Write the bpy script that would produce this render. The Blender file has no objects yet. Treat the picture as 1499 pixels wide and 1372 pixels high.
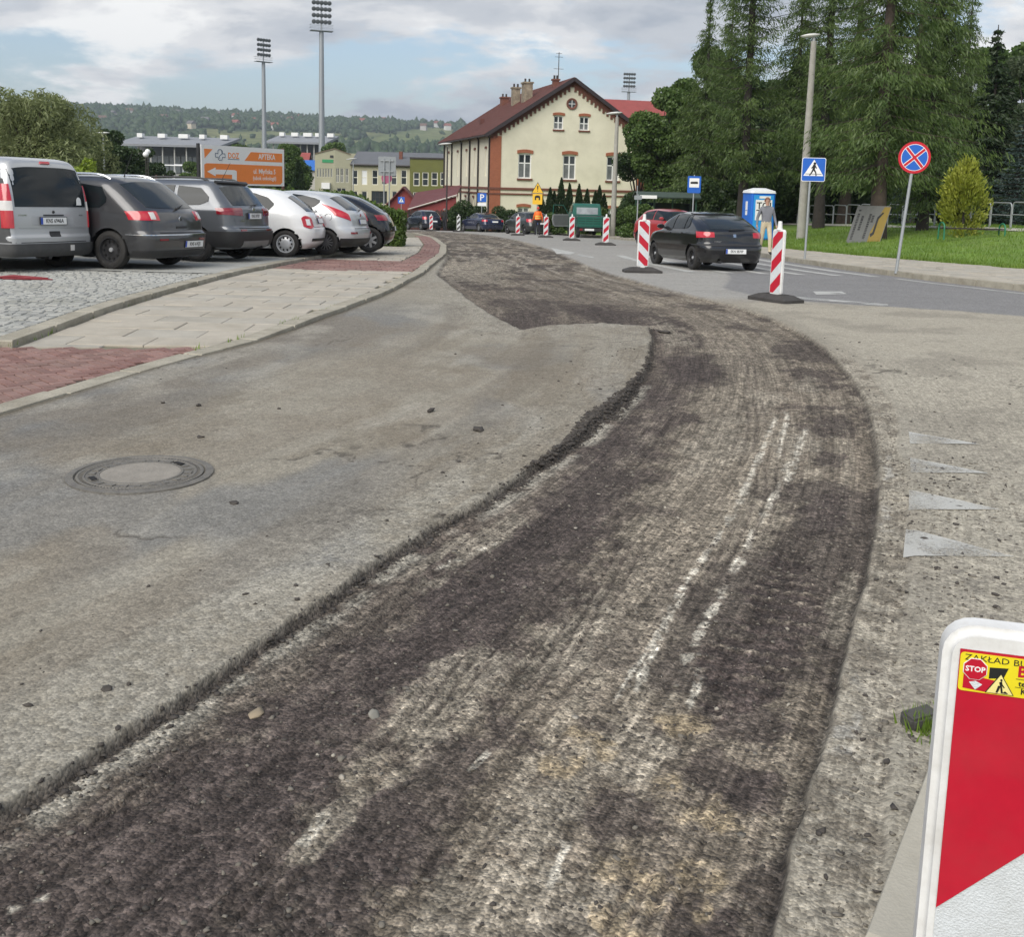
import bpy, bmesh, math, random
import numpy as np
from mathutils import Vector, Matrix

# ------------------------------------------------------------------ camera
scene = bpy.context.scene
PITCH, ROLL, FPX, CX, CY, EYE = math.radians(8.8), 0.025, 1550.0, 749.5, 510.0, 1.65
WPX, HPX = 1499.0, 1372.0
_f = np.array([0, math.cos(PITCH), -math.sin(PITCH)])
_r0 = np.array([1.0, 0, 0]); _u0 = np.array([0, math.sin(PITCH), math.cos(PITCH)])
_R = math.cos(ROLL) * _r0 + math.sin(ROLL) * _u0
_U = -math.sin(ROLL) * _r0 + math.cos(ROLL) * _u0
cam_d = bpy.data.cameras.new('camera'); cam = bpy.data.objects.new('camera', cam_d)
scene.collection.objects.link(cam)
cam_d.sensor_fit = 'HORIZONTAL'; cam_d.sensor_width = 36.0
cam_d.lens = 36.0 * FPX / WPX
cam_d.shift_x = 0.0
cam_d.shift_y = -(HPX / 2 - CY) / WPX
cam_d.clip_start = 0.05; cam_d.clip_end = 12000
m3 = Matrix(((_R[0], _U[0], -_f[0]), (_R[1], _U[1], -_f[1]), (_R[2], _U[2], -_f[2])))
cam.matrix_world = Matrix.Translation((0, 0, EYE)) @ m3.to_4x4()
scene.camera = cam
scene.render.resolution_x, scene.render.resolution_y = 1024, 938

# ------------------------------------------------------------------ sky, sun, exposure
SUN_EL, SUN_AZ = 42.0, 208.0          # degrees; azimuth clockwise from +Y (the view direction)
world = bpy.data.worlds.new('World'); scene.world = world; world.use_nodes = True
wt = world.node_tree; wn = wt.nodes; wl = wt.links; wn.clear()
def _n(t, **k):
    n = wn.new(t)
    for a, b in k.items(): setattr(n, a, b)
    return n
w_out = _n('ShaderNodeOutputWorld'); w_bg = _n('ShaderNodeBackground'); w_bg.inputs['Strength'].default_value = 0.095
w_sky = _n('ShaderNodeTexSky', sky_type='NISHITA', sun_disc=False)
w_sky.sun_elevation = math.radians(SUN_EL); w_sky.sun_rotation = math.radians(SUN_AZ)
w_sky.air_density = 1.0; w_sky.dust_density = 1.6; w_sky.ozone_density = 1.2
w_tc = _n('ShaderNodeTexCoord'); w_sep = _n('ShaderNodeSeparateXYZ'); wl.new(w_tc.outputs['Generated'], w_sep.inputs[0])
def _math(op, a, b=None, clamp=False):
    n = _n('ShaderNodeMath', operation=op, use_clamp=clamp)
    for i, v in enumerate((a, b)):
        if v is None: continue
        if isinstance(v, (int, float)): n.inputs[i].default_value = v
        else: wl.new(v, n.inputs[i])
    return n.outputs[0]
# a flat cloud deck seen in perspective: direction divided by its height over the horizon
zz = _math('ADD', _math('MAXIMUM', w_sep.outputs['Z'], 0.0), 0.20)
cu = _math('DIVIDE', w_sep.outputs['X'], zz); cv = _math('DIVIDE', w_sep.outputs['Y'], zz)
w_cmb = _n('ShaderNodeCombineXYZ'); wl.new(cu, w_cmb.inputs[0]); wl.new(cv, w_cmb.inputs[1]); w_cmb.inputs[2].default_value = 3.7
def _noise(scale, detail, rough, dist, off):
    mp = _n('ShaderNodeMapping'); mp.inputs['Location'].default_value = off; wl.new(w_cmb.outputs[0], mp.inputs[0])
    n = _n('ShaderNodeTexNoise'); n.inputs['Scale'].default_value = scale; n.inputs['Detail'].default_value = detail
    n.inputs['Roughness'].default_value = rough; n.inputs['Distortion'].default_value = dist
    wl.new(mp.outputs[0], n.inputs['Vector']); return n.outputs['Fac']
def _ramp(fac, stops):
    r = _n('ShaderNodeValToRGB'); wl.new(fac, r.inputs[0]); el = r.color_ramp.elements
    while len(el) < len(stops): el.new(0.5)
    for e, (p, c) in zip(el, stops): e.position = p; e.color = (*c, 1) if len(c) == 3 else c
    r.color_ramp.interpolation = 'EASE'; return r.outputs[0]
cov = _ramp(_noise(1.15, 10, 0.60, 0.2, (2.1, 0.6, 0)), [(0.42, (0, 0, 0)), (0.52, (1, 1, 1))])
shade = _ramp(_noise(1.5, 9, 0.58, 0.2, (7.3, 1.9, 2)), [(0.36, (0.50, 0.55, 0.63)), (0.46, (0.68, 0.715, 0.77)), (0.54, (0.92, 0.93, 0.95)), (0.61, (1.16, 1.16, 1.15))])
w_cm = _n('ShaderNodeVectorMath', operation='SCALE'); wl.new(shade, w_cm.inputs[0]); w_cm.inputs['Scale'].default_value = 6.2
w_mix = _n('ShaderNodeMixRGB'); wl.new(cov, w_mix.inputs['Fac'])
w_pale = _n('ShaderNodeMixRGB'); w_pale.inputs['Fac'].default_value = 0.15
wl.new(w_sky.outputs[0], w_pale.inputs['Color1']); w_pale.inputs['Color2'].default_value = (3.4, 4.4, 6.0, 1)   # thin high veil over the blue gaps
wl.new(w_pale.outputs[0], w_mix.inputs['Color1']); wl.new(w_cm.outputs[0], w_mix.inputs['Color2'])
wl.new(w_mix.outputs[0], w_bg.inputs['Color']); wl.new(w_bg.outputs[0], w_out.inputs['Surface'])

sun_d = bpy.data.lights.new('sun', 'SUN'); sun_d.energy = 2.3; sun_d.angle = math.radians(55); sun_d.color = (1.0, 0.955, 0.88)
sun = bpy.data.objects.new('sun', sun_d); scene.collection.objects.link(sun)
_az, _el = math.radians(SUN_AZ), math.radians(SUN_EL)
_to = Vector((math.sin(_az) * math.cos(_el), math.cos(_az) * math.cos(_el), math.sin(_el)))
sun.rotation_euler = _to.to_track_quat('Z', 'Y').to_euler()

scene.view_settings.view_transform = 'Standard'; scene.view_settings.look = 'None'
scene.view_settings.exposure = 0.64; scene.view_settings.gamma = 1.0
scene.view_settings.use_curve_mapping = False

# ------------------------------------------------------------------ helpers
random.seed(7); RNG = np.random.default_rng(7)
C = scene.collection
def T(y):
    """height of the street along the view direction: level, then falling away"""
    y = np.asarray(y, float); t = np.clip(y - 13, 0, None)
    a = -.0225 * (np.sqrt(t * t + 25) - 5) - .00012 * t * t
    return np.maximum(a, -9.0)
def Tf(y): return float(T(y))
def ray(x, y): return _f + (x - CX) / FPX * _R - (y - CY) / FPX * _U
def at(x, y, Y):
    d = ray(x, y); p = np.array([0, 0, EYE]) + d * (Y / d[1]); return Vector(p)
def gnd(x, y, dz=0.0, fn=None):
    """pixel of the photograph -> where its ray meets the street"""
    d = ray(x, y); fn = fn or (lambda X, Y: Tf(Y)); over = lambda m: EYE + d[2] * m > fn(d[0] * m, d[1] * m) + dz
    hi = .5
    while hi < 400 and over(hi): hi *= 1.03
    lo = hi / 1.03
    for _ in range(30):
        m = (lo + hi) / 2
        if over(m): lo = m
        else: hi = m
    return Vector((d[0] * lo, d[1] * lo, EYE + d[2] * lo))

def mk(name, V, F, mat=None, parent=None, smooth=False):
    me = bpy.data.meshes.new(name)
    if isinstance(F, np.ndarray):
        V = np.asarray(V, np.float32); n, k = F.shape
        me.vertices.add(len(V)); me.vertices.foreach_set('co', V.ravel())
        me.loops.add(n * k); me.loops.foreach_set('vertex_index', F.ravel().astype(np.int32))
        me.polygons.add(n); me.polygons.foreach_set('loop_start', np.arange(0, n * k, k, dtype=np.int32))
        me.update(calc_edges=True)
    else:
        me.from_pydata([tuple(v) for v in V], [], [tuple(f) for f in F]); me.update()
    if smooth:
        me.polygons.foreach_set('use_smooth', np.ones(len(me.polygons), bool))
        if smooth is not True: me.set_sharp_from_angle(angle=math.radians(smooth))
    if mat is not None:
        for mm in (mat if isinstance(mat, (list, tuple)) else [mat]): me.materials.append(mm)
    o = bpy.data.objects.new(name, me); C.objects.link(o)
    if parent is not None: o.parent = parent
    return o
def tag(o, label, cat, group=None):
    o['label'] = label; o['category'] = cat
    if group: o['group'] = group
    return o
def thing(name, label, cat, loc=(0, 0, 0), rz=0.0, group=None, rot=None):
    o = bpy.data.objects.new(name, None); C.objects.link(o); o.empty_display_size = .2
    o.location = loc; o.rotation_euler = rot if rot else (0, 0, rz)
    return tag(o, label, cat, group)
def struct(o, kind='structure'): o['kind'] = kind; return o
def copy_tree(o, parent=None):
    c = o.copy(); C.objects.link(c)
    if parent is not None: c.parent = parent
    for ch in list(o.children): copy_tree(ch, c)
    return c

class MB:
    """collects simple shapes into one mesh"""
    def __init__(s): s.v = []; s.f = []
    def add(s, V, F):
        o = len(s.v); s.v += [tuple(p) for p in V]; s.f += [tuple(i + o for i in f) for f in F]; return s
    def box(s, c, d, rz=0.0, M=None):
        x, y, z = d[0] / 2, d[1] / 2, d[2] / 2
        V = [Vector((sx * x, sy * y, sz * z)) for sz in (-1, 1) for sy in (-1, 1) for sx in (-1, 1)]
        if M is None: M = Matrix.Rotation(rz, 3, 'Z')
        V = [M @ v + Vector(c) for v in V]
        return s.add(V, [(0, 2, 3, 1), (4, 5, 7, 6), (0, 1, 5, 4), (2, 6, 7, 3), (0, 4, 6, 2), (1, 3, 7, 5)])
    def b2(s, a, b):
        a, b = [min(p, q) for p, q in zip(a, b)], [max(p, q) for p, q in zip(a, b)]
        return s.box([(p + q) / 2 for p, q in zip(a, b)], [q - p for p, q in zip(a, b)])
    def cyl(s, p0, p1, r0, r1=None, n=12, caps=True):
        p0, p1 = Vector(p0), Vector(p1); r1 = r0 if r1 is None else r1
        d = (p1 - p0).normalized(); q = d.to_track_quat('Z', 'Y').to_matrix()
        V = []
        for p, r in ((p0, r0), (p1, r1)):
            V += [p + q @ Vector((r * math.cos(2 * math.pi * i / n), r * math.sin(2 * math.pi * i / n), 0)) for i in range(n)]
        F = [(i, (i + 1) % n, n + (i + 1) % n, n + i) for i in range(n)]
        if caps: F += [tuple(range(n))[::-1], tuple(range(n, 2 * n))]
        return s.add(V, F)
    def tube(s, pts, r, n=8, caps=True):
        pts = [Vector(p) for p in pts]; rs = r if isinstance(r, (list, tuple)) else [r] * len(pts)
        V = []; F = []; up = Vector((0, 0, 1)); prev = None
        for i, p in enumerate(pts):
            d = (pts[min(i + 1, len(pts) - 1)] - pts[max(i - 1, 0)]).normalized()
            if prev is None:
                a = d.orthogonal().normalized()
            else:
                a = (prev - d * prev.dot(d)).normalized()
            prev = a; b = d.cross(a)
            V += [p + (a * math.cos(2 * math.pi * k / n) + b * math.sin(2 * math.pi * k / n)) * rs[i] for k in range(n)]
        for i in range(len(pts) - 1):
            for k in range(n):
                F.append((i * n + k, i * n + (k + 1) % n, (i + 1) * n + (k + 1) % n, (i + 1) * n + k))
        if caps: F += [tuple(range(n))[::-1], tuple(range((len(pts) - 1) * n, len(pts) * n))]
        return s.add(V, F)
    def lathe(s, prof, n=24, M=None, close=False):
        """prof: (radius, height) pairs turned about local Z"""
        V = []; F = []; m = len(prof)
        for i in range(n):
            a = 2 * math.pi * i / n
            for r, h in prof:
                v = Vector((r * math.cos(a), r * math.sin(a), h)); V.append(M @ v if M is not None else v)
        for i in range(n):
            j = (i + 1) % n
            for k in range(m if close else m - 1):
                l = (k + 1) % m
                F.append((i * m + k, j * m + k, j * m + l, i * m + l))
        return s.add(V, F)
    def prism(s, poly, h, M=None):
        """outline in local XY, thickness h along local Z (from 0 to h)"""
        n = len(poly); M = M or Matrix.Identity(4)
        V = [M @ Vector((x, y, 0)) for x, y in poly] + [M @ Vector((x, y, h)) for x, y in poly]
        F = [tuple(range(n))[::-1], tuple(range(n, 2 * n))] + [(i, (i + 1) % n, n + (i + 1) % n, n + i) for i in range(n)]
        return s.add(V, F)
    def build(s, name, mat, parent=None, smooth=False): return mk(name, s.v, s.f, mat, parent, smooth)

def text(body, size, mat, parent, M, name='lettering', ext=.0015, align='CENTER', sx=1.0, bold=0.0):
    """flat print as thin raised letters; M places local XY in the parent's space"""
    cu = bpy.data.curves.new(name, 'FONT'); cu.body = body; cu.size = size; cu.extrude = ext
    cu.align_x = align; cu.align_y = 'CENTER'; cu.resolution_u = 2; cu.offset = bold
    ob = bpy.data.objects.new(name, cu); C.objects.link(ob)
    me = bpy.data.meshes.new_from_object(ob.evaluated_get(bpy.context.evaluated_depsgraph_get()))
    bpy.data.objects.remove(ob); bpy.data.curves.remove(cu)
    me.transform(M @ Matrix.Diagonal((sx, 1, 1, 1))); me.materials.clear(); me.materials.append(mat); me.name = name
    o = bpy.data.objects.new(name, me); C.objects.link(o); o.parent = parent; return o

# ------------------------------------------------------------------ materials
MATS = {}
def mat(name, col, rough=.6, metal=0.0, var=.12, scale=6.0, bump=0.0, bscale=40.0, coat=0.0, spec=.5, dirt=None, dscale=1.5, damt=.5, trans=0.0, emit=None):
    """principled material: base colour broken up by noise, optional second tone, optional fine relief"""
    if name in MATS: return MATS[name]
    m = bpy.data.materials.new(name); m.use_nodes = True; nt = m.node_tree; N = nt.nodes; L = nt.links
    b = N['Principled BSDF']; b.inputs['Roughness'].default_value = rough; b.inputs['Metallic'].default_value = metal
    b.inputs['Specular IOR Level'].default_value = spec
    b.inputs['Coat Weight'].default_value = coat; b.inputs['Coat Roughness'].default_value = .06
    tc = N.new('ShaderNodeTexCoord'); geo = N.new('ShaderNodeNewGeometry')
    no = N.new('ShaderNodeTexNoise'); no.inputs['Scale'].default_value = scale; no.inputs['Detail'].default_value = 6; no.inputs['Roughness'].default_value = .65
    L.new(tc.outputs['Object'], no.inputs['Vector'])
    mr = N.new('ShaderNodeMapRange'); L.new(no.outputs['Fac'], mr.inputs['Value'])
    mr.inputs['From Min'].default_value = .25; mr.inputs['From Max'].default_value = .75
    mr.inputs['To Min'].default_value = 1 - var; mr.inputs['To Max'].default_value = 1 + var
    vm = N.new('ShaderNodeVectorMath'); vm.operation = 'SCALE'; vm.inputs[0].default_value = col[:3]; L.new(mr.outputs[0], vm.inputs['Scale'])
    cout = vm.outputs[0]
    if dirt is not None:
        n2 = N.new('ShaderNodeTexNoise'); n2.inputs['Scale'].default_value = dscale; n2.inputs['Detail'].default_value = 7; n2.inputs['Roughness'].default_value = .7
        L.new(tc.outputs['Object'], n2.inputs['Vector'])
        r2 = N.new('ShaderNodeMapRange'); L.new(n2.outputs['Fac'], r2.inputs['Value']); r2.inputs['From Min'].default_value = .45; r2.inputs['From Max'].default_value = .72
        r2.inputs['To Max'].default_value = damt
        mx = N.new('ShaderNodeMixRGB'); L.new(r2.outputs[0], mx.inputs['Fac']); L.new(cout, mx.inputs['Color1']); mx.inputs['Color2'].default_value = (*dirt, 1); cout = mx.outputs[0]
    L.new(cout, b.inputs['Base Color'])
    if bump > 0:
        n3 = N.new('ShaderNodeTexNoise'); n3.inputs['Scale'].default_value = bscale; n3.inputs['Detail'].default_value = 5
        L.new(tc.outputs['Object'], n3.inputs['Vector'])
        bp = N.new('ShaderNodeBump'); bp.inputs['Strength'].default_value = bump; bp.inputs['Distance'].default_value = .02
        L.new(n3.outputs['Fac'], bp.inputs['Height']); L.new(bp.outputs[0], b.inputs['Normal'])
    if emit: b.inputs['Emission Color'].default_value = (*emit[:3], 1); b.inputs['Emission Strength'].default_value = emit[3]
    MATS[name] = m; return m
def leafmat(name, col, col2, var=.5, trans=.35):
    """foliage: two greens mixed per clump, light passing through the leaves"""
    if name in MATS: return MATS[name]
    m = bpy.data.materials.new(name); m.use_nodes = True; nt = m.node_tree; N = nt.nodes; L = nt.links; N.clear()
    out = N.new('ShaderNodeOutputMaterial'); d = N.new('ShaderNodeBsdfDiffuse'); t = N.new('ShaderNodeBsdfTranslucent'); g = N.new('ShaderNodeBsdfGlossy')
    geo = N.new('ShaderNodeNewGeometry'); tc = N.new('ShaderNodeTexCoord')
    no = N.new('ShaderNodeTexNoise'); no.inputs['Scale'].default_value = .9; no.inputs['Detail'].default_value = 4; L.new(tc.outputs['Object'], no.inputs['Vector'])
    ad = N.new('ShaderNodeMath'); ad.operation = 'MULTIPLY_ADD'; L.new(geo.outputs['Random Per Island'], ad.inputs[0]); ad.inputs[1].default_value = .55
    sb = N.new('ShaderNodeMapRange'); L.new(no.outputs['Fac'], sb.inputs['Value']); sb.inputs['From Min'].default_value = .35; sb.inputs['From Max'].default_value = .65; sb.inputs['To Max'].default_value = .45
    L.new(sb.outputs[0], ad.inputs[2])
    mx = N.new('ShaderNodeMixRGB'); L.new(ad.outputs[0], mx.inputs['Fac']); mx.inputs['Color1'].default_value = (*col, 1); mx.inputs['Color2'].default_value = (*col2, 1)
    L.new(mx.outputs[0], d.inputs['Color']); L.new(mx.outputs[0], t.inputs['Color'])
    s = N.new('ShaderNodeMixShader'); s.inputs['Fac'].default_value = trans; L.new(d.outputs[0], s.inputs[1]); L.new(t.outputs[0], s.inputs[2])
    g.inputs['Roughness'].default_value = .45; g.inputs['Color'].default_value = (.6, .6, .6, 1)
    s2 = N.new('ShaderNodeMixShader'); s2.inputs['Fac'].default_value = .035; L.new(s.outputs[0], s2.inputs[1]); L.new(g.outputs[0], s2.inputs[2])
    L.new(s2.outputs[0], out.inputs['Surface']); MATS[name] = m; return m

# ------------------------------------------------------------------ noise on arrays
def _hash(ix, iy, seed):
    h = (ix.astype(np.int64) * 374761393 + iy.astype(np.int64) * 668265263 + seed * 1442695041) & 0xffffffff
    h = ((h ^ (h >> 13)) * 1274126177) & 0xffffffff
    return ((h ^ (h >> 16)) & 0xffff) / 65535.0
def vnoise(x, y, seed=0):
    ix, iy = np.floor(x), np.floor(y); fx, fy = x - ix, y - iy
    fx = fx * fx * (3 - 2 * fx); fy = fy * fy * (3 - 2 * fy)
    a, b = _hash(ix, iy, seed), _hash(ix + 1, iy, seed); c, d = _hash(ix, iy + 1, seed), _hash(ix + 1, iy + 1, seed)
    return (a * (1 - fx) + b * fx) * (1 - fy) + (c * (1 - fx) + d * fx) * fy
def fbm(x, y, seed=0, oc=4, gain=.5):
    x, y = np.asarray(x, float), np.asarray(y, float)
    s = 0; a = 1; t = 0
    for o in range(oc):
        s = s + a * vnoise(x * 2 ** o + 17.3 * o, y * 2 ** o - 9.1 * o, seed + o); t += a; a *= gain
    return s / t
def sstep(a, b, x): t = np.clip((x - a) / (b - a), 0, 1); return t * t * (3 - 2 * t)
def poly_sd(px, py, poly):
    """signed distance to a closed outline (negative inside)"""
    P = np.array([(p[0], p[1]) for p in poly]); d = np.full(px.shape, 1e9); ins = np.zeros(px.shape, bool)
    for i in range(len(P)):
        a, b = P[i], P[(i + 1) % len(P)]; e = b - a
        t = np.clip(((px - a[0]) * e[0] + (py - a[1]) * e[1]) / (e @ e + 1e-12), 0, 1)
        d = np.minimum(d, np.hypot(px - a[0] - t * e[0], py - a[1] - t * e[1]))
        c = (a[1] > py) != (b[1] > py)
        ins ^= c & (px < (b[0] - a[0]) * (py - a[1]) / (b[1] - a[1] + 1e-12) + a[0])
    return np.where(ins, -d, d)
def line_uv(px, py, line):
    """arc length along a polyline and signed distance from it (positive to its right-hand side)"""
    P = np.array([(p[0], p[1]) for p in line]); best = np.full(px.shape, 1e9); u = np.zeros(px.shape); sgn = np.ones(px.shape); acc = 0.0
    for i in range(len(P) - 1):
        a, b = P[i], P[i + 1]; e = b - a; l = math.hypot(*e)
        t = ((px - a[0]) * e[0] + (py - a[1]) * e[1]) / (l * l); tc = np.clip(t, 0, 1)
        d = np.hypot(px - a[0] - tc * e[0], py - a[1] - tc * e[1]); k = d < best
        best = np.where(k, d, best); u = np.where(k, acc + tc * l, u)
        sgn = np.where(k, np.sign((px - a[0]) * e[1] - (py - a[1]) * e[0]), sgn); acc += l
    return u, best * sgn
def smooth_line(pts, n=6):
    """Catmull-Rom through the points"""
    P = [Vector(p) for p in pts]; out = []
    for i in range(len(P) - 1):
        p0, p1, p2, p3 = P[max(i - 1, 0)], P[i], P[i + 1], P[min(i + 2, len(P) - 1)]
        for k in range(n):
            t = k / n
            out.append(.5 * ((2 * p1) + (p2 - p0) * t + (2 * p0 - 5 * p1 + 4 * p2 - p3) * t * t + (3 * p1 - p0 - 3 * p2 + p3) * t ** 3))
    out.append(P[-1]); return out
# ------------------------------------------------------------------ terrain, hills
def hills_z(x, y):
    h = 158 * sstep(700, 2700, y) * (0.80 + .30 * fbm(x / 900 + 3.1, y / 1200, 5, 4))
    h = h + 16 * sstep(600, 1100, y) * (fbm(x / 260, y / 260, 11, 4) - .4)
    # a wooded shoulder that dips towards the right
    return h * (1 - .16 * sstep(-200, 500, x)) - 7 * sstep(100, 260, y) * 0
def ground_z(x, y): return T(y) - .42 + hills_z(x, y)

g_col = mat('ground_grass', (.075, .10, .032), .9, var=.35, scale=.35, dirt=(.16, .15, .10), dscale=.08, damt=.6)
def hillmat():
    m = bpy.data.materials.new('hillside'); m.use_nodes = True; N = m.node_tree.nodes; L = m.node_tree.links; b = N['Principled BSDF']
    b.inputs['Roughness'].default_value = .95; b.inputs['Specular IOR Level'].default_value = .1
    a = N.new('ShaderNodeAttribute'); a.attribute_name = 'col'
    tc = N.new('ShaderNodeTexCoord'); n = N.new('ShaderNodeTexNoise'); n.inputs['Scale'].default_value = .06; n.inputs['Detail'].default_value = 8
    L.new(tc.outputs['Object'], n.inputs['Vector']); mr = N.new('ShaderNodeMapRange'); L.new(n.outputs['Fac'], mr.inputs[0])
    mr.inputs['From Min'].default_value = .3; mr.inputs['From Max'].default_value = .7; mr.inputs['To Min'].default_value = .6; mr.inputs['To Max'].default_value = 1.4
    v = N.new('ShaderNodeVectorMath'); v.operation = 'SCALE'; L.new(a.outputs['Color'], v.inputs[0]); L.new(mr.outputs[0], v.inputs['Scale']); L.new(v.outputs[0], b.inputs['Base Color'])
    return m
def set_col(o, rgb, name='col'):
    ca = o.data.color_attributes.new(name, 'FLOAT_COLOR', 'POINT')
    arr = np.ones((len(o.data.vertices), 4), np.float32); arr[:, :rgb.shape[1]] = rgb; ca.data.foreach_set('color', arr.ravel())
def forest(x, y):
    f = fbm(x / 230 + 5, y / 420 + 2, 31, 4); return sstep(.30, .37, f + .10 * sstep(1500, 2300, y) - .10 * sstep(300, 60, np.abs(y - 950)))
def grid_faces(nr, nc):
    i = np.arange(nr - 1)[:, None] * nc + np.arange(nc - 1)[None, :]
    return np.stack([i, i + 1, i + nc + 1, i + nc], -1).reshape(-1, 4)
ys = np.concatenate([np.linspace(-25, 140, 34), np.geomspace(150, 3600, 190)])
ss = np.linspace(-1, 1, 150)
GX = ss[None, :] * (ys[:, None].clip(0) * .85 + 60); GY = np.repeat(ys[:, None], 150, 1)
gv = np.stack([GX, GY, ground_z(GX, GY)], -1).reshape(-1, 3)
fr = forest(gv[:, 0], gv[:, 1]); nn = fbm(gv[:, 0] / 70, gv[:, 1] / 110, 77, 3)[:, None]
meadow = np.array([.095, .135, .042]) * (1 - nn) + np.array([.20, .19, .085]) * nn
gcol = meadow * (1 - fr[:, None]) + np.array([.028, .050, .020]) * fr[:, None]
near = sstep(160, 60, gv[:, 1])[:, None]; gcol = gcol * (1 - near) + np.array([.08, .085, .05]) * near
ground = struct(mk('ground', gv, grid_faces(len(ys), 150), hillmat(), smooth=True)); set_col(ground, gcol)

# ------------------------------------------------------------------ street outlines read off the photograph
LE_PX = [(0, 1175), (60, 1140), (180, 1065), (300, 990), (400, 925), (470, 880), (560, 815), (640, 765), (700, 735), (760, 695), (830, 650), (880, 610), (925, 570), (945, 535), (957, 495), (948, 477), (880, 472), (800, 475), (765, 481), (735, 467), (700, 447), (665, 420), (640, 401), (657, 372), (655, 360), (640, 348), (600, 340)]
RE_PX = [(740, 348), (790, 360), (830, 375), (870, 392), (930, 410), (1000, 428), (1080, 448), (1130, 465), (1180, 490), (1220, 520), (1250, 555), (1268, 590), (1280, 640), (1288, 700), (1283, 760), (1270, 830), (1255, 890), (1240, 950), (1220, 1030), (1195, 1110), (1170, 1200), (1150, 1290), (1135, 1372)]
LE = [gnd(*p) for p in LE_PX]; RE = [gnd(*p) for p in RE_PX]
LE = [Vector((-2.15, .3, 0)), Vector((-1.72, 1.5, 0))] + LE + [Vector((-10.2, 80, 0))]
RE = [Vector((-8.6, 84, 0)), Vector((-3.4, 70, 0))] + RE
RE = smooth_line(RE + [Vector((.36, 1.4, 0)), Vector((.05, .3, 0))], 4)
PIT = LE + RE
EDGE = RE[::-1]                                    # right edge of the milled lane, near to far
_ky = [3, 5.5, 7.09, 8.1, 9.44, 10.4, 11.3, 13.9, 15.8, 20, 29, 36, 47, 59, 70, 85]
_kx = [-4.6, -3.85, -3.5, -3.29, -3.02, -2.66, -2.48, -2.08, -1.88, -1.74, -1.86, -2.32, -3.5, -5.4, -7.8, -11.5]
def xk(y): return np.interp(y, _ky, _kx)            # left kerb
def xin(y): return np.interp(y, [5, 9.8, 13, 18, 23, 27, 34, 45], [-4.75, -4.82, -4.86, -4.85, -4.62, -4.4, -4.3, -5.8])   # kerb of the car park
_ry = [-5, 5, 10, 15, 19.56, 22.4, 24.9, 29.2, 33, 41, 49, 54, 62, 72, 80, 92]
_rx = [22, 16, 13.2, 10.9, 9.45, 8.69, 8.24, 7.82, 7.75, 7.2, 6.5, 5.8, 4.5, 2.4, .2, -4.5]
def kx(y): return np.interp(y, _ry, _rx)            # right kerb
_ey = [-5, 5, 10, 15, 20, 26.5, 30.4, 33.8, 39, 45, 52, 60, 72, 80, 92]
_ex = [27, 22, 19, 16.6, 14.8, 12.75, 11.7, 10.9, 10.3, 9.5, 8.5, 7.0, 4.6, 2.2, -2.4]
def ex(y): return np.interp(y, _ey, _ex)            # far edge of the right pavement
PAVE = .048                                         # pavement above the road
def lawn_z(x, y):
    s = np.clip(x - ex(y), 0, None); return T(y) + .10 + .115 * np.minimum(s, 8.5) + .02 * np.clip(s - 8.5, 0, 40) + .05 * (fbm(np.asarray(x) / 3, np.asarray(y) / 3, 61, 3) - .5)

# ------------------------------------------------------------------ the road: one relief sheet with the milled lane cut into it
NR, NC = 840, 640
ry = np.geomspace(.7, 108, NR); rs = np.linspace(-1, 1, NC)
X = rs[None, :] * (ry[:, None] * .62 + .85); Y = np.repeat(ry[:, None], NC, 1)
# away from the camera the sheet stops just inside the kerbs
X = np.clip(X, (xin(Y) - 3.0), kx(Y) + .10)
wob = .034 * (fbm(X * 6, Y * 6, 3, 3, .55) - .5) + .05 * (fbm(X * 1.6, Y * 1.6, 9, 2) - .5)
sd = poly_sd(X, Y, PIT) + wob * sstep(.6, 3, Y)
u, v = line_uv(X, Y, EDGE); w = -v                  # u along, w in from the right edge
far = sstep(9, 26, Y)
wl_ = .005 + .0017 * Y                              # edge softness follows the sheet's own spacing
pit = sstep(wl_, -wl_, sd)
fine = fbm(X * 22, Y * 22, 15, 3) - .5
mid = fbm(X * 5, Y * 5, 21, 4) - .5
lump = np.maximum(0, fbm(X * 34, Y * 34, 25, 2) - .45)
groove = fbm(u * .7, w * 26, 33, 3) - .5            # cutter tracks run with the lane
groove2 = fbm(u * 1.6, w * 9, 35, 3) - .5
streak = fbm(u * .55, w * 13, 37, 4)
blotch = fbm(X * 1.1, Y * .9, 41, 5)
z = T(Y).copy()
z += (1 - pit) * (.004 * mid + .0022 * fine + .010 * (fbm(X * .7, Y * .7, 51, 2) - .5))
z += pit * (-.044 + .012 * mid + .010 * groove + .006 * fine + .014 * groove2)
# shelf of loose dirt along the right edge
shelf = sstep(.20, .165, v + .10 * (fbm(u * 1.3, v * 0 + 3, 81, 2) - .5)) * sstep(-.01, .02, v) * sstep(12, 10, Y) * (Y < 13)
z += shelf * (1 - pit) * (-.010 + .020 * mid + .012 * fine)
# crumbled asphalt heaped along the left edge
rub = sstep(.02 + .12 * np.exp(-((Y - 7.8) / .9) ** 2), .01, np.abs(sd - .015)) * (w > .9) * sstep(.30, .55, fbm(X * 2.3 + 3, Y * 2.3, 91, 2) + .35 * np.exp(-((Y - 7.9) / 1.0) ** 2)) * sstep(10.6, 9.6, Y) * sstep(4.6, 7.0, Y + 2.2 * (fbm(X * 3, Y * 3, 93, 2) - .4))
z += rub * (.030 * lump + .018 * fine + .006) * (.35 + .65 * np.exp(-((Y - 7.7) / 1.2) ** 2))

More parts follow.
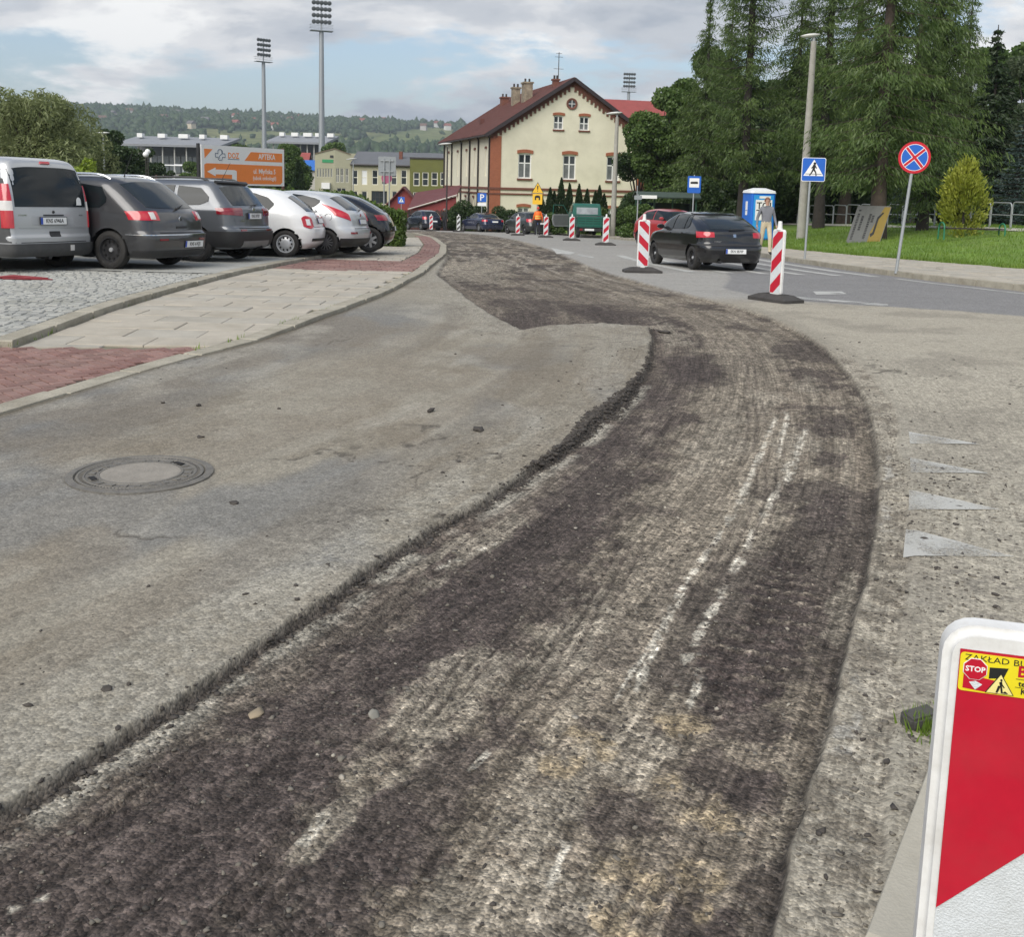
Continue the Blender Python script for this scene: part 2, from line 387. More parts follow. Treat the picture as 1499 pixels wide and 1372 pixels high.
rag2 = fbm(X * 7, Y * 7, 143, 5, .65)
BN = [fbm(X * 3.1 + 5 * k, Y * 3.1 - k, 100 + k, 5, .6) - .5 for k in range(3)]
FN = [fbm(X * 15 + 5 * k, Y * 15 - k, 120 + k, 3, .6) - .5 for k in range(2)]
def blob(px, py, ru, rw, seed=0, edge=.35):
    p = gnd(px, py); uu, vv = line_uv(np.array([p.x]), np.array([p.y]), EDGE)
    r = np.hypot((u - uu[0]) / ru, (w + vv[0]) / rw) + 1.5 * BN[seed % 3] + .8 * FN[seed % 2]
    return sstep(1.02, .80, r + 1.3 * (rag2 - .5))
def strip(px0, px1, hw, seed=0, br=0.0):
    a, b = gnd(*px0), gnd(*px1); e = np.array([b.x - a.x, b.y - a.y]); l = math.hypot(*e)
    t = ((X - a.x) * e[0] + (Y - a.y) * e[1]) / l ** 2
    d = np.abs((X - a.x) * e[1] - (Y - a.y) * e[0]) / l + hw * 2.2 * np.roll(FN[seed % 2], seed * 61, axis=1)
    k = sstep(hw, hw * .45, d) * sstep(-.05, .08, t) * sstep(1.05, .92, t)
    if br: k = k * sstep(br - .08, br + .08, np.roll(FN[(seed + 1) % 2] + .5, seed * 83, axis=0))
    return k

def lerp(c, d, k): return c * (1 - k[..., None]) + np.array(d) * k[..., None]
one = np.ones(X.shape + (3,))
# old asphalt: dusty, with bluer clean bands by the kerb
old = one * np.array([.190, .177, .148])
dk = X - xk(Y)
clean = np.clip(sstep(1.5, .5, dk + 1.0 * (fbm(X * .9, Y * .45, 61, 4) - .5)) * sstep(16, 12, Y) + .8 * sstep(.62, .72, fbm(X * .8 + 9, Y * .4, 63, 4)) * (X < 1) * sstep(13, 8, Y), 0, 1)
old = lerp(old, (.118, .121, .122), clean * .85 * (X < 2.2))
old = lerp(old, (.142, .125, .100), sstep(.50, .66, blotch) * .6 * (X < 2.2))
old = lerp(old, (.245, .235, .205), sstep(.55, .72, fbm(X * 1.7, Y * 1.2, 65, 4)) * .5)
tyre = sstep(.56, .70, fbm(u * .22, w * 2.4, 67, 4)); old = lerp(old, (.115, .104, .088), tyre * .55 * (w > 0))
nearlip = sstep(.9, .1, sd) * (w > .5); old = lerp(old, (.215, .205, .178), nearlip * .7 * sstep(.35, .6, fine + .5))
# right-hand side: paler, worn down to the stone
right = sstep(.0, .35, v) * (Y < 40)
old = lerp(old, (.262, .245, .205), right * .8)
old = lerp(old, (.185, .172, .145), right * sstep(.52, .68, fbm(X * 1.3, Y * 1.3, 69, 5)) * .7)
old = lerp(old, (.12, .112, .10), right * sstep(.60, .68, fbm(X * 16, Y * 16, 71, 3, .6)) * .5 * sstep(9, 4, Y))
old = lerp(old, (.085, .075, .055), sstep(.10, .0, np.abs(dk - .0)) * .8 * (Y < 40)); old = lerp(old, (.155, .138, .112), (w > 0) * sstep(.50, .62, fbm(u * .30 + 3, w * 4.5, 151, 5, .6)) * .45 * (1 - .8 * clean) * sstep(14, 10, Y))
old = lerp(old, (.215, .213, .205), sstep(15.5, 17, Y) * (v > 0) * .9)
NEWA = [gnd(*p) for p in [(1064, 399), (1068, 408), (1060, 422), (1120, 437), (1260, 447), (1400, 455), (1499, 463), (1620, 472)]]
NEWA += [Vector((kx(12.0) + 2, 12.0, 0)), Vector((kx(18) + 1, 18, 0)), Vector((kx(24) + .4, 24, 0)), Vector((kx(29) + .3, 29, 0)), Vector((kx(34) + .3, 34, 0)), Vector((4.2, 34, 0))]
newa = sstep(.06, -.06, poly_sd(X, Y, NEWA) + .12 * (fbm(X * 4, Y * 4, 73, 3) - .5))
old = lerp(old, (.150, .150, .152), newa)
old = lerp(old, (.125, .108, .082), (w > 0) * (1 - .8 * clean) * sstep(.54, .60, fbm(u * .5 + 9, w * 2.2, 153, 6, .62)) * .4 * sstep(16, 10, Y)); old = old * np.array([1.30, 1.275, 1.235]) * (1 + .16 * (fbm(X * .9, Y * 2.4, 75, 4) - .5))[..., None]
crk = sstep(.0075, .003, np.abs(fbm(X * .8 + .08 * BN[0], Y * .8, 161, 5, .55) - .52)) * sstep(.50, .60, fbm(X * .5, Y * .5, 163, 3)) * sstep(14, 9, Y); old = lerp(old, (.070, .062, .052), crk * .75); z -= (1 - pit) * crk * .004
# milled lane
rag = fbm(X * 2.6, Y * 2.6, 141, 6, .62); rag2 = fbm(X * 7, Y * 7, 143, 5, .65)
mill = one * np.array([.158, .136, .108])
mill = lerp(mill, (.250, .222, .178), sstep(.53, .62, streak + .25 * (rag2 - .5)) * .8)
mill = lerp(mill, (.066, .055, .048), sstep(.505, .555, blotch + .35 * (rag2 - .5)) * .85)
mill = lerp(mill, (.060, .052, .047), sstep(.46, .54, fbm(u * .35 + 4, w * 3.2, 43, 5, .6)) * far * .6)
mill = lerp(mill, (.27, .245, .205), sstep(.57, .64, fbm(u * .9 + 7, w * 6.5, 45, 5, .6)) * far * .9)
# broad darker half beside the left edge, paler middle
mill = lerp(mill, (.062, .050, .045), sstep(1.12, 1.28, w + 1.1 * (rag - .5) + .5 * (rag2 - .5)) * (1 - far) * .62)
mill = lerp(mill, (.205, .180, .144), sstep(.34, .20, np.abs(w - .92 + .9 * (rag - .5))) * sstep(2.9, 4.2, Y) * (1 - far) * .7)
for q in [(900, 640, .9, .20), (850, 720, .9, .22), (780, 790, .8, .22), (690, 880, .7, .2), (560, 960, .6, .22), (380, 1110, .5, .3), (200, 1230, .5, .3), (330, 1230, .4, .2), (640, 1130, .5, .16), (520, 1240, .4, .15), (420, 1340, .35, .15),
          (1085, 980, .20, .15), (1075, 1040, .14, .14), (1060, 1120, .16, .13), (1110, 1140, .13, .1), (1120, 1330, .3, .12), (850, 1350, .12, .1), (1040, 1350, .16, .10), (1215, 620, .4, .16), (1190, 545, .5, .25), (1010, 540, .8, .2), (950, 580, .5, .25), (770, 462, 1.3, .35), (880, 455, 1.2, .3), (1210, 740, .5, .12), (1215, 660, .3, .12), (900, 1170, .12, .12)]:
    mill = lerp(mill, (.052, .042, .039), blob(*q, seed=int(q[0]) % 37) * .74)
for q in [(1050, 640, 1.0, .16), (700, 790, .5, .07), (1180, 555, .4, .15), (1120, 580, .5, .16), (640, 800, .3, .05), (1240, 870, .4, .07), (700, 385, 3.0, .8), (690, 400, 2.5, .6), (980, 480, 1.2, .2), (1180, 640, .3, .2), (830, 920, .5, .14), (640, 1010, .4, .14), (930, 1060, .2, .14), (790, 1180, .25, .12), (760, 1320, .2, .2), (480, 1190, .2, .05)]:
    mill = lerp(mill, (.255, .230, .188), blob(*q, seed=int(q[1]) % 41) * .65)
for q in [(850, 1070, .10, .10), (820, 1100, .09, .07), (1000, 1040, .09, .10), (1050, 1180, .11, .11), (1090, 1180, .08, .06), (1030, 1255, .08, .09), (930, 1320, .08, .10), (900, 1230, .09, .08), (980, 1130, .08, .05), (370, 1028, .04, .03), (1000, 1300, .06, .06), (1110, 1175, .07, .05), (940, 1270, .07, .08)]:
    mill = lerp(mill, (.300, .245, .165), blob(*q, seed=int(q[0] + q[1]) % 43) * sstep(.36, .56, rag2) * .9)
# pale scrapes left by the machine's tracks
sc = np.zeros(X.shape)
for i, (a, b, h) in enumerate([((1135, 605), (1085, 720), .022), ((1085, 720), (1045, 785), .02), ((1165, 650), (1110, 760), .025), ((1110, 760), (1060, 850), .024), ((1060, 850), (1000, 960), .022), ((1040, 790), (985, 870), .018), ((985, 870), (935, 985), .02),
        ((1030, 960), (1010, 1020), .016), ((1180, 620), (1150, 700), .03), ((960, 930), (930, 1000), .014), ((715, 1080), (690, 1110), .012), ((830, 1210), (800, 1300), .016), ((1245, 1000), (1222, 1090), .026), ((1270, 1010), (1250, 1090), .022), ((730, 780), (640, 820), .02), ((1155, 590), (1140, 660), .02), ((1000, 860), (900, 1010), .012), ((480, 1165), (440, 1215), .02), ((70, 1290), (10, 1310), .015)]):
    sc = np.maximum(sc, strip(a, b, h, i, .42))
mill = lerp(mill, (.46, .435, .375), sc * .9)
# imprint of track plates pressed into the soft dark patch
tp = (blob(1150, 850, .62, .17, 5, .2) + blob(1100, 950, .45, .15, 6, .2)).clip(0, 1)
ph = (u * 9.0) % 1.0; rid = np.exp(-((ph - .5) / .10) ** 2)
mill = lerp(mill, (.054, .043, .040), tp * .9); mill = lerp(mill, (.27, .235, .19), tp * rid * sstep(.38, .6, fbm(X * 8, Y * 8, 301, 3)) * .8)
z += pit * tp * (.012 * rid - .006)
# pale stripe of ground stone just inside the left edge
ins = sstep(-.16, -.07, sd) * sstep(-.015, -.05, sd) * (w > 1.0) * (Y < 9)
mill = lerp(mill, (.30, .285, .245), ins * sstep(.34, .52, fbm(X * 4, Y * 4, 303, 3)) * .9)
# tyre treads: bundles of fine parallel lines
trd = np.zeros(X.shape)
for w0, hw_, u0_, u1_ in [(.30, .09, 1.5, 5.5), (.62, .10, 3.5, 7.0), (1.02, .10, 2.6, 5.2), (1.22, .09, .8, 3.4), (1.5, .11, 3.8, 8.2), (.85, .09, 6.5, 11.0), (1.75, .08, 1.2, 4.0), (1.3, .12, 8.5, 12.5)]:
    ww = w + .03 * np.sin(u * 1.7 + w0 * 9); trd = np.maximum(trd, sstep(.25, .6, np.sin(ww * 6.283 / (.044 + .004 * Y.clip(3, 9) - .012))) * sstep(hw_, hw_ * .7, np.abs(ww - w0)) * sstep(u0_, u0_ + .4, u) * sstep(u1_, u1_ - .6, u) * sstep(.40, .52, rag))
mill = lerp(mill, (.062, .052, .046), trd * .55); z -= pit * trd * .006
mill = (mill * np.array([.98, .965, .935]) + np.array([.010, .008, .007])) * (1 + .75 * fine + .85 * groove + .5 * (fbm(X * 60, Y * 60, 311, 2) - .5))[..., None].clip(.35, 1.9)
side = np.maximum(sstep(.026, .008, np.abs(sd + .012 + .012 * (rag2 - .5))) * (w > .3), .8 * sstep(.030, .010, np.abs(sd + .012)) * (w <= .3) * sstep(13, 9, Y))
col = lerp(old, (0, 0, 0), pit * 0) * (1 - pit)[..., None] + mill * pit[..., None]
col = lerp(col, (.31, .28, .225), shelf * .85); col = lerp(col, (.150, .130, .102), shelf * sstep(.5, .56, rag2) * .7)
col = lerp(col, (.32, .305, .27), (strip((1262, 985), (1225, 1100), .045, 3, .46) + strip((1305, 640), (1296, 780), .03, 4, .5)).clip(0, 1) * (1 - pit) * .8)
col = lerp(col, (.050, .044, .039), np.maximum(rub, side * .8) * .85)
spk = .4 * (_hash(np.floor(X * 42), np.floor(Y * 42), 9) > .985) * sstep(14, 4, Y) * (1 - pit); col = lerp(col, (.07, .06, .05), spk * .6)

z -= .06 * sstep(-.06, -.12, X - xk(Y)) * (Y < 70)
def roadmat():
    m = bpy.data.materials.new('road_surface'); m.use_nodes = True; N = m.node_tree.nodes; L = m.node_tree.links; b = N['Principled BSDF']
    b.inputs['Roughness'].default_value = .92; b.inputs['Specular IOR Level'].default_value = .25
    tc = N.new('ShaderNodeTexCoord'); at_ = N.new('ShaderNodeAttribute'); at_.attribute_name = 'col'
    def noise(s, d=6, r=.65):
        n = N.new('ShaderNodeTexNoise'); n.inputs['Scale'].default_value = s; n.inputs['Detail'].default_value = d; n.inputs['Roughness'].default_value = r; L.new(tc.outputs['Object'], n.inputs['Vector']); return n.outputs['Fac']
    def mrange(f, a, b_, c, d):
        r = N.new('ShaderNodeMapRange'); L.new(f, r.inputs['Value'])
        for k, val in zip(('From Min', 'From Max', 'To Min', 'To Max'), (a, b_, c, d)): r.inputs[k].default_value = val
        return r.outputs[0]
    def mul(a, b_, op='MULTIPLY'):
        n = N.new('ShaderNodeMath'); n.operation = op
        for i, q in enumerate((a, b_)):
            if isinstance(q, (int, float)): n.inputs[i].default_value = q
            else: L.new(q, n.inputs[i])
        return n.outputs[0]
    vo = N.new('ShaderNodeTexVoronoi'); vo.inputs['Scale'].default_value = 95; L.new(tc.outputs['Object'], vo.inputs['Vector'])
    sep = N.new('ShaderNodeSeparateColor'); L.new(vo.outputs['Color'], sep.inputs[0])
    al = at_.outputs['Alpha']
    def spread(f, a0, a1, lo0, lo1, hi0, hi1):
        """contrast range that widens from plain asphalt to milled ground"""
        r = N.new('ShaderNodeMapRange'); L.new(f, r.inputs['Value']); r.inputs['From Min'].default_value = a0; r.inputs['From Max'].default_value = a1
        L.new(mrange(al, 0, 1, lo0, lo1), r.inputs['To Min']); L.new(mrange(al, 0, 1, hi0, hi1), r.inputs['To Max']); return r.outputs[0]
    vo2 = N.new('ShaderNodeTexVoronoi'); vo2.inputs['Scale'].default_value = 42; L.new(tc.outputs['Object'], vo2.inputs['Vector'])
    sep2 = N.new('ShaderNodeSeparateColor'); L.new(vo2.outputs['Color'], sep2.inputs[0])
    stone = spread(sep.outputs[0], 0, 1, .84, .56, 1.16, 1.42); stone2 = spread(sep2.outputs[1], 0, 1, .92, .62, 1.08, 1.38)
    g1 = spread(noise(70, 6, .8), .3, .7, .90, .72, 1.10, 1.28); g2 = spread(noise(9, 9, .8), .3, .7, .86, .60, 1.14, 1.42)
    ln = N.new('ShaderNodeAttribute'); ln.attribute_name = 'lane'; mpg = N.new('ShaderNodeMapping'); mpg.inputs['Scale'].default_value = (2.2, 62, 1); L.new(ln.outputs['Vector'], mpg.inputs[0])
    ng = N.new('ShaderNodeTexNoise'); ng.inputs['Scale'].default_value = 1; ng.inputs['Detail'].default_value = 4; ng.inputs['Roughness'].default_value = .6; L.new(mpg.outputs[0], ng.inputs['Vector'])
    g3 = spread(ng.outputs['Fac'], .3, .7, 1.0, .62, 1.0, 1.40)
    k = mul(mul(mul(stone, stone2), g3), mul(g1, g2))
    sc_ = N.new('ShaderNodeVectorMath'); sc_.operation = 'SCALE'; L.new(at_.outputs['Color'], sc_.inputs[0]); L.new(k, sc_.inputs['Scale'])
    L.new(sc_.outputs[0], b.inputs['Base Color'])
    # relief: loose crumbs where milled, fine stone where not
    h = mul(mul(mul(vo.outputs['Distance'], -1.1), mul(vo2.outputs['Distance'], -1.3), 'ADD'), mul(ng.outputs['Fac'], .6), 'ADD')
    amt = mrange(at_.outputs['Alpha'], 0, 1, .0012, .0055)
    bp = N.new('ShaderNodeBump'); bp.inputs['Strength'].default_value = 1.0; L.new(amt, bp.inputs['Distance']); L.new(h, bp.inputs['Height'])
    h2 = noise(30, 6, .7); bp2 = N.new('ShaderNodeBump'); bp2.inputs['Strength'].default_value = .35; L.new(mul(amt, 1.6), bp2.inputs['Distance']); L.new(h2, bp2.inputs['Height']); L.new(bp.outputs[0], bp2.inputs['Normal'])
    L.new(bp2.outputs[0], b.inputs['Normal']); return m
road = struct(mk('road', np.stack([X, Y, z], -1).reshape(-1, 3), grid_faces(NR, NC), roadmat(), smooth=True))
rgba = np.concatenate([col.reshape(-1, 3), np.maximum(np.maximum(pit, np.maximum(.12 + .28 * nearlip, .42 * right * sstep(14, 8, Y))), np.maximum(.6 * shelf, rub)).reshape(-1, 1)], 1); set_col(road, rgba.clip(0, 1)); set_col(road, np.stack([u, w], -1).reshape(-1, 2), 'lane')

# ------------------------------------------------------------------ loose stones
def ico():
    bm = bmesh.new(); bmesh.ops.create_icosphere(bm, subdivisions=1, radius=1.0)
    V = np.array([v.co[:] for v in bm.verts]); F = np.array([[v.index for v in f.verts] for f in bm.faces]); bm.free(); return V, F
ICO_V, ICO_F = ico()
def scatter_blobs(name, P, S, mat_, flat=.6, parent=None, seed=1, jit=.55, smooth=False, lift=.35):
    r = np.random.default_rng(seed); n = len(P); a = r.random(n) * 6.28; c, s_ = np.cos(a), np.sin(a)
    V = ICO_V[None] * (1 + jit * (r.random((n, 12, 1)) - .5) * 2) * np.array([1, 1, flat]) * (S[:, None, None] if S.ndim == 1 else S[:, None, :]) * (1 + .8 * (r.random((n, 1, 3)) - .5))
    W = V.copy(); W[..., 0] = V[..., 0] * c[:, None] - V[..., 1] * s_[:, None]; W[..., 1] = V[..., 0] * s_[:, None] + V[..., 1] * c[:, None]
    W = W + P[:, None, :]; W[..., 2] += (S if S.ndim == 1 else S[:, 2])[:, None] * flat * lift
    F = ICO_F[None] + (np.arange(n) * 12)[:, None, None]
    return mk(name, W.reshape(-1, 3), F.reshape(-1, 3), mat_, parent, smooth)
flat_idx = np.arange(X.size)
def road_z(x, y):
    """height of the road sheet at a point"""
    i = int(np.clip(np.searchsorted(ry, y), 1, NR - 1)); t_ = (y - ry[i - 1]) / (ry[i] - ry[i - 1]); return float(np.interp(x, X[i - 1], z[i - 1]) * (1 - t_) + np.interp(x, X[i], z[i]) * t_)
def sample(weight, n, seed):
    r = np.random.default_rng(seed); wgt = (weight * (Y * Y)).ravel(); wgt = wgt / wgt.sum()
    i = r.choice(flat_idx, n, p=wgt); return np.stack([X.ravel()[i] + r.normal(0, .006, n), Y.ravel()[i] + r.normal(0, .006, n), z.ravel()[i]], 1), r
dark_stone = mat('crumbled_asphalt', (.055, .048, .042), .95, var=.5, scale=30)
mid_stone = mat('gravel_stone', (.15, .135, .112), .9, var=.45, scale=30)
pale_stone = mat('pale_stone', (.33, .30, .25), .9, var=.3, scale=30)
P_, r_ = sample(rub * (Y < 13), 2200, 1); struct(scatter_blobs('asphalt_crumbs', P_, .004 + .015 * r_.random(2200) ** 3, dark_stone, seed=2), 'stuff')
P_, r_ = sample((pit * .55 + shelf * 2.2) * (Y < 8), 5200, 3); struct(scatter_blobs('loose_gravel', P_, .0022 + .0085 * r_.random(5200) ** 5, mid_stone, seed=4), 'stuff')
P_, r_ = sample(pit * (Y < 5.2), 6500, 31); struct(scatter_blobs('milled_chippings', P_, .0016 + .0062 * r_.random(6500) ** 3, dark_stone, seed=32), 'stuff')
P_, r_ = sample(sstep(.05, .0, np.abs(sd + .02)) * (w > .3) * (Y < 13), 3000, 33); struct(scatter_blobs('edge_crumbs', P_, .003 + .011 * r_.random(3000) ** 3, dark_stone, seed=34), 'stuff')
P_, r_ = sample((1 - pit) * sstep(.0, .1, v) * sstep(1.0, .2, v + .5 * (rag2 - .5)) * (Y < 6.5), 2600, 35); struct(scatter_blobs('kerbside_gravel', P_, .0018 + .009 * r_.random(2600) ** 4, mid_stone, seed=36), 'stuff')
P_, r_ = sample((1 - pit) * sstep(.0, .1, v) * sstep(1.0, .2, v) * (Y < 6.5), 900, 37); struct(scatter_blobs('kerbside_tar_crumbs', P_, .002 + .010 * r_.random(900) ** 4, dark_stone, seed=38), 'stuff')
P_, r_ = sample((pit * .3 + shelf) * (Y < 9), 260, 5); struct(scatter_blobs('pale_gravel', P_, .0025 + .008 * r_.random(260) ** 6, pale_stone, seed=6), 'stuff')
P_, r_ = sample((1 - pit) * sstep(1.1, .05, np.abs(sd)) * (Y < 12) + .05 * (1 - pit) * (Y < 12) * (dk > .3) * (X < kx(Y)), 620, 7); struct(scatter_blobs('scattered_grit', P_, .0028 + .011 * r_.random(620) ** 5, dark_stone, seed=8), 'stuff')
# ------------------------------------------------------------------ pavements, car park, lawn
conc = mat('paving_concrete', (.385, .350, .290), .9, var=.14, scale=3, bump=.25, bscale=60, dirt=(.24, .215, .165), dscale=1.1, damt=.6)
conc2 = mat('paving_concrete_grey', (.36, .335, .285), .9, var=.14, scale=3, bump=.25, bscale=60, dirt=(.22, .20, .16), dscale=1.3, damt=.6)
kerbm = mat('kerb_concrete', (.33, .305, .245), .92, var=.22, scale=5, bump=.5, bscale=50, dirt=(.16, .14, .10), dscale=2.2, damt=.7)
jointm = mat('joint_dirt', (.185, .165, .122), .95, var=.4, scale=12, dirt=(.07, .085, .03), dscale=2, damt=.7)
brickm = [mat('paving_brick_' + n, c, .88, var=.18, scale=9, bump=.3, bscale=70, dirt=(.20, .15, .125), dscale=1.4, damt=.6) for n, c in (('a', (.215, .118, .100)), ('b', (.248, .145, .125)), ('c', (.18, .096, .082)))]
settm = mat('granite_sett', (.35, .35, .325), .9, var=.22, scale=7, bump=.4, bscale=60, dirt=(.20, .195, .16), dscale=.5, damt=.6)
settm2 = mat('granite_sett_dark', (.27, .272, .26), .9, var=.22, scale=7, bump=.4, bscale=60, dirt=(.16, .16, .12), dscale=.5, damt=.6)
lawnm = mat('lawn_turf', (.115, .20, .024), .95, var=.35, scale=.9, bump=.9, bscale=14, dirt=(.15, .19, .04), dscale=.5, damt=.7)
rng = random.Random(3)

def sheet(name, xa, xb, y0, y1, zfn, m, nx=24, ny=80, kind='structure', geo=False):
    yy = np.geomspace(y0, y1, ny) if geo else np.linspace(y0, y1, ny)
    t = np.linspace(0, 1, nx)[None, :]
    A, B = xa(yy)[:, None], xb(yy)[:, None]; XX = A + (B - A) * t; YY = np.repeat(yy[:, None], nx, 1)
    o = mk(name, np.stack([XX, YY, zfn(XX, YY)], -1).reshape(-1, 3), grid_faces(ny, nx), m, smooth=True); return struct(o, kind)
def LIFT(x, y):
    """the brick crossing is let down to the road"""
    x, y = np.asarray(x, float), np.asarray(y, float); return -.042 * sstep(12.4, 9.9, y) * sstep(-6.4, -5.2, x) * (x < -1.2)
YPAV = lambda X_, Y_: T(Y_) + PAVE - .022 + LIFT(X_, Y_)
pavement = sheet('pavement', lambda y: xin(y) - .05, lambda y: xk(y) - .06, 4.6, 62, YPAV, jointm, 14, 160)
PARKZ = .115
YPARK = lambda X_, Y_: T(Y_) + PARKZ - .018 + LIFT(X_, Y_)
car_park = sheet('car_park', lambda y: np.full_like(y, -26.0), lambda y: xin(y) - .06, 4.6, 46, YPARK, mat('sett_bedding', (.22, .215, .19), .95, var=.35, scale=9, bump=.8, bscale=22, dirt=(.12, .12, .075), dscale=.35, damt=.6), 40, 120)

def slab_geo(c4, h, bev=.008, base=.03):
    """one bevelled paving piece from four corner points (x, y) with its top at height h over the street line"""
    cx = sum(p[0] for p in c4) / 4; cy = sum(p[1] for p in c4) / 4; V = []
    for k, (dz, sh) in enumerate(((-base, 0), (-bev, 0), (0, bev))):
        for x, y in c4:
            l = math.hypot(x - cx, y - cy) + 1e-6; f = 1 - sh * 1.2 / l
            V.append((cx + (x - cx) * f, cy + (y - cy) * f, Tf(cy + (y - cy) * f) + h + dz + float(LIFT(cx + (x - cx) * f, cy + (y - cy) * f))))
    F = [(8, 9, 10, 11)]
    for a in (0, 4):
        for i in range(4): F.append((a + i, a + (i + 1) % 4, a + 4 + (i + 1) % 4, a + 4 + i))
    return V, F
def area4(c): return abs(sum(c[i][0] * c[(i + 1) % 4][1] - c[(i + 1) % 4][0] * c[i][1] for i in range(4))) / 2
def slabs(name, parent, x0fn, x1fn, y0, y1, sx, sy, gap, mats, topz, jitz=.004, jitxy=.004, ymin=None, stagger=True):
    r = 0; y = y0
    while y < y1:
        off = (sx * .5 if (r % 2 and stagger) else 0); a0 = float(x0fn(y + sy / 2)); x = a0 - off
        while x < float(x1fn(y + sy / 2)) + sx:
            q = [(x + gap / 2, y + gap / 2), (x + sx - gap / 2, y + gap / 2), (x + sx - gap / 2, y + sy - gap / 2), (x + gap / 2, y + sy - gap / 2)]
            c4 = []
            for px_, py_ in q:
                yy = max(py_, ymin(px_) if ymin else py_)
                c4.append((min(max(px_ + rng.uniform(-jitxy, jitxy), float(x0fn(yy)) + .012), float(x1fn(yy)) - .012), yy))
            if area4(c4) > .18 * sx * sy and abs(c4[1][0] - c4[0][0]) > .06:
                V, F = slab_geo(c4, topz + rng.uniform(-jitz, jitz)); 
                tx, ty = rng.uniform(-.004, .004), rng.uniform(-.004, .004); V = [(a, b, c_ + (a - x) / sx * tx + (b - y) / sy * ty) for a, b, c_ in V]
                mk(name, V, F, rng.choice(mats), parent)
            x += sx
        y += sy; r += 1
BR_Y = lambda x: 9.86 + .16 * (x + 4.7)             # where the red brick crossing ends and the slabs begin
slabs('paving_slab', pavement, lambda y: xin(y) + .10, lambda y: xk(y) - .19, 9.7, 19.9, .75, .5, .010, [conc, conc, conc, conc2], PAVE, ymin=lambda x: BR_Y(x) + .10)
# second red crossing and the paving that bends away beyond it
def bricks_herring(parent, inside, x0, x1, y0, y1, topz, limit):
    L_, W_, g = .2, .1, .013; out = []
    ang = math.radians(42); ca, sa = math.cos(ang), math.sin(ang); cx, cy = (x0 + x1) / 2, (y0 + y1) / 2; R_ = math.hypot(x1 - x0, y1 - y0) / 2 + .3
    n = int(R_ / W_) + 2
    for i in range(-n, n):
        for j in range(-n, n):
            k = (i + j) % 4 if False else None
            s_ = (i - j) % 4
            if s_ == 0: rect = (i * W_, j * W_, L_, W_)
            elif s_ == 2 + 0 * 1: rect = None
            else: rect = None
            # herringbone: horizontal brick starts where (i-j)%4==0, vertical where (i-j)%4==1... laid on the W_ lattice
            if s_ == 3: rect = (i * W_, j * W_ - W_ * 0, W_, L_)
            if rect is None: continue
            a, b, lx, ly = rect; c4 = []
            for px_, py_ in ((a + g / 2, b + g / 2), (a + lx - g / 2, b + g / 2), (a + lx - g / 2, b + ly - g / 2), (a + g / 2, b + ly - g / 2)):
                c4.append((cx + px_ * ca - py_ * sa, cy + px_ * sa + py_ * ca))
            mx, my = sum(p[0] for p in c4) / 4, sum(p[1] for p in c4) / 4
            if inside(mx, my): out.append((my + .3 * abs(mx + 3.6), c4))
    out.sort(key=lambda t: t[0]); rest = MB()
    for q, (_, c4) in enumerate(out):
        V, F = slab_geo(c4, topz + rng.uniform(-.004, .003), bev=.006)
        if q < limit: mk('paving_brick', V, F, rng.choice(brickm), parent)
        else: rest.add(V, F)
    if rest.v: struct(rest.build('brick_paving', brickm[0], parent), 'stuff')
sheet('brick_bedding', lambda y: np.full_like(y, -5.4), lambda y: xk(y) - .22, 4.7, 9.75, lambda a, b: YPAV(a, b) + .006, mat('brick_bedding', (.060, .045, .036), .95, var=.3), 12, 40)
bricks_herring(pavement, lambda x, y: x < float(xk(y)) - .20 and y < BR_Y(x) + .03 and x > -5.15 and x > -.56 * y - .2 and y > 6.5, -5.2, -2.6, 6.4, 10.0, PAVE - .002, 290)
slabs('red_paving_slab', pavement, lambda y: xin(y) + .10, lambda y: xk(y) - .19, 20.0, 24.0, .31, .25, .012, brickm, PAVE)
slabs('kerbside_red_paver', pavement, lambda y: xk(y) - .75, lambda y: xk(y) - .19, 24.05, 50, .27, .5, .012, brickm, PAVE)
slabs('grey_paving_slab', pavement, lambda y: np.maximum(xin(y) + .1, xk(y) - 3.2), lambda y: xk(y) - .77, 24.05, 46, .5, .5, .014, [conc2, conc2, conc], PAVE)

def kerb_run(name, parent, fn, y0, y1, wid, h, m, length=1.0, gap=.012, side=-1, top=None, jit=.006, proud=0.0):
    """a row of kerb stones following x = fn(y); side -1: body to the left of the line"""
    pts = [(float(fn(y)), y) for y in np.arange(y0, y1, .05)]
    acc = 0; start = 0; q = 0
    for i in range(1, len(pts)):
        acc += math.hypot(pts[i][0] - pts[i - 1][0], pts[i][1] - pts[i - 1][1])
        if acc >= length or i == len(pts) - 1:
            a, b = pts[start], pts[i]; d = Vector((b[0] - a[0], b[1] - a[1])).normalized(); nrm = Vector((-d.y, d.x)) * (1 if side < 0 else -1)
            a = Vector(a) + d * gap / 2; b = Vector(b) - d * gap / 2; o = rng.uniform(-jit, jit); a += nrm * o; b += nrm * rng.uniform(-jit, jit)
            c4 = [a, b, b + nrm * wid, a + nrm * wid]
            if side > 0: c4 = [c4[1], c4[0], c4[3], c4[2]]
            V, F = slab_geo([tuple(p) for p in c4][::-1], h + rng.uniform(-.005, .004), bev=.014, base=.2); mk(name, V, F, m, parent); start = i; acc = 0
kerb_run('kerb_stone', pavement, lambda y: xk(y) + .03 * (fbm(np.array([y * 1.3]), np.array([0.0]), 71, 2)[0] - .5), 5.0, 60, .20, PAVE + .003, kerbm, .95, jit=.012)
kerb_run('car_park_kerb_stone', pavement, lambda y: xin(y) + .09, 9.9, 30, .22, PAVE + .066, kerbm, 1.0)

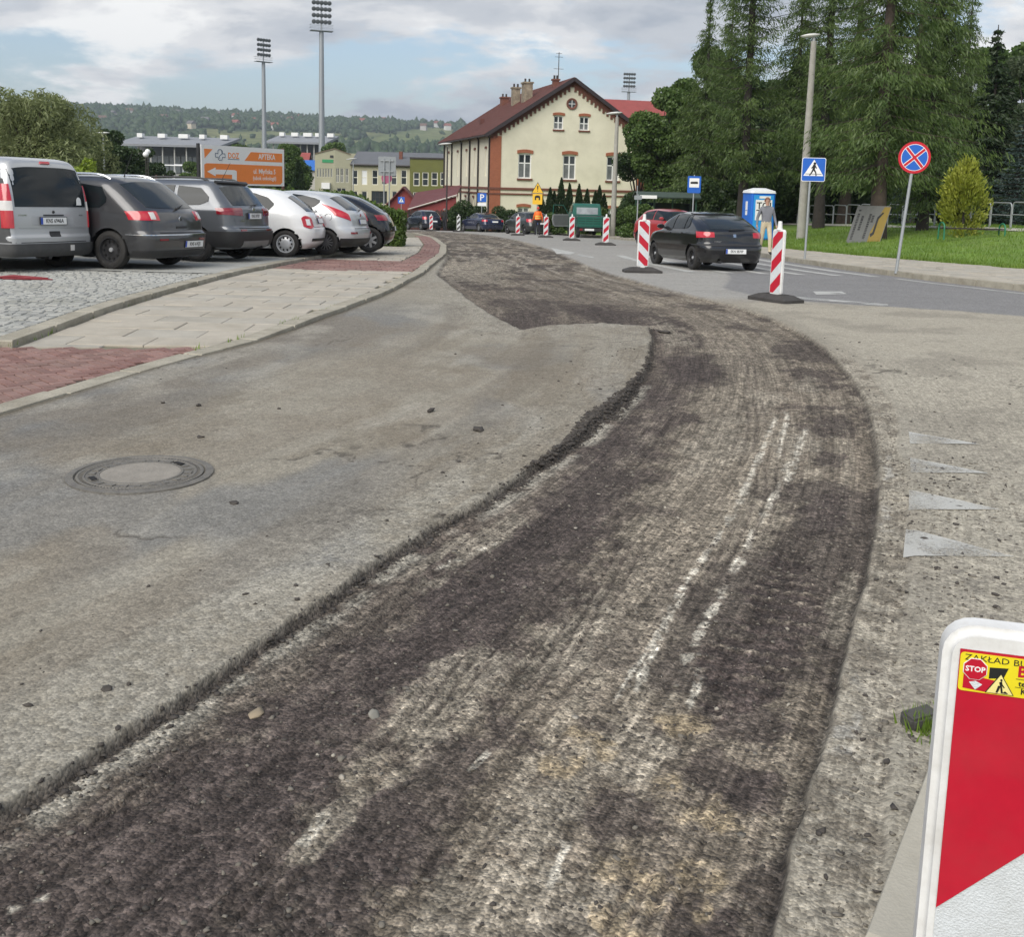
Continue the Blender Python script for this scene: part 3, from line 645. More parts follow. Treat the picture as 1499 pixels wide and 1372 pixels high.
# granite setts of the car park: those close by are single pieces
sets = []
px0 = .118
for j in range(int((17.5 - 9.9) / px0)):
    y = 9.9 + j * px0; x = float(xin(y)) - .135 - rng.random() * .02
    while x > max(-.58 * y - .6, -10.6):
        lx = rng.uniform(.10, .165); sets.append((x, y, lx, px0)); x -= lx
sets.sort(key=lambda t: -1.0 / ((t[0] ** 2 + t[1] ** 2)) + (0 if t[0] > -.5 * t[1] else 1)); rest = MB()
for q, (x, y, lx, ly) in enumerate(sets):
    j_ = lambda: rng.uniform(-.006, .006)
    c4 = [(x - lx + .006 + j_(), y + .006 + j_()), (x - .006 + j_(), y + .006 + j_()), (x - .006 + j_(), y + ly - .006 + j_()), (x - lx + .006 + j_(), y + ly - .006 + j_())]
    V, F = slab_geo(c4, PARKZ + rng.uniform(-.008, .004), bev=.009, base=.022)
    if q < 290: mk('granite_sett', V, F, settm if rng.random() < .75 else settm2, car_park)
    else: rest.add(V, F[:9])
struct(rest.build('granite_setts', settm, car_park), 'stuff')
far_setts = sheet('car_park_paving', lambda y: np.full_like(y, -22.0), lambda y: xin(y) - .10, 17.5, 44, lambda a, b: T(b) + PARKZ, settm, 30, 60)

# right-hand pavement with its kerb
pav_r = sheet('right_pavement', lambda y: kx(y) + .08, lambda y: ex(y) + .15, 9, 90, lambda a, b: T(b) + .095, jointm, 14, 180)
slabs('right_paving_slab', pav_r, lambda y: kx(y) + .17, lambda y: ex(y) - .02, 17.5, 40, .5, .5, .016, [conc, conc2, conc], .12, jitz=.006)
slabs('far_paving_slab', pav_r, lambda y: kx(y) + .17, lambda y: ex(y) - .02, 40, 62, 1.0, 1.0, .02, [conc, conc2], .12, jitz=.006)
kerb_run('right_kerb_stone', pav_r, lambda y: kx(y), 13, 66, .15, .125, kerbm, 1.0, side=1, gap=.02)
# lawn
yy = np.concatenate([np.linspace(8, 60, 130), np.linspace(61, 120, 30)]); sx_ = np.concatenate([[0, .02, .06], np.linspace(.12, 14, 60), np.linspace(15, 60, 16)])
LX = ex(yy)[:, None] + .02 + sx_[None, :] + (.10 * (fbm(yy * 2.1, yy * 0, 401, 3) - .5) * 2)[:, None] * (sx_[None, :] < 2); LY = np.repeat(yy[:, None], len(sx_), 1)
LZ = lawn_z(LX, LY) + np.where(sx_[None, :] < .03, -.12, .035)
lawn = struct(mk('lawn', np.stack([LX, LY, LZ], -1).reshape(-1, 3), grid_faces(len(yy), len(sx_)), lawnm, smooth=True))
def blades(name, P, h, wd, m, seed=1, parent=None):
    """narrow upright triangles: grass"""
    r = np.random.default_rng(seed); n = len(P); a = r.random(n) * 6.28; hh = h * (.5 + r.random(n)); lean = r.normal(0, .35, (n, 2)) * hh[:, None]
    d = np.stack([np.cos(a), np.sin(a)], 1) * wd * (.6 + .8 * r.random(n))[:, None] / 2
    V = np.zeros((n, 3, 3)); V[:, 0] = P; V[:, 1] = P; V[:, 2] = P; V[:, 0, :2] += d; V[:, 1, :2] -= d; V[:, 2, :2] += lean; V[:, 2, 2] += hh; V[:, :2, 2] -= .02
    return struct(mk(name, V.reshape(-1, 3), np.arange(n * 3).reshape(-1, 3), m, parent), 'stuff')
grassm = leafmat('grass_blade', (.10, .19, .022), (.21, .30, .05), trans=.4)
r = np.random.default_rng(12); n = 42000; gy = 18 + 34 * r.random(n) ** 1.3; gs = 11.5 * r.random(n) ** 1.2; gx = ex(gy) + .03 + gs
blades('grass', np.stack([gx, gy, lawn_z(gx, gy) + .03], 1), .085, .03, grassm, 13)
n = 7000; gy = 16 + 36 * r.random(n); gx = ex(gy) + .02 + r.normal(0, .10, n); blades('grass_edge', np.stack([gx, gy, np.maximum(lawn_z(gx, gy), T(gy) + .1)], 1), .10, .03, grassm, 14)
# weeds in the kerb joints
n = 260; gy = 9.5 + 12 * r.random(n) ** 1.4; gx = np.where(r.random(n) < .5, xk(gy) - .19 + r.normal(0, .02, n), xin(gy) + .10 + r.normal(0, .02, n)); keep = fbm(gy * 1.5, gx * 0, 5, 2) > .55
blades('weeds', np.stack([gx, gy, T(gy) + PAVE - .01], 1)[keep], .035, .012, grassm, 15)
pathm = mat('path_gravel', (.40, .38, .33), .95, var=.15)
PATH_S = 7.35                                         # the park path lies beyond the rise of the lawn
py_ = np.linspace(20, 80, 90); PXs = np.linspace(0, .85, 5)
QX = ex(py_)[:, None] + PATH_S + PXs[None, :]; QY = np.repeat(py_[:, None], 5, 1)
struct(mk('path', np.stack([QX, QY, lawn_z(QX, QY) + .06], -1).reshape(-1, 3), grid_faces(90, 5), pathm, smooth=True))

# ------------------------------------------------------------------ painted markings (worn)
def paintmat(name, wear):
    m = bpy.data.materials.new(name); m.use_nodes = True; N = m.node_tree.nodes; L = m.node_tree.links; b = N['Principled BSDF']; b.inputs['Roughness'].default_value = .8
    tc = N.new('ShaderNodeTexCoord'); n = N.new('ShaderNodeTexNoise'); n.inputs['Scale'].default_value = 75; n.inputs['Detail'].default_value = 8; n.inputs['Roughness'].default_value = .8; L.new(tc.outputs['Object'], n.inputs['Vector'])
    n2 = N.new('ShaderNodeTexNoise'); n2.inputs['Scale'].default_value = 3; n2.inputs['Detail'].default_value = 5; L.new(tc.outputs['Object'], n2.inputs['Vector'])
    a = N.new('ShaderNodeMath'); a.operation = 'ADD'; L.new(n.outputs['Fac'], a.inputs[0]); L.new(n2.outputs['Fac'], a.inputs[1])
    r = N.new('ShaderNodeMapRange'); L.new(a.outputs[0], r.inputs[0]); r.inputs['From Min'].default_value = wear - .16; r.inputs['From Max'].default_value = wear + .16; r.inputs['To Max'].default_value = .75
    L.new(r.outputs[0], b.inputs['Alpha']); b.inputs['Base Color'].default_value = (.52, .52, .49, 1); return m
paint_w, paint_k = paintmat('road_paint_worn', .92), paintmat('road_paint', .79)
def marking(name, poly, m, label=None):
    """flat painted patch on the street: outline (x, y)"""
    n = len(poly); c = (sum(p[0] for p in poly) / n, sum(p[1] for p in poly) / n)
    bm = bmesh.new(); vs = [bm.verts.new((x, y, 0)) for x, y in poly]; bm.faces.new(vs)
    bmesh.ops.triangulate(bm, faces=bm.faces[:]); bmesh.ops.subdivide_edges(bm, edges=bm.edges[:], cuts=9, use_grid_fill=True)
    for v_ in bm.verts: v_.co.z = road_z(v_.co.x, v_.co.y) + .0065
    me = bpy.data.meshes.new(name); bm.to_mesh(me); bm.free(); me.materials.append(m); o = bpy.data.objects.new(name, me); C.objects.link(o); return struct(o)
for a, b, c_ in [((1330, 634), (1434, 652), (1332, 651)), ((1332, 671), (1447, 694), (1333, 693)), ((1331, 718), (1465, 747), (1330, 747)), ((1326, 774), (1485, 817), (1322, 816))]:
    P3 = [gnd(*a), gnd(*b), gnd(*c_)]; marking('give_way_triangle', [(p.x, p.y) for p in P3], paint_w)
def mark_px(name, pts, m): marking(name, [tuple(gnd(*p)[:2]) for p in pts], m)
# crossing stripes lie along the street beside the right kerb
for k in range(6):
    off = .50 + k * .80
    pts = [(float(kx(y)) - off, y) for y in np.linspace(23.2, 31.5, 10)]
    marking('crossing_stripe', pts + [(x - .26, y) for x, y in pts[::-1]], paint_k)
pts = [(float(kx(y)) - .42, y) for y in np.linspace(12, 22.6, 16)]; marking('edge_line', pts + [(x - .13, y) for x, y in pts[::-1]], paint_k)
mark_px('stop_line_patch', [(1190, 427), (1232, 427), (1240, 431), (1195, 432)], paint_k)
mark_px('worn_line', [(1130, 432), (1300, 446), (1300, 449), (1130, 435)], paint_w)
mark_px('lane_patch', [(806, 363), (842, 370), (835, 373), (815, 370)], paint_k)
mark_px('lane_dash', [(845, 372), (870, 376), (868, 378), (846, 375)], paint_w)
# concrete kerb flag close by, beside the barrier
a, b = gnd(1368, 1098, .03), gnd(1232, 1460, .03); d = Vector((b.x - a.x, b.y - a.y)).normalized(); nr = Vector((-d.y, d.x))
kf = MB(); hw = .34
tmp = []
for t0, t1 in ((-.9, .93), (.94, 1.9)):
    A = Vector((a.x, a.y)) + d * t0 if t0 > 0 else Vector((a.x, a.y)); B = Vector((a.x, a.y)) + d * t1
    V, F = slab_geo([tuple(A), tuple(B), tuple(B + nr * hw), tuple(A + nr * hw)][::1], .035, bev=.012, base=.25); tmp.append((V, F))
near_kerb = None
for V, F in tmp:
    o = mk('kerb_flag' if near_kerb is None else 'kerb_flag_piece', V, F, mat('kerb_flag_concrete', (.43, .40, .33), .9, var=.12, scale=4, bump=.2, bscale=90, dirt=(.2, .18, .14), dscale=4, damt=.5), near_kerb)
    if near_kerb is None: near_kerb = struct(o)

# ------------------------------------------------------------------ manhole
mp = gnd(206, 695); iron = mat('cast_iron', (.165, .155, .138), .65, metal=.3, var=.3, scale=14, bump=.4, bscale=80, dirt=(.17, .155, .125), dscale=7, damt=.75)
mh = thing('manhole_cover', 'round iron manhole cover with concrete filled centre set in the asphalt', 'manhole cover', (mp.x, mp.y, mp.z + .004), math.radians(20))
q = MB(); q.lathe([(.392, -.03), (.392, .006), (.372, .010), (.352, .010), (.346, .002), (.346, -.03)], 64); q.build('frame', iron, mh, 40)
q = MB(); q.lathe([(.338, -.03), (.338, .008), (.326, .010), (.318, .004), (.304, .004), (.300, .009), (.292, .009), (.288, .004), (.232, .004), (.228, .010), (.215, .010), (.215, -.02)], 64); lid = q.build('lid', iron, mh, 40)
q = MB(); q.lathe([(.0001, .0085), (.10, .0095), (.214, .0085)], 48); q.build('concrete_infill', mat('infill_concrete', (.235, .215, .185), .92, var=.2, scale=9, bump=.3, bscale=60), lid, True)
q = MB()
for k in range(96):
    a = 2 * math.pi * k / 96; q.box((.311 * math.cos(a), .311 * math.sin(a), .0055), (.013, .006, .006), a)
struct(q.build('rim_teeth', iron, lid), 'stuff')
q = MB()
for k in range(22):
    a = 2 * math.pi * k / 22 + .07; wd = rng.choice((.03, .045, .022))
    q.box((.259 * math.cos(a), .259 * math.sin(a), .006), (.036, wd, .007), a)
struct(q.build('raised_marks', iron, lid), 'stuff')
for a in (.6, 3.4): q = MB(); q.box((.255 * math.cos(a), .255 * math.sin(a), .0115), (.03, .07, .004), a); q.build('lifting_slot', mat('slot_black', (.01, .01, .01), .9, var=0), lid)
# ------------------------------------------------------------------ vehicles
def paint(name, c, rough=.32, metal=.0, coat=.8): return mat('paint_' + name, c, rough, metal, var=.05, scale=2, coat=coat, dirt=(.16, .15, .13), dscale=2.0, damt=.12)
glassm = mat('car_glass', (.012, .016, .018), .06, var=.1, coat=.0, spec=.35)
glassm_l = mat('car_glass_pale', (.020, .025, .027), .07, var=.3, scale=1.5, spec=.45)
trimm = mat('black_plastic', (.022, .022, .023), .55, var=.15)
greyplas = mat('grey_plastic', (.050, .051, .053), .6, var=.12, dirt=(.10, .095, .085), dscale=3, damt=.3)
tyrem = mat('tyre_rubber', (.022, .021, .020), .85, var=.25, dirt=(.06, .055, .05), dscale=5, damt=.5)
alloy = mat('alloy', (.42, .43, .44), .35, metal=.75, var=.08)
steelw = mat('steel_rim', (.035, .035, .037), .5, metal=.3, var=.2)
hubw = mat('hub_silver', (.50, .51, .52), .4, metal=.4, var=.06)
redl = mat('tail_lens', (.42, .010, .022), .12, var=.12, coat=1.0)
redd = mat('tail_lens_dark', (.20, .006, .014), .12, var=.12, coat=1.0)
clearl = mat('clear_lens', (.60, .58, .56), .12, var=.12, coat=1.0)
orangel = mat('amber_lens', (.6, .22, .03), .15, var=.1, coat=1.0)
chrome = mat('chrome', (.62, .63, .64), .14, metal=1.0, var=.05)
platem = mat('plate_white', (.72, .73, .72), .4, var=.05); plateb = mat('plate_blue', (.02, .07, .40), .4, var=.05)
inkm = mat('black_print', (.012, .012, .012), .5, var=.05)
shadowgap = mat('panel_gap', (.008, .008, .008), .8, var=0)

def pchip(xs, ys, x):
    xs, ys = np.asarray(xs, float), np.asarray(ys, float); h = np.diff(xs); d = np.diff(ys) / h; m = np.zeros(len(xs))
    for i in range(1, len(xs) - 1):
        if d[i - 1] * d[i] > 0: w1, w2 = 2 * h[i] + h[i - 1], h[i] + 2 * h[i - 1]; m[i] = (w1 + w2) / (w1 / d[i - 1] + w2 / d[i])
    m[0], m[-1] = d[0], d[-1]; x = np.clip(x, xs[0], xs[-1]); i = np.clip(np.searchsorted(xs, x) - 1, 0, len(h) - 1); t = (x - xs[i]) / h[i]
    return (2 * t ** 3 - 3 * t ** 2 + 1) * ys[i] + (t ** 3 - 2 * t ** 2 + t) * h[i] * m[i] + (-2 * t ** 3 + 3 * t ** 2) * ys[i + 1] + (t ** 3 - t ** 2) * h[i] * m[i + 1]

class Car:
    """body built from level outlines: tab rows are (z, x_rear, x_front, half width, rear corner, front corner, rear bow)
    x runs forward from the rear bumper, y to the left; the Empty stands at the middle of the rear axle on the ground"""
    def __init__(s, name, label, tab, body, ra, fa, wr, wt=.2, group=None, ns=64, nrings=46, z0=None):
        s.cache = {}; s.tab = np.array(tab, float); s.body = body; s.ra, s.fa, s.wr, s.wt = ra, fa, wr, wt; s.ns = ns
        s.root = thing(name, label, 'car', group=group); s.W = s.tab[:, 3].max(); s.H = s.tab[-1, 0]; s.z0 = s.tab[0, 0]; s.nrings = nrings
        s._body()
    def par(s, z): return [float(pchip(s.tab[:, 0], s.tab[:, k], z)) for k in range(1, 7)]
    def half(s, z):
        """left half outline from rear middle to front middle"""
        key = round(z, 4)
        if key in s.cache: return s.cache[key]
        xr, xf, w, rc, fc, bow = s.par(z); out = []
        rc = min(rc, w * .9); fc = min(fc, w * .95); nr, nc, ns = 9, 8, s.ns
        yb = w - rc
        for i in range(nr): y = yb * i / nr; out.append((xr + bow * (y / w) ** 2, y))
        xc = xr + bow * (yb / w) ** 2; ex_ = rc * 1.0 + bow * .5
        for i in range(nc): a = i / nc * math.pi / 2; out.append((xc + ex_ * (1 - math.cos(a)) if True else 0, yb + rc * math.sin(a)))
        xs0 = xc + ex_; xs1 = xf - fc * 1.25
        if xs1 < xs0 + .02: xs1 = xs0 + .02
        for i in range(ns):
            t = i / ns; x = xs0 + (xs1 - xs0) * t; out.append((x, w))
        for i in range(nc): a = i / nc * math.pi / 2; out.append((xs1 + (xf - xs1) * math.sin(a), w - fc * (1 - math.cos(a))))
        for i in range(nr + 1): t = i / nr; out.append((xf + .0 - .0 * t + .03 * math.sin(t * math.pi / 2), (w - fc) * (1 - t)))
        # gentle barrel in plan
        L_ = s.tab[:, 2].max(); res = []
        for x, y in out: res.append((x, y * (1 - .045 * abs((x - L_ * .5) / (L_ * .5)) ** 2.5)))
        s.cache[key] = np.array(res); return s.cache[key]
    def P(s, z, sdist, side=1):
        h = s.half(z); d = np.concatenate([[0], np.cumsum(np.hypot(*np.diff(h, axis=0).T))]); return Vector((float(np.interp(sdist, d, h[:, 0])) - s.ra, side * float(np.interp(sdist, d, h[:, 1])), z))
    def Px(s, x, z, side=1):
        h = s.half(z); k = len(h) - 10; i0 = 9; return Vector((x - s.ra, side * float(np.interp(x, h[i0:k, 0], h[i0:k, 1])), z))
    def Py(s, y, z):
        h = s.half(z); j = 17 + 1; return Vector((float(np.interp(abs(y), h[:j, 1], h[:j, 0])) - s.ra, y, z))
    def Fy(s, y, z):
        h = s.half(z)[::-1]; j = 18; return Vector((float(np.interp(abs(y), h[:j, 1], h[:j, 0])) - s.ra, y, z))
    def _body(s):
        t = s.tab; zs = np.unique(np.concatenate([np.linspace(s.z0, s.H - .06, s.nrings), s.H - .06 * (1 - np.linspace(0, 1, 9)) ** 1.0, t[:, 0]])); zs = zs[np.concatenate([[True], np.diff(zs) > .004])]
        rows = []
        for z in zs:
            h = s.half(z); full = np.concatenate([h, (h[1:-1] * np.array([1, -1]))[::-1]]); rows.append(np.column_stack([full[:, 0] - s.ra, full[:, 1], np.full(len(full), z)]))
        V = np.concatenate(rows); n = len(rows[0]); F = []
        R = s.wr + .045; axs = [0.0, s.fa - s.ra]
        # pull outline vertices onto the wheel-arch circles, leave the faces inside out
        for cx in axs:
            d = np.hypot(V[:, 0] - cx, V[:, 2] - s.wr); k = (np.abs(d - R) < .030) & (np.abs(V[:, 1]) > .45)
            f = R / np.maximum(d[k], 1e-6); V[k, 0] = cx + (V[k, 0] - cx) * f; V[k, 2] = s.wr + (V[k, 2] - s.wr) * f
        for i in range(len(rows) - 1):
            for j in range(n):
                q = (i * n + j, i * n + (j + 1) % n, (i + 1) * n + (j + 1) % n, (i + 1) * n + j); c = V[list(q)].mean(0)
                if abs(c[1]) > .45 and any(math.hypot(c[0] - cx, c[2] - s.wr) < R - .004 for cx in axs): continue
                F.append(q)
        F.append(tuple(range((len(rows) - 1) * n, len(rows) * n)))
        b = mk('body', V, F, s.body, s.root, 38); s.bodyo = b
        u_ = MB(); h = s.half(s.z0 + .03); u_.prism([(x - s.ra, y * .97) for x, y in h] + [(x - s.ra, -y * .97) for x, y in h[1:-1][::-1]], .02, Matrix.Translation((0, 0, s.z0 + .02))); u_.build('underbody', trimm, s.root)
        for cx in axs:
            for sd_ in (1, -1):
                a = MB(); pr = [(R + .012) * np.array([math.cos(t_), math.sin(t_)]) for t_ in np.linspace(-.25, math.pi + .25, 22)]; yo, yi = sd_ * (s.W - .05), sd_ * (s.W - .38)
                Vv = [(cx + p[0], yo, s.wr + p[1]) for p in pr] + [(cx + p[0], yi, s.wr + p[1]) for p in pr]; m_ = len(pr)
                a.add(Vv, [(i, i + 1, m_ + i + 1, m_ + i) for i in range(m_ - 1)] + [tuple(range(m_, 2 * m_))]); a.build('wheel_housing', trimm, s.root)
    def patch(s, name, fn, n, m, off, material, parent=None, u=(0, 1), lo=None, hi=None, flip=False):
        """panel lying on the body: fn(a, z) gives the surface, lo/hi(t) its lower and upper edge"""
        A = np.zeros((n + 1, m + 1, 3))
        for i in range(n + 1):
            a = u[0] + (u[1] - u[0]) * i / n; t = i / n; l, h = lo(t) if callable(lo) else lo, hi(t) if callable(hi) else hi
            for j in range(m + 1): A[i, j] = fn(a, l + (h - l) * j / m)
        N_ = np.cross(np.gradient(A, axis=0), np.gradient(A, axis=1)); N_ /= np.maximum(np.linalg.norm(N_, axis=-1, keepdims=True), 1e-9)
        if ((N_ * (A - np.array([1.2, 0, .75]))).sum()) < 0: N_ = -N_
        G = [[(Vector(A[i, j]), Vector(N_[i, j])) for j in range(m + 1)] for i in range(n + 1)]
        V = [tuple(p + nn_ * off) for r_ in G for p, nn_ in r_]; k = m + 1; F = [(i * k + j, (i + 1) * k + j, (i + 1) * k + j + 1, i * k + j + 1) for i in range(n) for j in range(m)]
        # rim turned back into the body so the panel has thickness
        rim = [(i, 0) for i in range(n)] + [(n, j) for j in range(m)] + [(i, m) for i in range(n, 0, -1)] + [(0, j) for j in range(m, 0, -1)]; o = len(V)
        V += [tuple(G[i][j][0] - G[i][j][1] * .012) for i, j in rim]
        for q in range(len(rim)):
            (i, j), (i2, j2) = rim[q], rim[(q + 1) % len(rim)]; F.append((i * k + j, i2 * k + j2, o + (q + 1) % len(rim), o + q))
        ob = mk(name, V, F, material, parent or s.root, 45)
        bm = bmesh.new(); bm.from_mesh(ob.data); bmesh.ops.recalc_face_normals(bm, faces=bm.faces[:]); bm.to_mesh(ob.data); bm.free(); return ob
    def side_window(s, pts, name='side_window', m=None, sides=(1, -1), off=.012):
        """pts: (x, z_low, z_high) stations along the side"""
        xs = [p[0] for p in pts]
        for sd_ in sides:
            s.patch(name, lambda a, z: s.Px(a, z, sd_), 16, 6, off, m or glassm, u=(xs[0], xs[-1]), lo=lambda t: float(np.interp(xs[0] + (xs[-1] - xs[0]) * t, xs, [p[1] for p in pts])), hi=lambda t: float(np.interp(xs[0] + (xs[-1] - xs[0]) * t, xs, [p[2] for p in pts])))
    def rear(s, name, yw, lo, hi, m, off=.004, n=16, k=6, parent=None, y0=None):
        return s.patch(name, lambda a, z: s.Py(a, z), n, k, off, m, u=(-yw if y0 is None else y0, yw), lo=lo, hi=hi, parent=parent)
    def front(s, name, yw, lo, hi, m, off=.004, n=16, k=6): return s.patch(name, lambda a, z: s.Fy(a, z), n, k, off, m, u=(-yw, yw), lo=lo, hi=hi)
    def wrap(s, name, s0, s1, lo, hi, m, off=.006, sides=(1, -1), n=14, k=6, parent=None):
        """panel wrapping the rear corner: s measured along the outline from the rear middle"""
        r_ = []
        for sd_ in sides: r_.append(s.patch(name, lambda a, z: s.P(z, a, sd_), n, k, off, m, u=(s0, s1), lo=lo, hi=hi, parent=parent))
        return r_
    def seam(s, pts, side=1, wd=.008, name='door_seam'):
        """thin dark gap along (x, z) points on the side"""
        P_ = [s.Px(x, z, side) for x, z in pts]; q = MB(); q.tube([p + Vector((0, side * .0008, 0)) for p in P_], wd / 2, 4); q.build(name, shadowgap, s.root)
    def wheels(s, style='steel', tw=None):
        y = s.W - s.wt / 2 - .025; s.tw = y
        for cx, nm in ((0.0, 'rear'), (s.fa - s.ra, 'front')):
            for sd_ in (1, -1):
                Mx = Matrix.Translation((cx, sd_ * y, s.wr)) @ Matrix.Rotation(-sd_ * math.pi / 2, 4, 'X'); h = s.wt / 2; R = s.wr; rr = R * .66
                e = bpy.data.objects.new('wheel', None); C.objects.link(e); e.parent = s.root
                q = MB(); q.lathe([(rr, -h * .8), (rr + .03, -h), (R - .05, -h), (R - .012, -h * .8), (R, -h * .45), (R, h * .45), (R - .012, h * .8), (R - .05, h), (rr + .03, h), (rr, h * .8)], 40, Mx); q.build('tyre', tyrem, e, 40)
                rm = {'steel': steelw, 'cap': hubw, 'alloy': alloy, 'dark': steelw}[style[0] if isinstance(style, tuple) else style]
                q = MB(); q.lathe([(rr + .004, -h * .75), (rr + .004, h * .82), (rr - .018, h * .80), (rr - .03, h * .35), (rr * .55, h * (.2 if style != 'cap' else .75)), (.06, h * (.35 if style != 'cap' else .85)), (.001, h * .45 if style != 'cap' else h * .88)], 40, Mx); q.build('rim', rm if style not in ('alloy',) else steelw, e, 40)
                if style in ('alloy', 'dark'):
                    q = MB(); ns = 7 if style == 'alloy' else 14
                    for k in range(ns):
                        a = 2 * math.pi * k / ns; u_ = Vector((math.cos(a), math.sin(a), 0)); v_ = Vector((-math.sin(a), math.cos(a), 0)); w0, w1 = (.035, .026) if ns < 9 else (.013, .010); hz = Vector((0, 0, h * .62)); t_ = Vector((0, 0, .02))
                        p = [u_ * .05 - v_ * w0, u_ * .05 + v_ * w0, u_ * (rr - .012) + v_ * w1, u_ * (rr - .012) - v_ * w1]
                        V = [Mx @ (pp + hz) for pp in p] + [Mx @ (pp + hz - t_) for pp in p]; q.add(V, [(0, 1, 2, 3), (7, 6, 5, 4), (0, 4, 5, 1), (1, 5, 6, 2), (2, 6, 7, 3), (3, 7, 4, 0)])
                    q.lathe([(rr - .001, h * .70), (rr - .022, h * .72), (rr - .022, h * .55)], 40, Mx); q.lathe([(.001, h * .72), (.05, h * .70), (.055, h * .5)], 16, Mx); struct(q.build('spokes', alloy if style == 'alloy' else mat('dull_alloy', (.20, .205, .21), .45, metal=.5), e), 'stuff')
                else:
                    q = MB(); nh = 10
                    for k in range(nh):
                        a = 2 * math.pi * k / nh; c_ = Mx @ Vector((rr * .70 * math.cos(a), rr * .70 * math.sin(a), h * (.42 if style == 'steel' else .70))); o_ = Mx @ Vector((rr * .70 * math.cos(a), rr * .70 * math.sin(a), h * (.56 if style == 'steel' else .83))); q.cyl(c_, o_, .021, n=8)
                    struct(q.build('rim_holes', shadowgap, e), 'stuff')
                    if style == 'steel': q = MB(); q.lathe([(.001, h * .62), (.035, h * .6), (.04, h * .4)], 14, Mx); q.build('hub', hubw, e)
    def plate(s, y, z, txt, w=.52, h=.114, tilt=None, txt_size=.075):
        p = s.Py(y, z); p2 = s.Py(y, z + .05); a = math.atan2(p2.x - p.x, .05) if tilt is None else tilt
        pa = s.Py(y + .1, z); yaw = math.atan2(pa.x - p.x, .1)
        e = bpy.data.objects.new('number_plate', None); C.objects.link(e); e.parent = s.root
        Mx = Matrix.Translation(p + Vector((-.016, 0, 0))) @ Matrix.Rotation(-math.pi / 2 - 0 * yaw, 4, 'Z') @ Matrix.Rotation(math.pi / 2 - a, 4, 'X')
        q = MB(); q.box((0, 0, 0), (w, h, .012), M=Matrix.Identity(3)); ob = q.build('plate', platem, e); ob.data.transform(Mx)
        q = MB(); q.box((-w / 2 + .024, 0, .0068), (.042, h - .010, .002), M=Matrix.Identity(3)); ob = q.build('blue_band', plateb, e); ob.data.transform(Mx)
        fr = MB(); fr.box((0, h / 2 + .003, 0), (w + .016, .008, .016), M=Matrix.Identity(3)); fr.box((0, -h / 2 - .003, 0), (w + .016, .008, .016), M=Matrix.Identity(3)); fr.box((w / 2 + .004, 0, 0), (.008, h, .016), M=Matrix.Identity(3)); fr.box((-w / 2 - .004, 0, 0), (.008, h, .016), M=Matrix.Identity(3)); ob = struct(fr.build('plate_frame', trimm, e), 'stuff'); ob.data.transform(Mx)
        if txt: text(txt, txt_size * 1.25, inkm, e, Mx @ Matrix.Translation((.022, -.002, .0068)), ext=.001, sx=.78, bold=.0012)
    def mirror(s, x, z, m=None):
        for sd_ in (1, -1):
            p = s.Px(x, z, sd_); q = MB(); q.lathe([(.001, -.055), (.05, -.05), (.075, -.01), (.078, .03), (.07, .05), (.001, .052)], 14, Matrix.Translation(p + Vector((.02, sd_ * .12, .03))) @ Matrix.Rotation(-math.pi / 2, 4, 'Y') @ Matrix.Diagonal((.8, 1.25, 1.1, 1))); o = q.build('wing_mirror', m or s.body, s.root, 40)
            q = MB(); q.cyl(p - Vector((0, sd_ * .02, 0)), p + Vector((.02, sd_ * .08, .015)), .018, n=8); q.build('mirror_arm', trimm, o)
    def handle(s, x, z, m=None):
        for sd_ in (1, -1): s.patch('door_handle', lambda a, zz: s.Px(a, zz, sd_), 6, 3, .022, m or s.body, u=(x, x + .19), lo=z - .016, hi=z + .016)
    def wiper(s, y0, z0_, y1, z1):
        a, b = s.Py(y0, z0_) + Vector((-.035, 0, .01)), s.Py(y1, z1) + Vector((-.028, 0, .01)); q = MB(); q.tube([a, (a + b) / 2 + Vector((-.012, 0, 0)), b], [.018, .012, .007], 6); q.build('rear_wiper', trimm, s.root)
    def exhaust(s, y, z=.24, x=.05): q = MB(); q.cyl((x - s.ra, y, z), (x + .3 - s.ra, y, z), .032, n=12); q.build('exhaust_pipe', steelw, s.root)
    def rails(s, x0, x1, m, y=None):
        for sd_ in (1, -1):
            yy = y or s.par(s.H - .05)[2] * .86; zt = lambda x: s.roof_z(x, yy) + .0; pts = [Vector((x - s.ra, sd_ * yy, zt(x) + .045 - .05 * abs(2 * (x - x0) / (x1 - x0) - 1) ** 6)) for x in np.linspace(x0, x1, 14)]
            q = MB(); q.tube(pts, .02, 6); q.build('roof_rail', m, s.root, 50)
    def roof_z(s, x, y):
        lo, hi = s.tab[0, 0] + .5, s.H
        for _ in range(26):
            mid_ = (lo + hi) / 2; h = s.half(mid_); xr = np.interp(abs(y), h[:18, 1], h[:18, 0]); hh = h[::-1]; xf = np.interp(abs(y), hh[:18, 1], hh[:18, 0])
            if abs(y) < h[:, 1].max() and xr < x < xf: lo = mid_
            else: hi = mid_
        return lo
    def aerial(s, x, y=0, l=.4, lean=-.5):
        z = s.roof_z(x, y); q = MB(); q.tube([(x - s.ra, y, z - .01), (x - s.ra + lean * l * .05, y, z + .03), (x - s.ra + lean * l, y, z + l)], [.02, .006, .003], 6); q.build('aerial', trimm, s.root)
    def emblem(s, z, r=.035, m=None): p = s.Py(0, z); q = MB(); q.lathe([(.001, .012), (r * .8, .012), (r, .0)], 20, Matrix.Translation(p + Vector((-.002, 0, 0))) @ Matrix.Rotation(-math.pi / 2, 4, 'Y')); q.build('badge', m or chrome, s.root)
    def reflector(s, y0, y1, z, h=.03, m=None):
        for sg in (1, -1): s.patch('reflector', lambda a, zz: s.Py(sg * a, zz), 4, 2, .012, m or redd, u=(y0, y1), lo=z, hi=z + h)
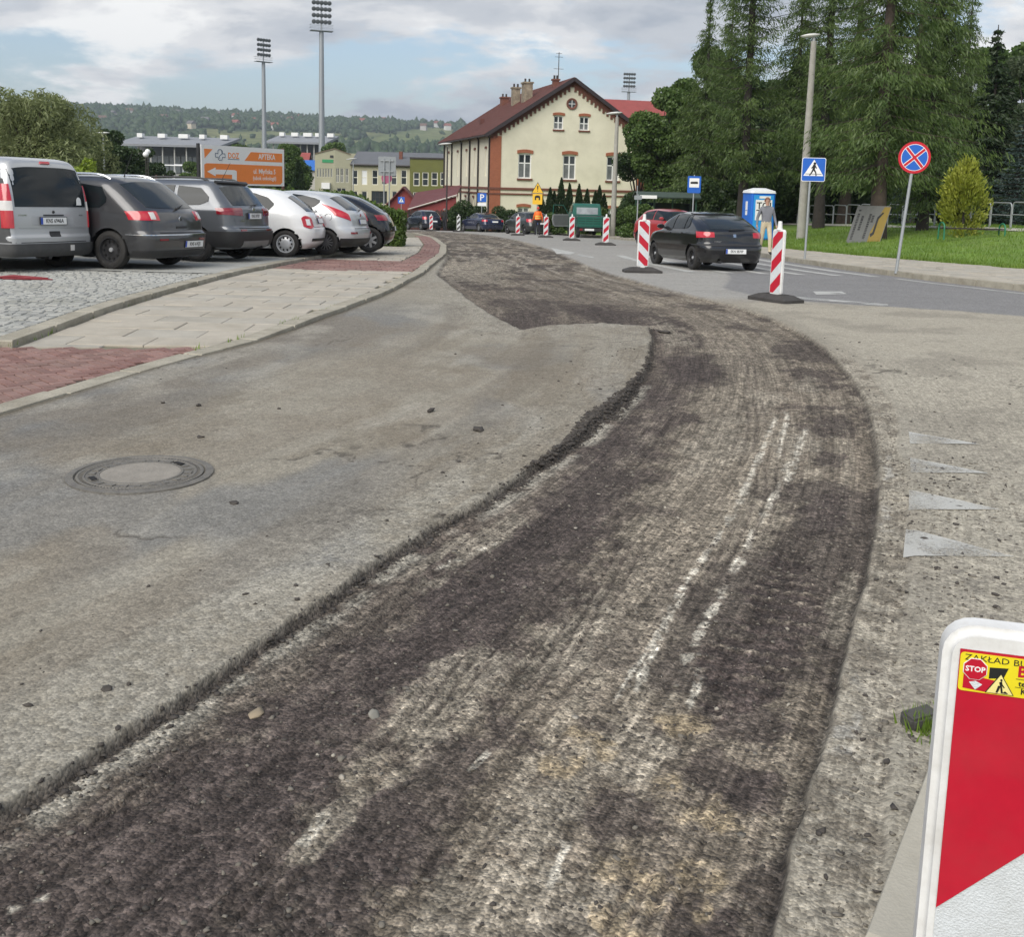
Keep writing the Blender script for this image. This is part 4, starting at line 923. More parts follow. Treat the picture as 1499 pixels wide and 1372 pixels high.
    def band(s, name, lo, hi, m, off, s1, parent=None):
        """bumper band running round the rear from side to side"""
        def fn(a, z): return s.P(z, abs(a), 1 if a >= 0 else -1)
        return s.patch(name, fn, 44, 5, off, m, u=(-s1, s1), lo=lo, hi=hi)
    def place(s, contact, heading):
        """contact: where the near rear wheel meets the ground (left wheel); heading in degrees, 0 = away from the camera, + to the left"""
        a = math.radians(90 + heading); s.root.rotation_euler = (0, 0, a); off = Matrix.Rotation(a, 3, 'Z') @ Vector((0, s.tw, 0)); s.root.location = (contact.x - off.x, contact.y - off.y, contact.z)
        # sit on the slope of the street
        hx_, hy_ = math.cos(a), math.sin(a); yy = contact.y; g_ = (Tf(yy + 1.5) - Tf(yy - 1.5)) / 3 * 1.0
        f_ = Vector((hx_, hy_, g_ * hy_)).normalized(); l_ = Vector((-hy_, hx_, g_ * hx_)).normalized(); n_ = f_.cross(l_)
        R_ = Matrix(((f_.x, l_.x, n_.x), (f_.y, l_.y, n_.y), (f_.z, l_.z, n_.z))); s.root.rotation_euler = R_.to_euler(); off = R_ @ Vector((0, s.tw, 0)); s.root.location = Vector(contact) - off; return s

def park(px, py): return gnd(px, py, PARKZ + .0)

# 1 silver van ------------------------------------------------------
silver = paint('silver', (.43, .44, .45), .35, .35)
v = Car('parked_van', 'silver van with tall black rear window and grey bumper in the car park', [
    (.24, .10, 4.10, .80, .10, .30, .04), (.34, .02, 4.20, .85, .12, .35, .05), (.55, .02, 4.25, .86, .12, .38, .05), (.60, .05, 4.24, .86, .12, .38, .05), (.85, .06, 4.16, .86, .12, .42, .05), (.98, .07, 3.75, .858, .12, .50, .05),
    (1.08, .08, 3.35, .85, .12, .35, .05), (1.40, .13, 2.95, .80, .13, .25, .05), (1.66, .20, 2.62, .735, .14, .2, .06), (1.75, .26, 2.45, .68, .16, .2, .07), (1.80, .42, 2.2, .56, .2, .3, .08), (1.82, .9, 1.8, .32, .2, .25, .08)], silver, .78, 3.35, .315)
v.wheels('steel'); v.root['category'] = 'van'
v.rear('rear_window', .70, lambda t: 1.03, lambda t: 1.655 - .05 * abs(2 * t - 1) ** 4, glassm, .006)
v.band('rear_bumper', .27, .455, greyplas, .035, 1.35)
v.wrap('corner_panel', .80, 1.12, .47, 1.62, greyplas, .003)
for (a, b, m_) in ((1.12, 1.38, redl), (.97, 1.12, clearl), (.70, .97, redl)): v.wrap('tail_light', .74, .93, a, b, m_, .016, k=3)
v.rear('plate_recess', .42, .745, .885, mat('recess_silver', (.36, .37, .38), .45), .003); v.plate(.02, .81, 'KNS 6946A', w=.52)
v.rear('tailgate_handle', .10, .56, .645, trimm, .014, 8, 4); v.rear('brake_light', .09, 1.705, 1.735, redl, .025, 6, 2); v.rear('plate_lamp', .2, .89, .91, trimm, .012, 8, 2)
v.rear('tailgate_crease', .66, .70, .715, chrome if False else silver, .010, 10, 2); v.emblem(.95, .025, trimm); v.rear('tow_cover', -.26, .33, .42, clearl, .042, 3, 2, y0=-.34)
v.rear('tailgate_seam', .745, .468, .480, shadowgap, .002, 10, 1); v.side_window([(.35, 1.08, 1.55), (1.2, 1.06, 1.60)]); v.side_window([(1.28, 1.06, 1.60), (2.2, 1.05, 1.62)]); v.mirror(2.75, 1.08, trimm)
q = MB(); p = v.Py(-.52, 1.12); 
pst = v.rear('window_sticker', -.50, 1.06, lambda t: 1.06 + .13 * math.sin(math.pi * t) ** .4, platem, .0085, 8, 2, y0=-.63)
for yy_, tx_, w_ in ((.58, 'DYNAMIC', .05), (-.58, 'doblò', .05)): text(tx_, w_ * .75, chrome, v.root, Matrix.Translation(v.Py(yy_, .90) + Vector((-.006, 0, 0))) @ Matrix.Rotation(-math.pi / 2, 4, 'Z') @ Matrix.Rotation(math.pi / 2, 4, 'X'))
v.exhaust(.1, .23)
v.place(gnd(-22, 397, PARKZ), 66)

# 2 dark grey estate --------------------------------------------------
dgrey = paint('dark_grey', (.055, .056, .060), .3, .45)
c = Car('parked_estate_car', 'dark grey estate car with roof rails parked beside the silver van', [
    (.20, .16, 4.60, .80, .16, .35, .08), (.32, .05, 4.70, .86, .2, .5, .10), (.52, .01, 4.75, .885, .22, .55, .12), (.60, .02, 4.74, .888, .22, .55, .12), (.66, .08, 4.72, .888, .22, .55, .12), (.80, .10, 4.60, .886, .24, .60, .12), (.95, .16, 4.05, .876, .26, .7, .13),
    (1.03, .24, 3.55, .862, .28, .5, .14), (1.20, .44, 3.20, .825, .30, .3, .15), (1.38, .66, 2.86, .770, .30, .25, .16), (1.48, .80, 2.62, .715, .28, .25, .16), (1.54, .95, 2.40, .64, .28, .3, .14), (1.575, 1.25, 2.1, .50, .25, .3, .1), (1.59, 1.5, 1.9, .3, .2, .2, .06)], dgrey, .92, 3.62, .325)
c.wheels('steel'); c.rear('rear_window', .63, lambda t: 1.03 + .02 * abs(2 * t - 1) ** 2, lambda t: 1.475 - .05 * abs(2 * t - 1) ** 3, glassm_l, .006)
c.wrap('tail_light', .52, 1.08, lambda t: .83 + .01 * t, lambda t: .985 - .005 * t, redl, .012); c.wrap('reverse_lens', .60, .70, .85, .965, clearl, .018, n=6, k=3)
c.band('bumper_strip', .585, .60, chrome, .012, 1.25); c.rear('tailgate_seam', .58, .62, .632, shadowgap, .003, 10, 1); c.plate(-.25, .43, 'KNS 61KJ5', txt_size=.07); c.emblem(.86, .045)
c.rear('tailgate_handle', .14, .70, .735, trimm, .014, 8, 2); c.reflector(.44, .62, .50); c.wiper(.02, 1.02, -.33, 1.09)
c.side_window([(.98, 1.12, 1.20), (1.10, 1.03, 1.37), (1.62, 1.015, 1.435)]); c.side_window([(1.70, 1.015, 1.44), (2.55, 1.0, 1.46)]); c.side_window([(2.63, 1.0, 1.455), (3.0, .99, 1.32), (3.42, .985, 1.02)])
c.rails(1.05, 2.75, chrome, .60); c.handle(1.72, .93, chrome); c.handle(2.65, .92, chrome); c.mirror(3.15, 1.02); c.aerial(1.25, 0, .42, -.45); c.band('rear_skirt', .23, .33, trimm, .012, 1.1)
for sd_ in (1, -1): c.seam([(1.66, .32), (1.66, 1.02), (1.66, 1.4)], sd_); c.seam([(2.6, .32), (2.6, 1.0), (2.58, 1.4)], sd_)
c.place(park(166, 393.5), 72)

# 3 grey SUV ----------------------------------------------------------
steelg = paint('steel_grey', (.125, .135, .150), .3, .45)
c = Car('parked_suv', 'steel grey compact off-roader with black lower bumper and dark red tail lights', [
    (.26, .18, 4.00, .80, .14, .3, .05), (.36, .05, 4.10, .86, .2, .4, .07), (.55, .01, 4.17, .885, .22, .45, .08), (.64, .02, 4.17, .888, .22, .45, .08), (.70, .09, 4.15, .888, .22, .5, .08), (.98, .10, 4.02, .886, .22, .5, .09), (1.04, .12, 3.35, .87, .24, .5, .10),
    (1.08, .16, 3.10, .855, .25, .4, .10), (1.25, .30, 2.88, .815, .26, .3, .11), (1.42, .42, 2.62, .760, .26, .25, .12), (1.52, .50, 2.46, .70, .26, .25, .12), (1.575, .60, 2.3, .61, .26, .3, .12), (1.60, .9, 2.0, .42, .22, .3, .1), (1.61, 1.2, 1.8, .25, .15, .2, .06)], steelg, .88, 3.38, .335)
c.wheels('dark'); c.rear('rear_window', .60, lambda t: 1.10, lambda t: 1.475 - .04 * abs(2 * t - 1) ** 3, glassm_l, .006); c.rear('spoiler', .58, 1.50, 1.535, trimm, .05, 12, 2)
c.wrap('tail_light', .42, 1.03, lambda t: .90 + .03 * t, lambda t: 1.05 - .01 * t, redd, .014); c.band('lower_bumper', .30, .60, trimm, .016, 1.5); c.rear('skid_plate', .50, .31, .42, mat('skid_silver', (.22, .22, .22), .5, metal=.3), .024, 10, 3)
c.plate(0, .90, 'KNS 59707', txt_size=.07); c.reflector(.40, .58, .61); c.wiper(.05, 1.09, -.28, 1.12); c.emblem(1.03, .045); c.rear('tailgate_seam', .60, .655, .667, shadowgap, .003, 10, 1); c.exhaust(-.25, .28)
c.side_window([(.62, 1.17, 1.26), (.80, 1.10, 1.42), (1.30, 1.085, 1.46)]); c.side_window([(1.38, 1.08, 1.465), (2.16, 1.06, 1.475)]); c.side_window([(2.24, 1.06, 1.47), (2.7, 1.05, 1.30), (2.98, 1.05, 1.08)])
c.handle(1.42, .98, trimm); c.mirror(2.72, 1.10); c.aerial(.80, 0, .34, -.55); c.rails(.75, 2.3, trimm, .58)
text('VITARA', .05, chrome, c.root, Matrix.Translation(c.Py(.42, .80) + Vector((-.006, 0, 0))) @ Matrix.Rotation(-math.pi / 2, 4, 'Z') @ Matrix.Rotation(math.pi / 2, 4, 'X'))
for sd_ in (1, -1): c.seam([(1.34, .4), (1.34, 1.0), (1.34, 1.44)], sd_); c.seam([(2.2, .4), (2.2, 1.0), (2.18, 1.44)], sd_)
c.place(park(291, 382.8), 75)

# 4 small white hatchback ----------------------------------------------
white = paint('white', (.74, .745, .74), .3, 0)
c = Car('small_white_car', 'small rounded white city car with red tail lights and silver wheel trims', [
    (.19, .20, 3.35, .72, .22, .4, .10), (.32, .05, 3.46, .785, .30, .5, .12), (.52, .0, 3.54, .81, .34, .55, .14), (.62, .01, 3.54, .815, .34, .55, .14), (.68, .05, 3.53, .815, .34, .55, .14), (.82, .09, 3.44, .812, .34, .60, .14), (.92, .14, 3.12, .80, .35, .65, .14),
    (1.0, .22, 2.75, .778, .36, .5, .15), (1.15, .40, 2.48, .735, .36, .35, .15), (1.30, .62, 2.18, .68, .34, .3, .14), (1.40, .82, 1.95, .61, .32, .3, .12), (1.45, 1.0, 1.8, .51, .3, .3, .1), (1.48, 1.25, 1.6, .33, .2, .2, .06)], white, .66, 2.96, .295, .18)
c.wheels('cap'); c.rear('rear_window', .48, lambda t: .985 + .01 * abs(2 * t - 1), lambda t: 1.34 - .05 * abs(2 * t - 1) ** 2, glassm_l, .006); c.wrap('tail_light', .53, .80, lambda t: .63 + .05 * (2 * t - 1) ** 2, lambda t: .90 - .05 * (2 * t - 1) ** 2, redl, .018, n=10); c.wrap('tail_light_centre', .62, .72, .70, .83, white, .024, n=5, k=3)
c.plate(0, .80, None, w=.5); c.rear('handle_bar', .22, .875, .90, chrome, .025, 8, 2); c.wiper(0, .98, -.30, 1.02); c.rear('bumper_insert', .60, .36, .42, trimm, .012, 12, 2); c.rear('tailgate_seam', .52, .66, .670, shadowgap, .003, 10, 1)
c.side_window([(.92, 1.12, 1.16), (1.05, .985, 1.28), (1.35, .97, 1.365), (1.52, .97, 1.385)]); c.side_window([(1.58, .965, 1.385), (2.05, .96, 1.30), (2.52, .955, 1.0)]); c.mirror(2.3, 1.0); c.handle(1.62, .83, chrome)
for sd_ in (1, -1): c.seam([(1.5, .3), (1.52, .96)], sd_); c.seam([(2.6, .35), (2.55, .92)], sd_)
c.place(park(419, 376.5), 88)

# 5 silver hatchback ----------------------------------------------------
silver2 = paint('light_silver', (.52, .535, .55), .3, .3)
c = Car('silver_hatchback', 'silver hatchback with high pointed red tail lights next to the white car', [
    (.20, .22, 3.78, .76, .2, .35, .08), (.32, .06, 3.88, .83, .28, .5, .10), (.50, .0, 3.94, .855, .32, .55, .12), (.60, .02, 3.95, .86, .32, .55, .12), (.68, .07, 3.93, .86, .32, .55, .12), (.82, .10, 3.80, .858, .32, .6, .12), (.95, .15, 3.25, .845, .33, .65, .13),
    (1.05, .24, 2.95, .82, .34, .4, .14), (1.20, .44, 2.66, .765, .34, .3, .15), (1.33, .64, 2.40, .70, .33, .3, .15), (1.40, .76, 2.2, .63, .32, .3, .14), (1.45, .95, 2.0, .52, .3, .3, .12), (1.475, 1.2, 1.75, .32, .2, .2, .06)], silver2, .70, 3.19, .30)
c.wheels('dark'); c.rear('rear_window', .53, lambda t: 1.03 + .02 * abs(2 * t - 1), lambda t: 1.36 - .05 * abs(2 * t - 1) ** 2, glassm, .006); c.wrap('tail_light', .62, .98, lambda t: .80 + .12 * t, lambda t: .95 + .24 * t, redl, .016, n=12); c.band('lower_bumper', .22, .40, trimm, .014, .95)
c.plate(0, .78, None, w=.5); c.reflector(.48, .70, .50, .045, redd); c.wiper(0, 1.02, -.30, 1.06); c.emblem(.93, .05); c.rear('tailgate_seam', .55, .62, .632, shadowgap, .003, 10, 1)
c.side_window([(.86, 1.20, 1.25), (.98, 1.10, 1.30), (1.30, 1.06, 1.36), (1.55, 1.04, 1.385)]); c.side_window([(1.62, 1.03, 1.385), (2.2, .99, 1.32), (2.78, .97, 1.02)]); c.mirror(2.45, 1.05); c.handle(1.68, .92, silver2)
c.side_window([(1.30, 1.09, 1.22), (1.48, 1.09, 1.22)], 'window_sticker', mat('pale_green_sticker', (.35, .6, .5), .5), off=.008)
q = MB(); p = c.Px(.62, .88, 1); q.lathe([(.085, -.02), (.085, .003), (.078, .004), (.078, -.02)], 24, Matrix.Translation(p) @ Matrix.Rotation(-math.pi / 2, 4, 'X')); q.build('fuel_cap', shadowgap, c.root)
for sd_ in (1, -1): c.seam([(1.55, .3), (1.58, 1.03)], sd_); c.seam([(2.72, .3), (2.72, .96)], sd_)
c.place(park(478, 373.5), 80)

# 6 black hatchback beside the hedge --------------------------------------
black = mat('paint_black', (.008, .008, .009), .22, var=.05, coat=.8)
c = Car('black_hatchback', 'black hatchback with bright alloy wheels against the green hedge', [
    (.20, .20, 4.05, .78, .2, .35, .10), (.32, .05, 4.15, .84, .30, .5, .12), (.52, .0, 4.22, .87, .34, .55, .14), (.70, .03, 4.22, .875, .34, .55, .14), (.85, .10, 4.05, .872, .34, .6, .14), (.96, .18, 3.45, .855, .36, .65, .14),
    (1.06, .34, 3.05, .825, .36, .4, .14), (1.20, .58, 2.75, .76, .36, .3, .14), (1.32, .82, 2.45, .69, .34, .3, .14), (1.40, 1.05, 2.25, .6, .32, .3, .12), (1.44, 1.3, 2.0, .45, .3, .3, .08), (1.46, 1.5, 1.8, .28, .2, .2, .05)], black, .58, 3.18, .315)
c.wheels('alloy'); c.rear('rear_window', .50, 1.04, lambda t: 1.36 - .05 * abs(2 * t - 1) ** 2, glassm_l, .006); c.wrap('tail_light', .60, .95, .80, .93, redd, .014); c.plate(0, .60, None); c.wiper(0, 1.03, -.3, 1.07)
c.side_window([(1.15, 1.18, 1.22), (1.35, 1.06, 1.33), (1.9, 1.03, 1.385)]); c.side_window([(1.96, 1.03, 1.385), (2.5, .99, 1.29), (2.95, .98, 1.02)]); c.mirror(2.6, 1.04)
c.place(park(541, 369.5), 93)
# 7 black five-door driving off ----------------------------------------------
c = Car('black_car', 'black five-door car driving on the road between two striped barrier boards', [
    (.20, .18, 3.80, .76, .2, .35, .08), (.32, .05, 3.90, .82, .26, .5, .10), (.50, .0, 3.96, .845, .30, .55, .12), (.60, .02, 3.97, .85, .30, .55, .12), (.66, .08, 3.96, .85, .30, .55, .12), (.84, .10, 3.80, .848, .30, .6, .12), (.93, .14, 3.25, .835, .31, .65, .12),
    (1.02, .26, 2.95, .805, .33, .4, .13), (1.16, .55, 2.68, .75, .34, .3, .14), (1.27, .86, 2.42, .69, .33, .3, .14), (1.34, 1.16, 2.22, .62, .32, .3, .13), (1.385, 1.42, 2.05, .5, .3, .3, .1), (1.405, 1.55, 1.85, .3, .2, .2, .06)], black, .72, 3.18, .295)
c.wheels('steel'); c.rear('rear_window', .56, lambda t: .98 + .01 * abs(2 * t - 1), lambda t: 1.31 - .05 * abs(2 * t - 1) ** 2, glassm_l, .006); c.wrap('tail_light', .50, .98, lambda t: .80 - .02 * t, lambda t: .915 + .01 * t, redl, .014)
c.rear('rear_spoiler', .56, 1.325, 1.35, black, .025, 12, 2); c.plate(0, .48, 'EKN 3B70P', txt_size=.07); c.rear('badge', .035, .81, .88, chrome, .010, 2, 2); c.wiper(.12, .975, -.30, .99); c.band('bumper_moulding', .60, .63, trimm, .014, 1.3); c.exhaust(.35, .22)
text('CORDOBA', .045, chrome, c.root, Matrix.Translation(c.Py(.40, .70) + Vector((-.006, 0, 0))) @ Matrix.Rotation(-math.pi / 2, 4, 'Z') @ Matrix.Rotation(math.pi / 2, 4, 'X'))
c.side_window([(.95, 1.05, 1.14), (1.03, 1.0, 1.24), (1.16, .985, 1.30)], 'quarter_window'); c.side_window([(1.22, .98, 1.31), (1.85, .965, 1.355)]); c.side_window([(1.92, .965, 1.355), (2.4, .95, 1.23), (2.78, .945, .99)]); c.mirror(2.45, .98); c.handle(1.28, .87); c.handle(2.0, .86); c.aerial(1.15, 0, .18, -.8)
for sd_ in (1, -1): c.seam([(1.19, .6), (1.19, .97)], sd_); c.seam([(1.88, .3), (1.88, .96)], sd_)
c.place(gnd(1015, 394.8), 14); c.root.scale = (.95,) * 3; c.root.location += Vector((-.02, .0, 0))

def sedan(name, label, m, W=.92, L_=4.85, H_=1.46):
    c = Car(name, label, [
        (.20, .18, L_ - .18, W - .1, .2, .35, .08), (.34, .05, L_ - .06, W - .03, .26, .5, .10), (.55, .0, L_, W, .28, .55, .12), (.64, .02, L_, W, .28, .55, .12), (.85, .07, L_ - .15, W, .30, .6, .12), (.98, .13, L_ - .9, W - .015, .34, .7, .12), (1.03, .55, L_ - 1.35, W - .05, .34, .5, .06),
        (1.08, .80, L_ - 1.55, W - .07, .3, .4, .05), (1.2, 1.02, L_ - 1.82, W - .12, .3, .3, .06), (1.34, 1.34, L_ - 2.15, W - .19, .3, .3, .06), (1.41, 1.62, L_ - 2.45, W - .26, .3, .3, .06), (H_ - .01, 2.0, L_ - 2.75, W - .42, .3, .3, .05), (H_, 2.2, L_ - 2.9, W - .6, .2, .2, .03)], m, 1.05, L_ - .82, .32)
    return c
navy = paint('navy', (.014, .020, .052), .22, .2)
c = sedan('navy_saloon', 'navy blue saloon car parked below the blue parking sign', navy); c.wheels('alloy')
c.rear('rear_window', .60, lambda t: 1.05 + .012 * abs(2 * t - 1), lambda t: 1.385 - .03 * abs(2 * t - 1) ** 2, glassm_l, .008); c.wrap('tail_light', .58, 1.05, .78, .92, redl, .014); c.plate(0, .78, None); c.band('bumper_moulding', .54, .57, trimm, .014, 1.3)
c.side_window([(1.45, 1.06, 1.17), (1.65, 1.04, 1.36), (2.15, 1.03, 1.40)]); c.side_window([(2.22, 1.03, 1.40), (2.9, 1.01, 1.31), (3.25, 1.0, 1.04)]); c.mirror(3.0, 1.05)
gp_ = lambda px, Y_: Vector((at(px, 330, Y_).x, Y_, Tf(Y_)))
c.place(gp_(702, 80), 26)
# grey-green estate behind the flagman
char = paint('charcoal', (.030, .034, .033), .3, .35)
def hatch(name, label, m, H_=1.5, L_=4.2, W=.87, **k):
    f = H_ / 1.5
    return Car(name, label, [(.20, .20, L_ - .16, W - .09, .2, .35, .08), (.34, .05, L_ - .05, W - .03, .28, .5, .10), (.52, .0, L_, W, .32, .55, .12), (.68, .04, L_, W, .32, .55, .12), (.85 * f, .10, L_ - .16, W - .002, .32, .6, .12), (.98 * f, .16, L_ - .72, W - .02, .33, .65, .12),
        (1.07 * f, .26, L_ - 1.02, W - .05, .33, .4, .12), (1.22 * f, .44, L_ - 1.30, W - .11, .33, .3, .13), (1.36 * f, .62, L_ - 1.60, W - .18, .32, .3, .13), (1.43 * f, .80, L_ - 1.82, W - .26, .3, .3, .12), (1.48 * f, 1.1, L_ - 2.1, W - .4, .28, .3, .08), (H_, 1.4, L_ - 2.35, W - .58, .2, .2, .05)], m, .78, L_ - .82, .31, **k)
def hatch_trim(c, lights=redl, plate=None, glass=None):
    f = c.H / 1.5; L_ = c.tab[:, 2].max()
    c.rear('rear_window', .56, 1.07 * f, lambda t: 1.40 * f - .05 * abs(2 * t - 1) ** 2, glass or glassm_l, .006); c.wrap('tail_light', .60, .98, .80 * f, 1.0 * f, lights, .014); c.plate(0, .72, plate); c.wiper(0, 1.06 * f, -.3, 1.10 * f); c.band('bumper_moulding', .50, .54, trimm, .014, 1.2)
    c.side_window([(.92, 1.17 * f, 1.22 * f), (1.05, 1.08 * f, 1.34 * f), (1.7, 1.05 * f, 1.42 * f)]); c.side_window([(1.77, 1.05 * f, 1.42 * f), (2.5, 1.03 * f, 1.36 * f), (L_ - 1.1, 1.0 * f, 1.05 * f)]); c.mirror(L_ - 1.45, 1.08 * f)
c = hatch('charcoal_hatchback', 'charcoal hatchback standing behind the worker in the orange vest', char, 1.5, 4.3); c.wheels('steel'); hatch_trim(c); c.place(gp_(769, 69), 25)
bluec = paint('dark_blue', (.016, .020, .034), .25, .2)
c = hatch('dark_blue_mpv', 'tall dark blue hatchback parked by the red roofed garage', bluec, 1.6, 3.9); c.wheels('alloy'); hatch_trim(c); c.place(gp_(617, 84), 32)
# red car facing this way behind the black one
redp = paint('red', (.34, .018, .022), .28, .0)
c = hatch('red_car', 'red hatchback with a yellow plate on its bonnet waiting behind the black car', redp, 1.52, 3.95); c.wheels('steel'); hatch_trim(c)
c.front('windscreen', .60, lambda t: 1.05, lambda t: 1.41 - .04 * abs(2 * t - 1) ** 2, glassm_l, .006)
for sg in (1, -1): c.patch('headlight', lambda a, z: c.Fy(sg * a, z), 6, 4, .012, clearl, u=(.42, .70), lo=.64, hi=.80)
c.front('front_grille', .35, .55, .64, trimm, .010, 8, 2)
q = MB(); q.box((3.45 - c.ra, .15, .985), (.05, .62, .26), M=Matrix.Rotation(-.25, 3, 'Y')); yb = q.build('yellow_plate', mat('sign_yellow', (.80, .48, .03), .5, var=.06), c.root)
text('TAXI', .17, inkm, c.root, Matrix.Translation((3.482 - c.ra, .15, .985)) @ Matrix.Rotation(math.pi / 2, 4, 'Z') @ Matrix.Rotation(math.pi / 2 - .0, 4, 'X'))
c.place(gp_(985, 44), 205)

# green pick-up with its driver's door open ------------------------------------
green = mat('pickup_green', (.008, .105, .075), .4, var=.12, coat=.4, dirt=(.10, .10, .08), dscale=2, damt=.25)
t = thing('pickup_truck', 'green pick-up truck with slatted load bed and its door standing open', 'truck')
W2 = .88
# cab: side outline extruded with rounded shoulders
prof = [(2.25, .45), (2.25, 1.15), (2.33, 1.78), (2.45, 1.88), (3.15, 1.88), (3.35, 1.80), (3.95, 1.22), (4.75, 1.10), (4.95, .95), (4.98, .45)]
V = []; F = []
for k, (yy_, sc_) in enumerate(((-W2, .965), (-W2 + .05, 1.0), (W2 - .05, 1.0), (W2, .965))):
    for x, z_ in prof: V.append((3.5 + (x - 3.5) * (sc_ if abs(yy_) > W2 - .01 else 1), yy_ * (1 if z_ < 1.2 else 1 - .12 * (z_ - 1.2) / .7), .45 + (z_ - .45) * sc_))
n_ = len(prof)
for k in range(3): F += [(k * n_ + i, k * n_ + (i + 1) % n_, (k + 1) * n_ + (i + 1) % n_, (k + 1) * n_ + i) for i in range(n_)]
F += [tuple(range(n_)), tuple(range(3 * n_, 4 * n_))[::-1]]
mk('cab', V, F, green, t, 30)
q = MB(); q.b2((2.235, -.62, 1.27), (2.262, .62, 1.66)); rwm = q.build('rear_window', mat('pickup_glass_glare', (.30, .33, .34), .15, var=.4, scale=2), t); rwm.data.transform(Matrix.Translation((2.30, 0, 1.46)) @ Matrix.Rotation(.10, 4, 'Y') @ Matrix.Translation((-2.262, 0, -1.46)))  # pale glass colour stands in for a bright reflection
for sg in (1, -1): q = MB(); q.prism([(2.5, 1.25), (3.75, 1.25), (3.25, 1.74), (2.55, 1.74)], .02, Matrix.Translation((0, sg * (W2 - .045) + (0 if sg < 0 else 0), 0)) @ Matrix.Rotation(math.pi / 2, 4, 'X')); q.build('side_window', glassm, t)
q = MB(); q.b2((0, -.86, .62), (2.18, .86, .70)); q.build('bed_floor', green, t); q = MB(); q.b2((.03, -.82, .70), (2.16, .82, 1.20)); q.build('bed_dark_fill', trimm, t)  # added dark box fills the bed, painting the shade behind the slat gaps
for sg in (1, -1):
    for k in range(4): q = MB(); q.b2((.02, sg * .84, .70 + k * .135), (2.18, sg * .88, .70 + k * .135 + .100)); q.build('bed_slat', green, t)
for k in range(4): q = MB(); q.b2((-.02, -.86, .70 + k * .135), (.02, .86, .70 + k * .135 + .100)); q.build('tailgate_slat', green, t)
q = MB()
for yy_ in (-.84, -.42, 0, .42, .84): q.b2((-.035, yy_ - .02, .66), (-.018, yy_ + .02, 1.23))
struct(q.build('tailgate_ribs', green, t), 'stuff')
q = MB(); q.b2((.02, -.45, .46), (4.8, -.35, .60)); q.b2((.02, .35, .46), (4.8, .45, .60)); struct(q.build('chassis_rails', trimm, t), 'stuff')
q = MB(); q.b2((-.08, -.80, .40), (.0, .80, .56)); q.build('rear_bumper', trimm, t)
q = MB(); q.b2((-.095, -.05, .43), (-.08, .47, .54)); q.build('number_plate', platem, t)
for sg in (1, -1): q = MB(); q.b2((-.095, sg * .60, .44), (-.08, sg * .76, .54)); q.build('tail_light', redd, t)
for x in (.75, 4.15):
    for sg in (1, -1):
        e = bpy.data.objects.new('wheel', None); C.objects.link(e); e.parent = t; Mx = Matrix.Translation((x, sg * .74, .33)) @ Matrix.Rotation(-sg * math.pi / 2, 4, 'X')
        q = MB(); q.lathe([(.2, -.09), (.28, -.1), (.325, -.07), (.33, 0), (.325, .07), (.28, .1), (.2, .09)], 28, Mx); q.build('tyre', tyrem, e, 40); q = MB(); q.lathe([(.205, .08), (.15, .03), (.05, .05), (.001, .05)], 24, Mx); q.build('rim', steelw, e, 40)
doorg = mat('door_lining_grey', (.20, .21, .21), .6, var=.1)
d_ = bpy.data.objects.new('open_door', None); C.objects.link(d_); d_.parent = t; d_.location = (3.70, W2 - .02, 0); d_.rotation_euler = (0, 0, math.radians(-62))
q = MB(); q.prism([(0, .50), (0, 1.22), (-1.15, 1.22), (-1.2, .9), (-1.12, .58), (-1.0, .50)], .06, Matrix.Translation((0, .03, 0)) @ Matrix.Rotation(math.pi / 2, 4, 'X')); q.build('door_panel', doorg, d_)
q = MB(); q.prism([(-.02, .6), (-.02, 1.16), (-1.1, 1.16), (-1.14, .9), (-1.05, .6)], .02, Matrix.Translation((0, -.03, 0)) @ Matrix.Rotation(math.pi / 2, 4, 'X')); q.build('door_lining', mat('door_lining_dark', (.11, .115, .115), .6), d_)
q = MB(); q.tube([(-.02, 0, 1.2), (-.42, 0, 1.74), (-1.12, 0, 1.76), (-1.16, 0, 1.2)], .022, 6); q.build('window_frame', green, d_, 40)
p = gp_(846, 60); a = math.radians(90 + 5); off = Matrix.Rotation(a, 3, 'Z') @ Vector((.75, .74, 0)); t.rotation_euler = (0, 0, a); t.location = (p.x - off.x, p.y - off.y, p.z)
